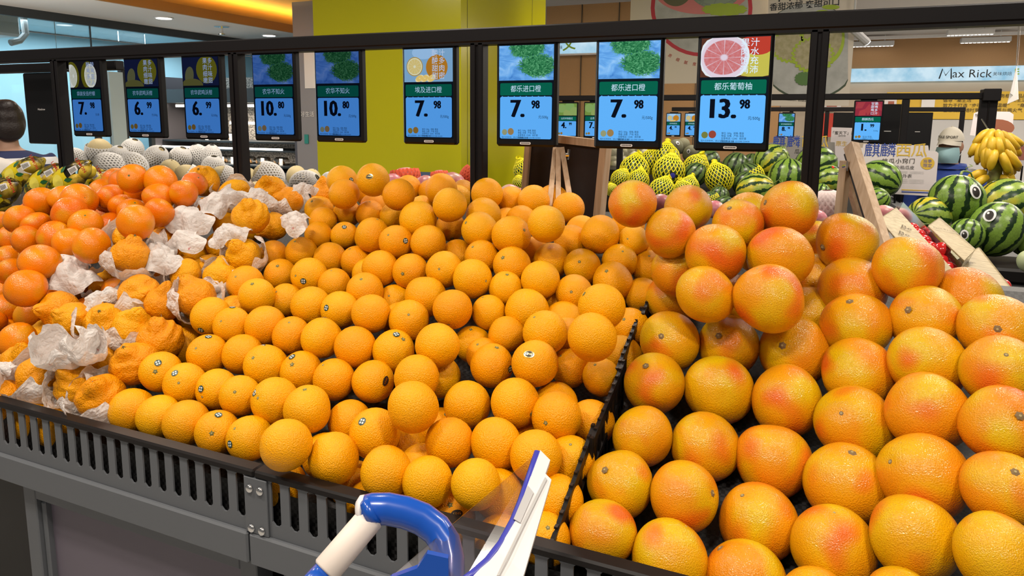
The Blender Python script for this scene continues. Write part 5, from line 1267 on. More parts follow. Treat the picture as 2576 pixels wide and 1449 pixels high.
# ------------------------------------------------------------------ apples and red foam nets behind the oranges
APP = [body('apple', MT['apple'], s+120, 0.14, 0.92, None, None, 0.015, 24, 16, 0.06) for s in range(2)]
RNET = net_mesh('red_foam_net', MT['foamr'], 22, 9, math.pi*0.97, 0.95, lambda th, a: 1.06+0.22*max(0, 1.5-th)*(1+0.12*math.sin(11*a)), 0.20, 0.07)
WNET = net_mesh('white_foam_net', MT['foamp'], 20, 13, math.pi*0.98, 0.3, lambda th, a: 1.05, 0.23, 0.06)
APL = [('X', 1020, 452, 74, 'r', 2.25, 'apple in a flared red foam net left of the third post'), ('X', 1188, 450, 66, 'r', 2.2, 'apple in a tilted red foam net at the third black post'), ('X', 1106, 446, 44, 'r', 2.5, 'small apple in red foam net between the two larger red nets'), ('X', 985, 462, 60, 'n', 2.15, 'pink apple left of the flared red foam net'), ('X', 1068, 468, 62, 'n', 2.15, 'pink apple between the red foam nets'), ('X', 1140, 462, 66, 'n', 2.1, 'yellowish pink apple just left of the third post'),
       ('X', 1285, 492, 66, 'n', 2.05, 'pink apple left of the chalkboard leg'), ('X', 1312, 494, 50, 'n', 2.15, 'small pink apple touching the left chalkboard frame'), ('X', 1665, 512, 56, 'n', 1.95, 'purple-pink apple between the two back grapefruits'), ('X', 1795, 528, 56, 'n', 1.95, 'pink apple behind the second back grapefruit'), ('X', 2082, 520, 84, 'w', 1.98, 'apple in a holed white foam net beside the tall wooden easel'), ('X', 2225, 545, 66, 'n', 1.95, 'pink apple behind the wood-print tomato pack'), ('X', 2262, 552, 50, 'n', 2.0, 'reddish apple just right behind the tomato pack'), ('X', 2052, 552, 60, 'n', 1.9, 'dark red apple below the holed white foam net')]
for n, (z, x, y, d, k, dep, lb) in enumerate(APL):
    rr = d/2/FPX*dep; ax = UP+RT*random.uniform(-.5, .5)-FW*0.3*random.random() if k != 'r' else UP+RT*(0.7 if 'tilted' in lb else -0.1)
    o = link('apple', APP[n % 2], loc=at(x, y, dep), rot=quat_z(ax, n), scale=rr*0.95); tag(o, lb, 'apple', 'apples behind the oranges')
    if k != 'n': link('foam_net', RNET if k == 'r' else WNET, o)
# ------------------------------------------------------------------ chalkboard easels
def beam(mb, a, b, u, w_, t_, mi=0):     # rectangular bar from a to b; u = face normal
    a, b, u = (np.array(q, float) for q in (a, b, u)); ax = (b-a)/np.linalg.norm(b-a); u = u-ax*(u@ax); u = u/np.linalg.norm(u); s = np.cross(ax, u)
    vs = [p+s*i*w_/2+u*j*t_/2 for p in (a, b) for i, j in ((-1, -1), (1, -1), (1, 1), (-1, 1))]
    return mb.add(vs, [(0, 3, 2, 1), (4, 5, 6, 7), (0, 1, 5, 4), (1, 2, 6, 5), (2, 3, 7, 6), (3, 0, 4, 7)])
TL, TR, BRr = at(1328, 341, 1.97), at(1533, 364, 1.80), at(1533, 565, 1.82); U = (TR-TL); wdt = np.linalg.norm(U); U = U/wdt; D3 = BRr-TR; D3 = D3-U*(D3@U); hg = 0.30; D3 = D3/np.linalg.norm(D3); N3 = np.cross(U, D3); N3 = N3 if N3@FW < 0 else -N3
BL0 = TL+D3*hg; es = empty('chalkboard_easel', BL0); tag(es, 'pine framed dark chalkboard seen from behind its legs, standing behind the oranges', 'chalkboard')
def eb(mb, nm, mat, par=None): mb.v = [tuple(np.array(q)-BL0) for q in mb.v]; return mb.build(nm, mat, par or es)
fw_ = 0.020
eb(MB().prism([TL+U*0.01+D3*0.01, TR-U*0.01+D3*0.01, TR-U*0.01+D3*(hg-0.01), TL+U*0.01+D3*(hg-0.01)], -0.004, 0.004), 'board_panel', MT['board'])
eb(beam(MB(), TL-U*0.0, TR, N3, fw_, 0.026), 'frame_bar', MT['pine']); eb(beam(MB(), TL+D3*hg, TR+D3*hg, N3, fw_, 0.026), 'frame_bar', MT['pine'])
eb(beam(MB(), TL+U*fw_*.5-D3*.01, TL+U*fw_*.5+D3*hg, N3, fw_*0.9, 0.025), 'frame_bar', MT['pine']); eb(beam(MB(), TR-U*fw_*.5-D3*.01, TR-U*fw_*.5+D3*hg, N3, fw_*1.0, 0.027), 'frame_bar', MT['pine'])
for (a0, b0, d0, d1) in (((1397, 373), (1382, 520), 1.80, 1.72), ((1404, 373), (1404, 545), 1.79, 1.72), ((1413, 373), (1437, 520), 1.79, 1.72)):
    eb(beam(MB(), at(*a0, d0), at(*b0, d1), -FW, 0.0125, 0.012), 'leg', MT['pine'])
hn = at(1423, 390, 1.78); w3 = eb(MB().tube([hn-RT*0.004, hn+RT*0.008], 0.005, 8), 'wing_nut', MT['chrome']); eb(MB().tube([hn+RT*0.006-UP*0.012, hn+RT*0.009+UP*0.014], [0.003, 0.004], 6), 'wing', MT['chrome'], w3)
# right easel seen edge on
pts = dict(t=(2135, 368, 1.72), b=(2224, 640, 1.55)); e2 = empty('wooden_easel', at(2165, 600, 1.6)); tag(e2, 'pale pine easel seen edge on, leaning behind the right grapefruits', 'easel'); BL0 = at(2165, 600, 1.6); es = e2
eb(beam(MB(), at(2141, 366, 1.72), at(2228, 640, 1.56), RT+FW*0.3, 0.030, 0.021), 'frame_bar', MT['pine'])
eb(beam(MB(), at(2132, 385, 1.74), at(2210, 640, 1.62), RT+FW*0.3, 0.016, 0.010), 'board_edge', MT['board'])
eb(beam(MB(), at(2128, 405, 1.73), at(2113, 545, 1.76), RT+FW*0.3, 0.024, 0.016), 'leg', MT['pine']); eb(beam(MB(), at(2133, 440, 1.77), at(2165, 560, 1.84), RT+FW*0.3, 0.020, 0.014), 'leg', MT['pine'])
hn = at(2129, 418, 1.71); w3 = eb(MB().tube([hn+FW*0.01, hn-FW*0.006], 0.006, 10), 'pivot_bolt', MT['chrome']); eb(MB().tube([hn-FW*0.006+UP*0.012, hn-FW*0.006-UP*0.012], 0.0022, 6), 'wing', MT['chrome'], w3)
# ------------------------------------------------------------------ tomato packs
def pack(a, b, c, lb, texts, toms, th=0.055, nm='front wood-print pack'):
    A, B, C = at(*a), at(*b), at(*c); L = C-B; Dd = A+L; r = empty('tomato_pack', Dd); tag(r, lb, 'tomato pack', 'wood-print tomato packs')
    n = np.cross(B-A, L); n = n/np.linalg.norm(n); n = n if n@FW < 0 else -n; q = lambda p: tuple(np.array(p)-Dd)
    mb = MB(); mb.prism([q(p) for p in (A, B, C, Dd)], -0.0015, 0.0015); mb.build('card_sleeve', MT['kraft'], r)
    k = 0.32; mb = MB(); mb.prism([q(p) for p in (A, B, B+L*k*0.6, A+L*k*0.6)], 0.002, 0.004) if 'nearest' in lb else None
    if mb.v: mb.build('label_flap', MT['kraft'], r)
    bx_ = MB(); ex = (B-A)*(0.42 if len(toms) > 3 else 0.0); ins = [A, B+ex, C+ex, Dd]; bx_.add([q(p+n*0.004) for p in ins]+[q(p-n*th) for p in ins], [(4, 7, 6, 5), (0, 1, 5, 4), (1, 2, 6, 5), (2, 3, 7, 6), (3, 0, 4, 7)]); bx_.build('clear_box', MT['cello'], r)
    ux = (B-A)/np.linalg.norm(B-A); uy = -(L-ux*(L@ux)); uy = uy/np.linalg.norm(uy)
    for s, fx, fy, sz, ro_ in texts:
        o = A+(B-A)*fx+L*fy+n*0.006; c_, s_ = math.cos(ro_), math.sin(ro_); put_text(s, MT['inkbrown'], sz, q(o), ux*c_+uy*s_, uy*c_-ux*s_, r, bold=-0.005, name='pack_lettering')
    for i, (fx, fy) in enumerate(toms):
        o = link('tomato', TOM, loc=A+(B-A)*fx+L*fy-n*0.020, rot=quat_z(RT+UP*random.random(), i), scale=0.0195); tag(o, '%s red cherry tomato from the top in the %s' % (ORD[i], nm), 'tomato', 'cherry tomatoes in clear packs')
MT['inkbrown'] = simple('print_brown', (0.08, 0.05, 0.02), 0.7)
TOM = fruit_mesh('tomato', lambda th, ph: sph(1-0.1*math.exp(-(th/.3)**2), th, ph, 1.08), MT['tomato'], 16, 12)
pack((2212, 552, 1.80), (2254, 523, 1.88), (2404, 688, 1.62), 'wood-print tomato pack nearest the easel with a folded flap', [('Be', 0.35, 0.33, 0.026, -1.3), ('Be', 0.62, 0.29, 0.026, -1.3)], [(1.16, 0.30), (1.2, 0.40), (1.2, 0.50), (1.2, 0.60), (1.2, 0.70), (1.2, 0.80), (1.2, 0.90)])
pack((2334, 570, 1.80), (2362, 549, 1.88), (2452, 630, 1.70), 'wood-print tomato pack with handwritten lettering in the middle', [('Get Fresh!', 0.55, 0.32, 0.015, -0.9)], [(0.0, 0.5)], nm='middle wood-print pack')
pack((2398, 662, 1.70), (2462, 624, 1.80), (2600, 800, 1.45), 'wood-print tomato pack at the right edge with a blue smudge', [('Fresh', 0.35, 0.12, 0.016, -0.5)], [(1.02, 0.5), (1.02, 0.7)], nm='right edge wood-print pack')
# ================================================================== melon stand behind, with its rails, displays and cards
G2 = empty('melon_stand', (0.3, 3.6, 0)); tag(G2, 'black melon stand with mesh mat carrying watermelons and netted melons', 'fruit stand')
def g2z(y): return 0.88+0.19*(y-2.95) if y > 2.95 else 0.88
def gb(mb, nm, mat, par=None): mb.v = [(x-0.3, y-3.6, z) for x, y, z in mb.v]; return mb.build(nm, mat, par or G2)
def g2x(x, y): k = min(1, max(0, (x-0.3)/0.35)); return g2z(y)*(1-k)+k*(0.88+0.05*max(0, y-2.95))
gb(MB().grid([[(x, y, g2x(x, y)) for y in np.linspace(2.78, 4.62, 9)] for x in [-0.85, 0.25]+list(np.linspace(0.3, 0.65, 5))+[2.1]]), 'tray_mat', MT['liner'])
gb(MB().box((-0.85, 2.8, 0.0), (2.1, 4.4, 0.84)), 'body', MT['blackpl']); gb(MB().bevbox((-0.85, 2.70, 0.90), (2.1, 2.73, 0.93), 0.006), 'front_rail', MT['blackpl'])
for i in range(29): x = -0.80+i*0.1; gb(MB().box((x, 2.705, 0.80), (x+0.03, 2.725, 0.90)), 'guard_bar', MT['blackpl'])
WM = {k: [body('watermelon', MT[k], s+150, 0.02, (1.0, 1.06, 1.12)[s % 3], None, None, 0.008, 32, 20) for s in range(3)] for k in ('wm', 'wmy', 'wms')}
CT = [body('melon', MT['cantaloupe'], s+170, 0.03, 1.0, None, None, 0.02, 22, 14) for s in range(2)]; DKM = [body('melon', MT['darkmelon'], 180, 0.02, 1.15, None, None, 0.02, 22, 14)]; GRM = [body('melon', MT['greenmelon'], 182, 0.03, 1.05, None, None, 0.02, 22, 14)]
YNET = [net_mesh('yellow_net', MT['netyel'], 22, 14, math.pi*0.985, c, (lambda th, a: 1.03 + (0.0 if th > 0.5 else 0.5*(0.5-th))), 0.060, 0.025) for c in (0.12, 1.0)]
def vine(o, seed, s=1.0):
    rg = random.Random(seed); p = np.array([0, 0, 0.98]); pts = [p]; d = np.array([rg.uniform(-.4, .4), rg.uniform(-.4, .4), 1.0]); 
    for i in range(9):
        d = d+np.array([rg.uniform(-.7, .7), rg.uniform(-.7, .7), rg.uniform(-.55, .25)]); d = d/np.linalg.norm(d); p = p+d*0.13*s; pts.append(p)
    MB().tube(pts, [0.055, 0.05, 0.045, 0.04, 0.04, 0.035, 0.03, 0.03, 0.025, 0.02], 6).build('vine_stem', MT['vine'], o, True)
    p2 = [pts[4]+np.array([0.05*math.cos(t)*t*0.5, 0.05*math.sin(t)*t*0.5, 0.04*t]) for t in np.linspace(0, 7, 12)]; MB().tube(p2, 0.016, 5).build('tendril', MT['vine'], o, True)
def eye(o, q, P, r, pxy, big=1.0):
    n = hit_dir(P, r, pxy); ld = q.inverted() @ V(n); up = q.inverted() @ V(UP); z = ld.normalized(); x = up.cross(z).normalized(); y = z.cross(x)
    e = link('eye_sticker', EYE, o, rot=Matrix((x, y, z)).transposed().to_quaternion()); link('eye_print', EYEP, e); e['label'] = 'white cartoon eye sticker'
mb = MB(); disc_on(mb, 0.20, 0.27, 1.09, 0, 20, 3); EYE = mb.mesh('eye_sticker', [MT['stk_white']], True)
mb = MB(); disc_on(mb, 0.13, 0.19, 1.10, 0, 16, 3, dy=-0.02); disc_on(mb, 0.04, 0.05, 1.11, 1, 10, 2, dx=-0.04, dy=0.06)
for i in range(4): a = 0.9+i*0.45; mb.add([on_sphere(0.19*math.cos(a)-0.012, 0.27*math.sin(a), 1.10), on_sphere(0.19*math.cos(a)+0.012, 0.27*math.sin(a), 1.10), on_sphere(0.26*math.cos(a), 0.35*math.sin(a), 1.12)], [(0, 1, 2)], 0)
EYEP = mb.mesh('eye_print', [MT['stk_black'], MT['stk_white']])
# kind zone x y d dep tilt-right tilt-up tilt-cam vine eyes label
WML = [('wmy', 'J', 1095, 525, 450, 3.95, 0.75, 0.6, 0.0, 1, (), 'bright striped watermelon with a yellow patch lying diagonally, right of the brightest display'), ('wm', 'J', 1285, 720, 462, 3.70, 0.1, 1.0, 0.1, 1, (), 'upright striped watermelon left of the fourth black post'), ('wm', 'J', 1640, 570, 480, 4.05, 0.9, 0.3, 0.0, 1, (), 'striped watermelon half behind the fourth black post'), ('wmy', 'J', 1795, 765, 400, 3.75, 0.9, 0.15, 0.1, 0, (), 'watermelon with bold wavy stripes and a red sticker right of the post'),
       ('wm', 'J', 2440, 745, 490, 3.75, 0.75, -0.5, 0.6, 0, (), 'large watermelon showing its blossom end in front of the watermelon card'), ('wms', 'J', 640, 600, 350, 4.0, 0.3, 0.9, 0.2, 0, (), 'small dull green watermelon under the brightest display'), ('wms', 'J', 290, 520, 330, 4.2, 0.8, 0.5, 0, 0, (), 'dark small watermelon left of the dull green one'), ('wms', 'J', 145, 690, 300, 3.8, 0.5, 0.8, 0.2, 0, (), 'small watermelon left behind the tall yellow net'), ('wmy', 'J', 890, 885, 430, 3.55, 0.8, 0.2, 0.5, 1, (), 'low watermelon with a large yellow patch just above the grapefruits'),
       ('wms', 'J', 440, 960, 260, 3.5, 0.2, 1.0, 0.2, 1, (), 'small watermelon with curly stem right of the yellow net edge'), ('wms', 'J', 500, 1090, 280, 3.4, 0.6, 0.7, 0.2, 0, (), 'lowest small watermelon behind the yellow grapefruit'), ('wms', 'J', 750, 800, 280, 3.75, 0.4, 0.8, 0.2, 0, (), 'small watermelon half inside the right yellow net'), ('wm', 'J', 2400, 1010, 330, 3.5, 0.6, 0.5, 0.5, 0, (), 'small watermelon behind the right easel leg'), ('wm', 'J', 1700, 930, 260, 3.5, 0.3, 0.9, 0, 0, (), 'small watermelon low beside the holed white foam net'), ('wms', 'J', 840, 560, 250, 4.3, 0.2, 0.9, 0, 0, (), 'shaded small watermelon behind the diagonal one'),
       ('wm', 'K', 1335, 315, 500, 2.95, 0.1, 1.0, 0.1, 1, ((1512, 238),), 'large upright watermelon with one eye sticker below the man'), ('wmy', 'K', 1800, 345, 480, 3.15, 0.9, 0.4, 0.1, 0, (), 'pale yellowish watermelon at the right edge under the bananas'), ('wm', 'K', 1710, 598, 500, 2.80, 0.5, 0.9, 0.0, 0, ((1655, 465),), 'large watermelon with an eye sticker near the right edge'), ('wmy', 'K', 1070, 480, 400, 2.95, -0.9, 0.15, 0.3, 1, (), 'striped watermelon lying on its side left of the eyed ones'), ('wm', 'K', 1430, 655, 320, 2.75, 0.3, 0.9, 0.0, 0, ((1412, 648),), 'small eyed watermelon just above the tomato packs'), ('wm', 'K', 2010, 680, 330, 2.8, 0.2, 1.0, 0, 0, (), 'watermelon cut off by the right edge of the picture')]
for n, (k, z, x, y, d, dep, tr_, tu, tcm, vn, eyes, lb) in enumerate(WML):
    px, py = zpx(z, x, y); rr = d/ZONE[z][2]/2/FPX*dep; P = at(px, py, dep); q = quat_z(RT*tr_+UP*tu-FW*tcm, n*0.7); o = link('watermelon', WM[k][n % 3], loc=P, rot=q, scale=rr*0.97); tag(o, lb, 'watermelon', 'watermelons on the rear stand')
    if vn: vine(o, n+5)
    for e in eyes: eye(o, q, P, rr, zpx(z, *e))
    if 'red sticker' in lb:
        nn = hit_dir(P, rr, (2095, 422)); mbx = MB(); disc_on(mbx, 0.10, 0.07, 1.09, 0, 12, 2); s_ = link('red_sticker', mbx.mesh('red_sticker', [MT['tomato']], True), o, rot=quat_z(q.inverted() @ V(nn)))
NTL = [('L', 600, 650, 300, 4.0, 0, 'dim yellow netted melon left of the chalkboard frame before the yellow column'), ('L', 530, 800, 190, 3.9, 0, 'small netted melon with bunched end at the left chalkboard foot'), ('J', 150, 605, 320, 3.9, 0, 'yellow netted melon at the left under the brightest display'), ('J', 440, 740, 350, 3.75, 0, 'tall yellow netted melon with gathered top'), ('J', 810, 730, 390, 3.85, 1, 'yellow netted melon left of the diagonal watermelon'), ('J', 60, 850, 260, 3.6, 0, 'yellow netted melon behind the second back grapefruit'), ('J', 330, 1010, 240, 3.45, 1, 'half netted small melon beside the curly stem'), ('L', 2390, 660, 400, 3.8, 0, 'large yellow netted melon with a round dark sticker'), ('L', 1790, 750, 250, 3.9, 0, 'round yellow netted melon beside the chalkboard frame'), ('L', 1960, 640, 370, 4.05, 0, 'wide yellow netted melon in the middle of the netted heap'), ('L', 2300, 900, 330, 3.5, 0, 'yellow netted melon left above the back grapefruit'), ('L', 2350, 500, 360, 4.15, 0, 'yellow netted melon at the back of the netted heap'), ('L', 2010, 770, 270, 3.75, 0, 'yellow netted melon with bunched net end'), ('L', 2570, 900, 260, 3.5, 0, 'yellow netted melon right of the back grapefruit'), ('L', 1680, 880, 160, 3.6, 0, 'small piece of yellow netted melon behind the frame foot'), ('L', 2180, 530, 300, 4.2, 0, 'yellow netted melon with folded top behind the stickered one')]
for n, (z, x, y, d, dep, v, lb) in enumerate(NTL):
    px, py = zpx(z, x, y); rr = d/ZONE[z][2]/2/FPX*dep; P = at(px, py, dep); q = quat_z(RT*random.uniform(-.6, .6)+UP-FW*random.uniform(-.2, .5), n); o = link('netted_melon', WM['wms'][n % 3], loc=P, rot=q, scale=rr*0.93); tag(o, lb, 'melon', 'yellow netted melons')
    if 'chalkboard f' in lb and n < 2:
        cr_ = MB().bevbox((-0.045, -0.045, 0), (0.045, 0.045, P[2]-rr), 0.01).build('black_crate', MT['blackpl'], loc=(P[0], P[1], 0)); tag(cr_, ('tall black crate', 'low black crate')[n]+' under the netted melons left of the chalkboard', 'crate')
    link('net', YNET[v], o, scale=(1.03, 1.03, 1.10))
    if v == 0: MB().tube([(0, 0, 1.0), (0.03, 0, 1.15), (0.10, 0.03, 1.32), (0.2, 0.05, 1.42)], [0.34, 0.14, 0.16, 0.24], 10, cap=False).build('net_tuft', MT['netyel'], o)
    if 'dark sticker' in lb: nn = hit_dir(P, rr, zpx('L', 2435, 700)); mbx = MB(); disc_on(mbx, 0.22, 0.22, 1.12, 0, 16, 3); disc_on(mbx, 0.16, 0.16, 1.13, 1, 16, 2); s_ = link('round_sticker', mbx.mesh('round_sticker', [MT['stk_black'], MT['bluetrim']], True), o, rot=quat_z(q.inverted() @ V(nn)))
# cantaloupes farther back on a third stand
G3 = MB().bevbox((-1.75, -0.9, 0), (1.5, 0.7, 1.08), 0.02).build('rear_stand', MT['blackpl'], loc=(-0.1, 6.5, 0)); tag(G3, 'dark rear fruit stand carrying pale cantaloupes behind the netted melons', 'fruit stand')
CTL = [(1700, 395, 190), (1705, 485, 150), (1760, 440, 170), (1820, 520, 165), (1850, 410, 160), (1955, 480, 190), (1910, 380, 150), (2070, 445, 180), (2060, 535, 160), (2190, 410, 190), (2010, 360, 140), (1720, 560, 150), (2290, 470, 140), (1640, 430, 150)]
for n, (x, y, d) in enumerate(CTL):
    px, py = zpx('L', x, y); dep = 6.2; rr = d/4.954/2/FPX*dep; o = link('cantaloupe', CT[n % 2], loc=at(px, py, dep+0.004*(n % 5)), rot=quat_z(rng.normal(size=3), n), scale=rr); tag(o, 'pale cantaloupe, %s from left in the heap behind the netted melons' % ORD[sorted(c[0] for c in CTL).index(x)], 'melon', 'cantaloupes on the rear stand')
for n, (z, x, y, d, dep, ex, lb) in enumerate((('L', 2465, 360, 200, 6.0, (2500, 300), 'dark netted melon with a cartoon eye above the yellow nets'), ('J', 85, 425, 190, 5.9, (60, 400), 'dark melon with a smiling cartoon face under the brightest display'), ('L', 2560, 330, 180, 6.1, None, 'dark melon at the back beside the small melon display'))):
    px, py = zpx(z, x, y); rr = d/ZONE[z][2]/2/FPX*dep; P = at(px, py, dep); q = quat_z(RT*0.5+UP, n); o = link('dark_melon', DKM[0], loc=P, rot=q, scale=rr); tag(o, lb, 'melon', 'dark melons')
    if ex: eye(o, q, P, rr, zpx(z, *ex))
o = link('green_melon', GRM[0], loc=at(2588, 657, 2.4), rot=quat_z(UP), scale=0.036); tag(o, 'pale green melon at the right edge below the watermelons', 'melon')
bcr = MB().bevbox((-0.2, -0.15, 0.89-at(2545, 660, 2.75)[2]), (0.2, 0.15, 0.0), 0.01).build('black_crate', MT['blackpl'], loc=at(2545, 660, 2.75)); tag(bcr, 'black plastic crate edge below the watermelons at the right', 'crate')
# rails two and three
def back_rail(pa, pb, Y, z, th, lb, posts, endpost=None):
    a = atY(*pa, Y)[0]; b = atY(*pb, Y)[0]; r = empty('overhead_rail', (a, Y, z)); tag(r, lb, 'rail', 'rails behind')
    MB().bevbox((0, -0.02, 0), (b-a, 0.02, th), 0.004).build('beam', MT['black'], r)
    for px in posts:
        x = atY(px, 300, Y)[0]-a; MB().bevbox((x-0.018, -0.018, (1.0 if Y < 5 else 0.0)-z), (x+0.018, 0.018, 0), 0.003).build('post', MT['black'], r)
    if endpost:
        x = b-a; MB().bevbox((x-0.05, -0.05, -0.01), (x+0.03, 0.05, th+0.02), 0.004).build('corner_cap', MT['black'], r)
        for k in (0, 1): MB().bevbox((x-0.055+k*0.042, -0.02, endpost-z), (x-0.018+k*0.042, 0.02, 0), 0.003).build('post', MT['black'], r)
    return r
R2Y = 4.58; z2 = atY(2185, 251, R2Y)[2]
back_rail((1395, 250), (2497, 240), R2Y, z2, 0.035, 'black overhead rail of the melon stand with a square corner end', (2275, 1562), endpost=atY(2470, 366, R2Y)[2])
R3Y = 7.4; z3 = atY(2380, 281, R3Y)[2]
back_rail((1690, 285), (2428, 278), R3Y, z3, 0.04, 'thin black overhead rail farthest back', (1990, 2080, 2420), endpost=None)
display(tuple(atY(2187, 252, R2Y-0.03)), 0.95, 'water', '麒麟西瓜', '1', '99', '元/500g', 'small bright price display reading 1.99 right of the fourth post', small=False, scale=1.0, slogan=('甘甜爽口', '脆爽多汁'), group='price displays on the rear rails')
display(tuple(atY(1427, 257, R2Y-0.03)), 0.8, 'melon', '山东羊角蜜瓜', '4', '99', '', 'small price display reading 4.99 left of the chalkboard', small=True, group='price displays on the rear rails')
display(tuple(atY(1497, 256, R2Y-0.03)), 0.8, 'melon', '山东博洋', '7', '99', '', 'small price display reading 7.99 half hidden by the lettuce display', small=True, group='price displays on the rear rails')
display(tuple(atY(1695, 284, R3Y-0.03)), 0.8, 'orange', '农华哈密瓜', '4', '99', '', 'tiny price display reading 4.99 left of the brightest display', small=True, group='price displays on the rear rails')
display(tuple(atY(1742, 284, R3Y-0.03)), 0.8, 'orange', '农华哈密瓜', '4', '99', '', 'tiny price display at the left edge of the brightest display', small=True, group='price displays on the rear rails')
display(tuple(atY(1980, 284, R3Y-0.03)), 0.8, 'lettuce', '农华海南网纹瓜', '8', '98', '', 'tiny price display reading 8.98 right of the brightest display', small=True, group='price displays on the rear rails')
for px, py, Y, lb in ((2312, 283, R3Y, 'black display back hanging left of the capped man'), (2130, 283, R3Y, 'black display back hanging left of the 1.99 display'), (2238, 262, 5.2, 'black display back just right of the 1.99 display')):
    p = atY(px, py, Y); o = MB().bevbox((-0.11, -0.012, -0.34), (0.11, 0.012, 0), 0.004).build('price_display', MT['housing'], loc=p); tag(o, lb, 'price display', 'price displays on the rear rails')
    MB().box((-0.02, -0.013, -0.175), (0.02, -0.0121, -0.17)).build('maker_mark', MT['greywall'], o)
# ------------------------------------------------------------------ cards
MT['card'] = simple('card_pinkish_white', (0.76, 0.70, 0.70), 0.5); MT['inkblue'] = simple('print_blue', (0.03, 0.07, 0.38), 0.5); MT['inkyel'] = simple('print_yellow', (0.75, 0.50, 0.06), 0.5); MT['cardshade'] = simple('card_grey_back', (0.30, 0.28, 0.26), 0.5)  # cardshade: darker card copy with shade painted into its colour
def card(name, poly, dep, mat, lb, cat='sign', th=0.004):
    Y = at(*poly[0], dep)[1]; P = [atY(x, y, Y) for x, y in poly]; c = np.mean(P, axis=0); c[2] = min(p[2] for p in P); mb = MB()
    k = len(P); mb.v = []; mb.add([p-c for p in P]+[p-c+np.array([0, th, 0]) for p in P], [tuple(range(k)), tuple(range(2*k-1, k-1, -1))]+[(i, k+i, k+(i+1) % k, (i+1) % k) for i in range(k)])
    o = link(name, fix_normals(mb.mesh(name, mat)), loc=c); tag(o, lb, cat)
    fl = g2x(c[0], c[1]) if c[1] < 4.6 else 0.0
    MB().tube([(0, th+0.006, 0.06), (0, th+0.006, fl-c[2])], 0.006, 6).build('stand_rod', MT['black'], o); return o, c, Y
def on_card(o, c, Y, s, px, py, hpx, mat, bold=0.0, align='CENTER', xs=1.0):
    p = atY(px, py, Y); d = (p-CAMP)@FW; return put_text(s, mat, hpx/FPX*d*1.05, (p[0]-c[0], -0.002, p[2]-c[2]), (1, 0, 0), (0, 0, 1), o, align=align, bold=bold, xs=xs)
o, c, Y = card('watermelon_card', [(2172, 362), (2335, 366), (2337, 380), (2356, 381), (2361, 386), (2352, 494), (2140, 482), (2140, 372), (2170, 372)], 3.9, MT['card'], 'white card with big blue and yellow Chinese title about watermelons, before the capped man')
for i, (ch, m) in enumerate((('麒', 'inkblue'), ('麟', 'inkblue'), ('西', 'inkyel'), ('瓜', 'inkyel'))): on_card(o, c, Y, ch, 2194+i*39.5, 380, 35, MT[m])
for i, ch in enumerate('挑瓜小窍门'): on_card(o, c, Y, ch, 2226+i*17, 406, 13, MT['ink'], bold=0.004)
on_card(o, c, Y, '②掐瓜皮', 2276, 422, 10, MT['ink']); on_card(o, c, Y, '①看外表', 2270, 443, 10, MT['ink'])
for yy in (431, 434.5, 451, 455, 459): on_card(o, c, Y, '用指甲轻轻掐一下瓜皮表面脆而有声的为好', 2264, yy, 2.6, MT['greywall'], align='LEFT')
p = atY(2333, 411, Y); mbx = MB(); n_ = 24; mbx.add([(p[0]-c[0]+0.033*math.cos(2*math.pi*k/n_), -0.0015, p[2]-c[2]+0.033*math.sin(2*math.pi*k/n_)) for k in range(n_)], [tuple(range(n_))]); mbx.build('round_badge', MT['inkyel'], o)
on_card(o, c, Y, '当季', 2333, 406, 9.5, MT['inkblue']); on_card(o, c, Y, '限定', 2333, 417, 9.5, MT['inkblue'])
for y0, y1, m in ((476, 480.5, 'inkyel'), (481, 486, 'inkblue')):
    a = atY(2268, y0, Y); b = atY(2352, y1+1, Y); MB().box((a[0]-c[0], -0.0015, b[2]-c[2]), (b[0]-c[0], -0.0008, a[2]-c[2])).build('printed_stripe', MT[m], o)
o, c, Y = card('watermelon_card', [(1945, 346), (2078, 346), (2080, 357), (2100, 358), (2102, 440), (1930, 440), (1932, 360), (1945, 358)], 4.35, MT['cardshade'], 'shaded watermelon title card behind the fourth black post')
for i, (ch, m) in enumerate((('麒', 'inkblue'), ('麟', 'inkblue'), ('西', 'inkyel'), ('瓜', 'inkyel'))): on_card(o, c, Y, ch, 1960+i*36, 358, 30, MT[m], bold=0.004)
on_card(o, c, Y, '瓜小', 2012, 382, 12, MT['ink'])
o, c, Y = card('leaflet_card', [(2092, 320), (2150, 322), (2146, 420), (2085, 420)], 4.6, MT['card'], 'white leaflet card with thin dark heading left of the 1.99 display'); on_card(o, c, Y, '「蜜天下」甜', 2120, 335, 9, MT['ink']); on_card(o, c, Y, '自然好味', 2118, 342, 4, MT['ink']); on_card(o, c, Y, '原生', 2117, 362, 13, MT['inkyel'])
o, c, Y = card('price_card', [(2217, 332), (2248, 333), (2246, 372), (2214, 371)], 5.6, MT['printred'], 'small red promotion card between the 1.99 display and the black post'); on_card(o, c, Y, '心价', 2231, 351, 15, MT['white'], bold=0.004)
o, c, Y = card('menu_card', [(2462, 280), (2540, 281), (2550, 288), (2545, 352), (2440, 340), (2450, 285)], 6.5, MT['card'], 'pinkish white food card with a brown bowl picture behind the bananas'); on_card(o, c, Y, '恰', 2458, 291, 9, MT['ink'], bold=0.004); on_card(o, c, Y, '好味', 2490, 290, 4, MT['ink'])
p = atY(2506, 322, Y); mbx = MB(); mbx.add([(p[0]-c[0]+0.14*math.cos(t), -0.002, p[2]-c[2]+0.08*math.sin(t)) for t in np.linspace(0, 2*math.pi, 20, endpoint=False)], [tuple(range(20))]); mbx.build('bowl_picture', simple('print_brown_food', (0.30, 0.10, 0.05), 0.6), o)
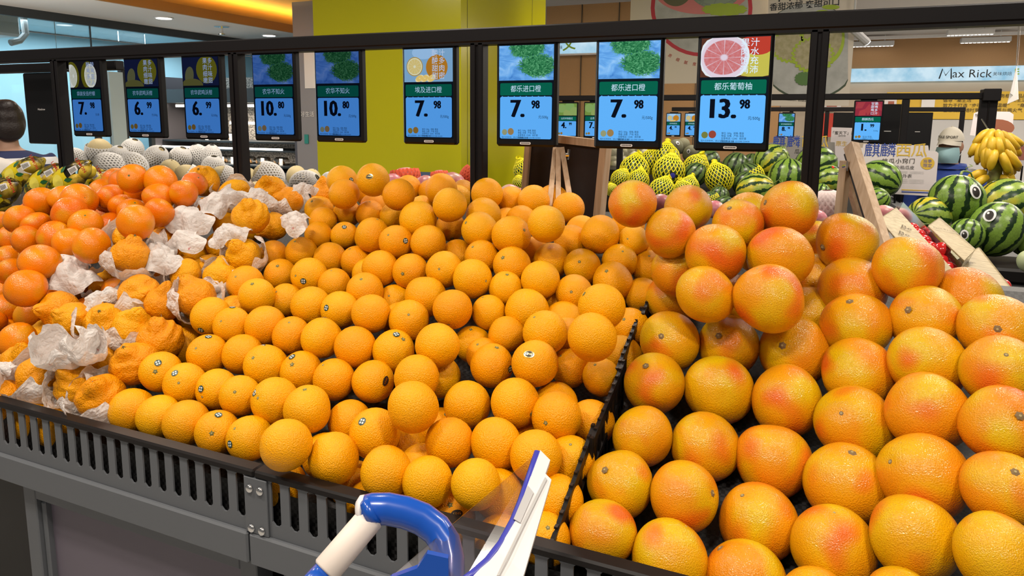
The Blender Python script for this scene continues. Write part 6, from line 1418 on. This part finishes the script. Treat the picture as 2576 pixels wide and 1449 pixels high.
o, c, Y = card('menu_card', [(2557, 355), (2600, 356), (2600, 420), (2550, 415)], 5.0, MT['card'], 'white food card cut off by the right edge'); p = atY(2574, 385, Y); MB().box((p[0]-c[0]-0.05, -0.002, p[2]-c[2]-0.05), (p[0]-c[0]+0.06, -0.001, p[2]-c[2]+0.05)).build('food_picture', simple('print_pinkfood', (0.45, 0.16, 0.12), 0.6), o)
on_card(yb, np.array([0, 0, 0]), 14.77, '理', 2354, 325, 17, MT['ink'], bold=0.03) if False else None
# pink and red posters on the far wall
for i, (x0, y0, x1, y1, m, lb) in enumerate(((2066, 240, 2115, 276, 'card', 'pink food poster on the far wall left of the 1.99 display'), (2226, 248, 2254, 275, 'card', 'small food poster on the far wall right of the 1.99 display'), (2072, 285, 2112, 345, 'printred', 'reddish poster on the far wall beside the right post'), (1930, 268, 1958, 352, 'printbrown', 'narrow reddish brown wood poster right of the brightest display'))):
    if m == 'printbrown': MT[m] = simple('poster_red_brown', (0.35, 0.10, 0.04), 0.6)
    Y = 9.5 if i == 3 else 14.7; a = atY(x0, y0, Y); b = atY(x1, y1, Y); o = MB().box((a[0], Y, b[2]), (b[0], Y+0.01, a[2])).build('wall_poster', MT[m]); tag(o, lb, 'poster', 'posters on the far wall')
    if m == 'card':
        w_ = b[0]-a[0]; h_ = a[2]-b[2]; MB().box((a[0]+w_*0.3, Y-0.003, b[2]+h_*0.2), (a[0]+w_*0.8, Y-0.001, b[2]+h_*0.75)).build('food_picture', simple('print_food%d' % i, (0.40, 0.12, 0.07), 0.6), o)
# two big hanging melon posters
def hpost(x0, y0, x1, y1, dep, lb):
    Y = at((x0+x1)/2, (y0+y1)/2, dep)[1]; a = atY(x0, y0, Y); b = atY(x1, y1, Y); o = MB().box((a[0], Y, b[2]), (b[0], Y+0.006, a[2])).build('hanging_poster', MT['cream']); tag(o, lb, 'poster', 'hanging melon posters')
    for xx in (a[0]+0.05, b[0]-0.05): MB().tube([(xx, Y+0.003, a[2]), (xx, Y+0.003, 2.999)], 0.004, 6).build('hanging_wire', MT['chrome'], o)
    return o, Y
MT['cream'] = simple('poster_cream', (0.80, 0.72, 0.60), 0.6); MT['ice'] = simple('poster_ice', (0.42, 0.43, 0.40), 0.5, noise=(9, (0.62, 0.63, 0.60), 0.2)); MT['ringred'] = simple('poster_red_ring', (0.60, 0.03, 0.05), 0.5); MT['pinkring'] = simple('poster_pink_ring', (0.80, 0.25, 0.24), 0.5); MT['lime'] = simple('poster_lime', (0.42, 0.58, 0.03), 0.5); MT['flesh'] = simple('poster_melon_flesh', (0.55, 0.50, 0.30), 0.5, noise=(30, (0.38, 0.34, 0.16), 0.2)); MT['mint'] = simple('poster_mint', (0.10, 0.22, 0.05), 0.5); MT['darkring'] = simple('poster_dark_ring', (0.06, 0.09, 0.05), 0.5)
def pdisc(o, Y, px, py, rx, ry, mat, lay, nm, scal=0.0, n=40, half=None, x0=-1e9, x1=1e9, y0=-1e9, y1=1e9, sides=24):
    pts = []
    for k in range(n):
        t = 2*math.pi*k/n; s = 1+scal*abs(math.sin(sides/2*t)); x = min(max(px+rx*s*math.cos(t), x0), x1); y = min(max(py-ry*s*math.sin(t), y0), y1); p = atY(x, y, Y); pts.append((p[0], Y-0.0012*lay, p[2]))
    return MB().add(pts, [tuple(range(n-1, -1, -1))]).build(nm, mat, o)
p1, Y1 = hpost(1592, -160, 1940, 207, 5.6, 'cream hanging poster with a red-ringed melon picture above the rail'); kw = dict(x0=1594, x1=1938, y0=-158, y1=205)
pdisc(p1, Y1, 1765, 20, 128, 122, MT['ringred'], 1, 'red_ring', **kw); pdisc(p1, Y1, 1765, 20, 118, 113, MT['ice'], 2, 'ice_picture', **kw); pdisc(p1, Y1, 1765, -24, 120, 60, MT['pinkring'], 3, 'pink_outline', **kw); pdisc(p1, Y1, 1700, -30, 42, 46, MT['darkmelon'], 4, 'melon_picture', **kw); pdisc(p1, Y1, 1800, -36, 70, 58, MT['wms'], 5, 'melon_picture', **kw); pdisc(p1, Y1, 1823, 24, 50, 14, MT['lime'], 6, 'leaf_picture', scal=0.2, **kw)
for k in range(14):
    a_ = math.radians(212+k*8.5); px_, py_ = 1765+148*math.cos(a_), 20-143*math.sin(a_); p = atY(px_, py_, Y1); ux = np.array([-math.sin(a_), 0, math.cos(a_)]); put_text('冰清肉质细腻度和化渣度非常出色'[k], MT['printred'], 0.030, (p[0], Y1-0.004, p[2]), ux, (-math.cos(a_), 0, -math.sin(a_)), p1, name='poster_character')
p2, Y2 = hpost(1943, -160, 2135, 266, 5.2, 'hanging poster of cut green melons on ice behind the fourth post'); kw = dict(x0=1945, x1=2133, y0=-158, y1=264)
pdisc(p2, Y2, 2035, 130, 130, 122, MT['darkring'], 1, 'dark_ring', **kw); pdisc(p2, Y2, 2035, 128, 126, 119, MT['ice'], 2, 'ice_picture', **kw)
pdisc(p2, Y2, 1985, 115, 44, 40, MT['lime'], 3, 'lime_outline', scal=0.12, n=72, **kw); pdisc(p2, Y2, 1985, 115, 37, 33, MT['flesh'], 4, 'cut_melon', scal=0.15, n=72, **kw); pdisc(p2, Y2, 2070, 95, 55, 70, MT['lime'], 4, 'lime_outline', **kw); pdisc(p2, Y2, 2070, 92, 48, 62, MT['flesh'], 5, 'cut_melon', **kw); pdisc(p2, Y2, 2045, 140, 50, 42, MT['lime'], 6, 'lime_outline', scal=0.12, n=72, **kw); pdisc(p2, Y2, 2045, 138, 43, 35, MT['flesh'], 7, 'cut_melon', scal=0.15, n=72, **kw); pdisc(p2, Y2, 2022, 198, 20, 15, MT['mint'], 8, 'mint_leaf', scal=0.2, **kw); pdisc(p2, Y2, 2090, 18, 22, 6, MT['lime'], 4, 'lime_leaf', **kw)
p = atY(2023, 13, Y2); put_text('香甜浓郁 爽甜可口', MT['inkdark'], 0.058, (p[0], Y2-0.003, p[2]), (1, 0, 0.03), (-0.03, 0, 1), p2, bold=0.01, name='poster_heading'); p = atY(2005, -14, Y2); put_text('羊角蜜', MT['inkdark'], 0.12, (p[0], Y2-0.003, p[2]), (1, 0, 0), (0, 0, 1), p2, bold=0.004, name='poster_heading')
p = atY(1990, 252, Y2); put_text('脆甜口感，与众不同清香怡人，是炎夏清凉解暑', MT['inkdark'], 0.014, (p[0], Y2-0.003, p[2]), (1, 0, -0.08), (0.08, 0, 1), p2, name='poster_line'); p = atY(2085, 240, Y2); put_text('扫码领福利', MT['inkdark'], 0.016, (p[0], Y2-0.003, p[2]), (1, 0, 0), (0, 0, 1), p2, name='poster_line')
# hanging paper tag at the top right
ht = empty('hanging_tag', at(2543, 230, 3.2)); tag(ht, 'twisted white paper tag hanging at the top right corner', 'tag'); b0 = at(2543, 230, 3.2)
T_ = [at(2566, 45, 3.25), at(2558, 165, 3.22), at(2534, 262, 3.2), at(2559, 250, 3.15), at(2556, 165, 3.2)]; mb = MB(); mb.v = []; mb.prism([tuple(q-b0) for q in (at(2558, 165, 3.22), at(2534, 262, 3.2), at(2562, 250, 3.15))], -0.001, 0.001); mb.build('paper_sheet', MT['white'], ht); MB().prism([tuple(q-b0) for q in (at(2557, 168, 3.215), at(2541, 235, 3.19), at(2548, 240, 3.185))], -0.001, 0.0015).build('printed_mark', MT['greywall'], ht); MB().tube([tuple(at(2566, 45, 3.25)-b0), tuple(at(2558, 165, 3.22)-b0)], [0.006, 0.004], 6).build('strap', MT['cello'], ht)
# bananas on a stalk
bs = empty('banana_bunch', at(2505, 480, 3.3)); tag(bs, 'hanging bunch of ripe yellow bananas on a green stalk at the right', 'bananas'); b0 = at(2505, 480, 3.3)
MT['banana'] = simple('banana_skin', (0.78, 0.48, 0.02), 0.45, noise=(45, (0.62, 0.40, 0.02), 0.35)); MT['stalk'] = simple('stalk_green', (0.30, 0.36, 0.08), 0.6, noise=(25, (0.16, 0.12, 0.04), 0.2))
MB().tube([tuple(at(x, y, 3.3)-b0) for x, y in ((2500, 480), (2503, 440), (2508, 400), (2508, 360))], [0.030, 0.028, 0.026, 0.02], 10).build('stalk', MT['stalk'], bs, True)
def banana(px, py, ang, ln, dz):
    c = at(px, py, 3.3+dz)-b0; pts = []; rd = []
    for k in range(9):
        s = k/8; a_ = ang+(s-0.5)*1.1; c = c+(RT*math.sin(a_)-UP*math.cos(a_))*ln/8 if k else c; pts.append(tuple(c-FW*0.02*math.sin(math.pi*s))); rd.append(0.0195*(0.35+0.65*math.sin(math.pi*min(max(0.12+s*0.8, 0), 1))**0.6) if 0 < k < 8 else 0.006)
    o = MB().tube(pts, rd, 8).build('banana', MT['banana'], bs, True); MB().tube([pts[-1], tuple(np.array(pts[-1])-UP*0.006)], 0.006, 6).build('banana_tip', MT['stemb'], o)
for k, (px, py, a_, ln, dz) in enumerate([(2490, 330, -0.9, .11, .02), (2500, 326, -0.5, .12, -.02), (2510, 327, 0.2, .11, -.05), (2520, 330, 0.7, .12, -.02), (2530, 335, 0.9, .10, .03), (2486, 345, -0.4, .11, -.03), (2497, 345, -0.2, .10, -.06), (2509, 346, 0.1, .10, -.07), (2522, 347, 0.5, .11, -.05), (2534, 350, 0.6, .10, 0), (2470, 362, -0.3, .10, 0), (2480, 366, -0.1, .11, -.04), (2490, 368, -0.2, .09, -.06), (2504, 378, -0.35, .10, -.08), (2516, 380, 0.35, .11, -.08), (2528, 372, 0.6, .12, -.06), (2538, 378, 0.4, .11, -.02), (2536, 396, 0.2, .09, 0), (2522, 398, 0.4, .09, -.05), (2460, 358, -0.6, .08, .03), (2477, 436, -1.3, .09, -.02), (2484, 446, -1.0, .10, -.04), (2530, 420, 0.3, .10, -.03), (2520, 440, 0.5, .09, -.05), (2536, 436, 0.1, .08, -.01)]): banana(px, py, a_, ln, dz)
MB().tube([tuple(at(2508, 362, 3.3)-b0), tuple(at(2470, 300, 3.62)-b0)], 0.004, 6).build('hook', MT['chrome'], bs)
# cold shelf behind the bananas
cs = empty('cold_shelf', (4.6, 10.5, 0)); tag(cs, 'open white cold shelf full of small packs behind the bananas', 'shelf'); MB().box((-1.6, 0.5, 0), (2.2, 0.6, 1.35)).build('back_panel', MT['greywall'], cs)
cols = [simple('pack_%d' % i, c_, 0.4) for i, c_ in enumerate(((0.75, 0.70, 0.66), (0.60, 0.35, 0.30), (0.70, 0.55, 0.45), (0.25, 0.40, 0.08), (0.80, 0.78, 0.75)))]
for r_ in range(5):
    z = 0.35+r_*0.2; sh = MB().box((-1.6, 0.0, z-0.02), (2.2, 0.5, z)).build('shelf_board', MT['white'], cs)
    for k in range(14):
        x = -1.5+k*0.26; o = MB().bevbox((-0.09, -0.1, 0), (0.09, 0.1, random.uniform(0.09, 0.15)), 0.01).build('food_pack', cols[random.randrange(5)], loc=(4.6+x, 10.5+0.15, z+0.001)); tag(o, 'small food pack on the %s shelf board of the cold shelf, %s from left' % (ORD[r_], ORD[k]), 'food pack', 'packs on the cold shelf')
# ================================================================== people
def remeshed(name, mb, vox, mat, smooth=6):
    me = mb.mesh(name+'_raw', mat); o = bpy.data.objects.new('raw', fix_normals(me)); COL.objects.link(o)
    m = o.modifiers.new('r', 'REMESH'); m.mode = 'VOXEL'; m.voxel_size = vox; m.use_smooth_shade = True
    s = o.modifiers.new('s', 'SMOOTH'); s.factor = 0.6; s.iterations = smooth
    me2 = bpy.data.meshes.new_from_object(o.evaluated_get(bpy.context.evaluated_depsgraph_get())); bpy.data.objects.remove(o); me2.name = name
    me2.materials.clear(); me2.materials.append(mat); me2.polygons.foreach_set('use_smooth', [True]*len(me2.polygons)); return me2
def loft(mb, rings, n=20):                # rings: (x, y, z, rx, ry)
    P = [[(x+rx*math.cos(t), y+ry*math.sin(t), z) for t in np.linspace(0, 2*math.pi, n, endpoint=False)] for x, y, z, rx, ry in rings]; b = len(mb.v); mb.grid(P, closed_v=True)
    k = len(P); mb.f += [tuple(b+j for j in range(n-1, -1, -1)), tuple(b+(k-1)*n+j for j in range(n))]; mb.m += [0, 0]; return mb
def ell(mb, c, r, n=16):
    P = [[(c[0]+r[0]*math.sin(t)*math.cos(a), c[1]+r[1]*math.sin(t)*math.sin(a), c[2]+r[2]*math.cos(t)) for a in np.linspace(0, 2*math.pi, n, endpoint=False)] for t in np.linspace(0.05, math.pi-0.05, n//2+2)]; b = len(mb.v); mb.grid(P, closed_v=True); k = len(P)
    mb.f += [tuple(b+j for j in range(n-1, -1, -1)), tuple(b+(k-1)*n+j for j in range(n))]; mb.m += [0, 0]; return mb
MT['skin'] = simple('skin_warm', (0.46, 0.24, 0.15), 0.55); MT['skin2'] = simple('skin_light', (0.55, 0.32, 0.22), 0.55); MT['hair'] = simple('dark_hair', (0.018, 0.011, 0.010), 0.45, bump=(120, 0.5, 0.004)); MT['capw'] = simple('cap_cloth', (0.74, 0.69, 0.58), 0.8); MT['mask'] = simple('mask_blue', (0.32, 0.52, 0.56), 0.7, bump=(60, 0.2, 0.002)); MT['jacket'] = simple('jacket_blue', (0.02, 0.055, 0.30), 0.75, bump=(9, 0.6, 0.02)); MT['trouser'] = simple('dark_trousers', (0.02, 0.02, 0.025), 0.8); MT['shoe'] = simple('dark_shoes', (0.02, 0.018, 0.016), 0.5)
def person_base(hgt, fat=1.0):            # standing figure facing -Y, feet at z=0; returns body, top, trousers builders
    s = hgt/1.72; b = MB(); t = MB(); tr = MB()
    head = (0, -0.02*s, 1.60*s)
    ell(b, head, (0.075*s, 0.093*s, 0.118*s), 20); ell(b, (0, -0.055*s, 1.545*s), (0.055*s, 0.055*s, 0.055*s)); ell(b, (0, -0.118*s, 1.585*s), (0.014*s, 0.022*s, 0.024*s))
    for sx in (-1, 1): ell(b, (sx*0.078*s, 0.0, 1.595*s), (0.012*s, 0.02*s, 0.032*s)); ell(b, (sx*0.030*s, -0.098*s, 1.612*s), (0.016*s, 0.012*s, 0.010*s))
    b.tube([(0, 0.015*s, 1.36*s), (0, 0.005*s, 1.55*s)], [0.062*s, 0.052*s], 16)
    tor = [(0, 0, 0.86*s, .145*s, .10*s), (0, 0, 0.96*s, .16*s, .112*s), (0, 0, 1.08*s, .14*s*fat, .10*s*fat), (0, 0, 1.22*s, .165*s, .112*s), (0, 0.005, 1.34*s, .185*s, .108*s), (0, 0.01, 1.405*s, .15*s, .085*s), (0, 0.012, 1.445*s, .07*s, .062*s)]
    loft(b, tor); loft(t, [(x, y, z, rx*1.13+.006, ry*1.18+.006) for x, y, z, rx, ry in tor[:-1]]+[(0, 0.012, 1.44*s, .082*s, .076*s)])
    for sx in (-1, 1):
        arm = [(sx*0.165*s, 0.01, 1.385*s), (sx*0.225*s, 0.01, 1.30*s), (sx*0.245*s, 0.0, 1.12*s), (sx*0.235*s, -0.10*s, 0.97*s), (sx*0.20*s, -0.24*s, 0.93*s)]
        b.tube(arm, [.055*s, .052*s, .043*s, .038*s, .028*s], 12); t.tube(arm[:4]+[tuple(np.array(arm[3])*0.3+np.array(arm[4])*0.7)], [.072*s, .068*s, .058*s, .052*s, .044*s], 14)
        hx, hy, hz = arm[-1]; ell(b, (hx-sx*0.01, hy-0.035*s, hz), (0.038*s, 0.045*s, 0.018*s), 12)
        for k in range(4): f0 = np.array([hx-sx*0.01+(-0.026+0.0175*k)*s, hy-0.07*s, hz]); b.tube([f0, f0+np.array([0, -0.035*s, -0.006*s]), f0+np.array([0, -(0.055+0.008*(k in (1, 2)))*s, -0.03*s])], [.0095*s, .009*s, .007*s], 8)
        th0 = np.array([hx-sx*0.045*s, hy-0.02*s, hz]); b.tube([th0, th0+np.array([-sx*0.02*s, -0.03*s, -0.008*s]), th0+np.array([-sx*0.016*s, -0.055*s, -0.02*s])], [.011*s, .010*s, .008*s], 8)
        leg = [(sx*0.085*s, 0, 0.90*s), (sx*0.095*s, -0.005, 0.68*s), (sx*0.095*s, 0.0, 0.48*s), (sx*0.095*s, 0.015, 0.30*s), (sx*0.095*s, 0.02, 0.08*s)]
        b.tube(leg, [.088*s, .075*s, .055*s, .05*s, .038*s], 14); tr.tube(leg, [.105*s, .088*s, .070*s, .064*s, .058*s], 14); ell(b, (sx*0.095*s, -0.05*s, 0.045*s), (0.042*s, 0.12*s, 0.045*s), 14)
    loft(tr, [(0, 0, 0.83*s, .155*s, .112*s), (0, 0, 0.92*s, .165*s, .118*s), (0, 0, 0.99*s, .16*s, .115*s)])
    return b, t, tr, s
def person(loc, rz, hgt, skin, top_mat, lb, fat=1.0):
    b, t, tr, s = person_base(hgt, fat); o = link('person', remeshed('person', b, 0.011, skin), loc=loc); o.rotation_euler = (0, 0, rz); tag(o, lb, 'person')
    link('top', remeshed('top', t, 0.014, top_mat), o); link('trousers', remeshed('trousers', tr, 0.016, MT['trouser']), o)
    for sx in (-1, 1): mb = MB(); ell(mb, (sx*0.095*s, -0.05*s, 0.05*s), (0.052*s, 0.135*s, 0.052*s), 14); link('shoe', mb.mesh('shoe', MT['shoe'], True), o)
    return o, s
# the man in the cap, facing the stand, head lowered towards the left
hp = at(2392, 372, 4.45); hgt = (hp[2]-0.0)/1.585*1.72
man, s = person((hp[0], hp[1], 0), -0.45, hgt, MT['skin'], MT['jacket'], 'man in a white cap, pale blue face mask and blue jacket behind the watermelon card', 1.1)
mb = MB(); HC = (0, -0.02*s, 1.60*s)
P = [[(HC[0]+0.086*s*math.sin(t)*math.cos(a), HC[1]+0.008*s+0.105*s*math.sin(t)*math.sin(a), HC[2]+0.032*s+0.112*s*math.cos(t)) for a in np.linspace(0, 2*math.pi, 28, endpoint=False)] for t in np.linspace(0.04, 1.50, 10)]; mb.grid(P, closed_v=True)
cap = mb.build('cap', MT['capw'], man, True); mb = MB()
G_r = [[(HC[0]+0.082*s*math.sin(a)*(1+0.02*r_), HC[1]+0.02*s-(0.098*s+0.095*s*r_*math.cos(a)**0.7)*math.cos(a), HC[2]+0.050*s-0.030*s*r_-0.02*s*abs(math.sin(a))*r_) for a in np.linspace(-1.25, 1.25, 15)] for r_ in np.linspace(0, 1, 6)]; mb.grid(G_r); mb.build('brim', MT['capw'], cap, True)
MB().tube([(HC[0], HC[1]+0.008*s, HC[2]+0.140*s), (HC[0], HC[1]+0.008*s, HC[2]+0.150*s)], 0.008*s, 8).build('cap_button', MT['capw'], cap)
tx = text_mesh('POLE SPORT', MT['ink'], bold=0.02).copy()
for v in tx.vertices: a = v.co.x*0.30; v.co = (HC[0]+0.0885*s*math.sin(a), HC[1]+0.008*s-0.1075*s*math.cos(a), HC[2]+0.068*s+v.co.y*0.026*s)
link('cap_lettering', tx, cap)
mb = MB(); G_r = [[(HC[0]+(0.078+0.010*math.sin(u*math.pi))*s*math.sin(a), HC[1]-0.018*s-(0.094+0.034*math.sin(u*math.pi)*math.cos(a)**2)*s*math.cos(a), HC[2]+(-0.008-0.118*u)*s) for a in np.linspace(-1.25, 1.25, 15)] for u in np.linspace(0, 1, 8)]; mb.grid(G_r); mk = mb.build('face_mask', MT['mask'], man, True)
for sx in (-1, 1):
    for zz in (0.0, -0.09): MB().tube([(sx*0.066*s, -0.045*s, HC[2]+zz*s), (sx*0.082*s, 0.0, HC[2]-0.01*s+zz*0.25*s)], 0.0015, 5).build('ear_loop', MT['white'], mk)
mb = MB(); P = [[(HC[0]+0.080*s*math.sin(t)*math.cos(a), HC[1]+0.006*s+0.098*s*math.sin(t)*abs(math.sin(a)), HC[2]+0.005*s+0.115*s*math.cos(t)) for a in np.linspace(0.55, math.pi-0.55, 14)] for t in np.linspace(0.5, 2.0, 8)]; mb.grid(P).build('hair', MT['hair'], man, True)
mb = MB(); P = [[((0.092+0.03*u)*s*math.cos(a), 0.012*s+(0.084+0.03*u)*s*math.sin(a), (1.40+0.075*(1-abs(u-0.4)))*s) for a in np.linspace(0, 2*math.pi, 24, endpoint=False)] for u in np.linspace(0, 1, 5)]; mb.grid(P, closed_v=True).build('collar', MT['jacket'], man, True)
# woman with dark hair and striped top, seen from behind at the left edge
def stripes():
    m, nt, b = nmat('navy_white_stripes'); tc = nd(nt, 'ShaderNodeTexCoord'); sp = nd(nt, 'ShaderNodeSeparateXYZ', {0: tc.outputs['Object']}); ml = nd(nt, 'ShaderNodeMath', {0: sp.outputs[2], 1: 13.0}, operation='MULTIPLY'); fr = nd(nt, 'ShaderNodeMath', {0: ml.outputs[0]}, operation='FRACT'); gt = nd(nt, 'ShaderNodeMath', {0: fr.outputs[0], 1: 0.5}, operation='GREATER_THAN')
    nt.links.new(mix(nt, gt.outputs[0], (0.80, 0.79, 0.80), (0.025, 0.035, 0.11)), b.inputs['Base Color']); b.inputs['Roughness'].default_value = 0.8; return m
hp = at(14, 308, 3.75); hgt = hp[2]/1.60*1.72
wo, s = person((hp[0], hp[1], 0), 4.35, hgt, MT['skin2'], stripes(), 'person with dark hair in a navy and white striped top at the left edge')
mb = MB(); ell(mb, (0, 0.012*s, 1.630*s), (0.094*s, 0.108*s, 0.105*s), 22); ell(mb, (0, 0.060*s, 1.57*s), (0.084*s, 0.060*s, 0.085*s), 16); ell(mb, (0.05*s, 0.01*s, 1.60*s), (0.05*s, 0.07*s, 0.085*s), 16); ell(mb, (-0.05*s, 0.01*s, 1.60*s), (0.05*s, 0.07*s, 0.085*s), 16); ell(mb, (0.0, 0.06*s, 1.69*s), (0.06*s, 0.06*s, 0.045*s), 16)
link('hair', remeshed('hair', mb, 0.009, MT['hair'], 4), wo)
hp = at(-100, 296, 2.9); hgt = hp[2]/1.60*1.72
w2, s = person((hp[0], hp[1], 0), 4.2, hgt, MT['skin2'], simple('white_shirt', (0.72, 0.68, 0.64), 0.8), 'person in a plain white shirt, only a shoulder at the left picture edge'); mb = MB(); ell(mb, (0, 0.012*s, 1.635*s), (0.092*s, 0.106*s, 0.102*s), 20); link('hair', remeshed('hair', mb, 0.01, MT['hair'], 4), w2)
# ================================================================== shopping cart handle in front
ct = empty('shopping_cart', at(1150, 1600, 0.62)); tag(ct, 'blue and white shopping cart handle with clear shield in front of the stand', 'shopping cart'); b0 = at(1150, 1600, 0.62)
def cb(mb, nm, mat, sm=False, par=None): mb.v = [tuple(np.array(q)-b0) for q in mb.v]; return mb.build(nm, mat, par or ct, sm)
def dz(y): return 0.80-(y-1135)/314*0.10
g0, g1 = at(937, 1297, 0.745), at(818, 1438, 0.715)
cb(MB().tube([g0, g0*0.97+g1*0.03, g0*0.5+g1*0.5, g0*0.03+g1*0.97, g1], [0.0130, 0.0148, 0.0150, 0.0152, 0.0135], 24), 'grip', MT['grip'], True)
g2 = at(700, 1580, 0.68); cb(MB().tube([g1*0.98+g0*0.02, g1*0.8+g2*0.2, g2], [0.0125, 0.0135, 0.0135], 18), 'handle_bar', MT['bluepl'], True)
arm = [(912, 1283, .748), (935, 1281, .748), (975, 1280, .75), (1020, 1289, .75), (1062, 1305, .748), (1098, 1332, .745), (1120, 1365, .738), (1128, 1405, .73), (1126, 1470, .715), (1120, 1560, .70)]
cb(MB().tube([at(*q) for q in arm], [0.0150, 0.0165, 0.0165, 0.0165, 0.0165, 0.0165, 0.0165, 0.0170, 0.0180, 0.0190], 24), 'curved_arm', MT['bluepl'], True)
cb(MB().tube([at(898, 1284, .748), at(906, 1283, .748), at(916, 1283, .748)], [0.0095, 0.0148, 0.0156], 24), 'end_cap', MT['white'], True)
cb(MB().tube([at(925, 1290, .742), at(945, 1278, .742)], [0.0145, 0.0155], 20), 'grip_collar', MT['bluepl'], True)
sh = [at(x, y, dz(y)) for x, y in ((1352, 1137), (1310, 1262), (1262, 1362), (1225, 1410), (1160, 1470), (960, 1470))]; cb(MB().prism(sh, -0.0012, 0.0012), 'clear_shield', MT['clear'])
cb(MB().tube([at(x, y, dz(y)) for x, y in ((1354, 1138), (1312, 1262), (1292, 1312), (1262, 1368), (1228, 1412), (1190, 1445), (1150, 1475))], 0.0048, 12), 'blue_trim', MT['bluetrim'], True)
pl = [at(x, y, dz(y)+0.004) for x, y in ((1358, 1140), (1383, 1165), (1371, 1199), (1386, 1214), (1318, 1449), (1300, 1500), (1150, 1500), (1212, 1432), (1250, 1392), (1292, 1322))]
n_ = np.cross(pl[1]-pl[0], pl[4]-pl[0]); cb(MB().prism(pl, -0.008, 0.008), 'white_frame', MT['white'])
gr = [at(x, y, dz(y)-0.0065) for x, y in ((1328, 1222), (1342, 1240), (1309, 1316), (1292, 1306))]; cb(MB().prism(gr, -0.001, 0.001), 'grey_insert', simple('grey_insert', (0.50, 0.49, 0.49), 0.5))
rd = [at(x, y, dz(y)-0.006) for x, y in ((1371, 1201), (1376, 1206), (1256, 1449), (1250, 1449))]; cb(MB().prism(rd, -0.001, 0.001), 'frame_ridge', MT['greywall'])
bp_ = [at(x, y, 0.69) for x, y in ((1075, 1388), (1050, 1425), (985, 1449), (930, 1500), (1130, 1500), (1128, 1400))]; cb(MB().prism(bp_, -0.004, 0.004), 'blue_side_panel', MT['bluepl'])
cb(MB().tube([at(1150, 1560, 0.70), at(1150, 1560, 0.70)*np.array([1, 1, 0])+np.array([0, -0.1, 0.02])], 0.012, 12), 'frame_post', MT['chrome'])
for q in ((-0.18, 0.0), (0.12, 0.02)):
    a = at(1150, 1560, 0.70); a = np.array([a[0]+q[0], a[1]-0.1+q[1], 0.05]); cb(MB().tube([a+np.array([-0.012, 0, 0]), a+np.array([0.012, 0, 0])], 0.05, 16), 'wheel', MT['blackpl'])
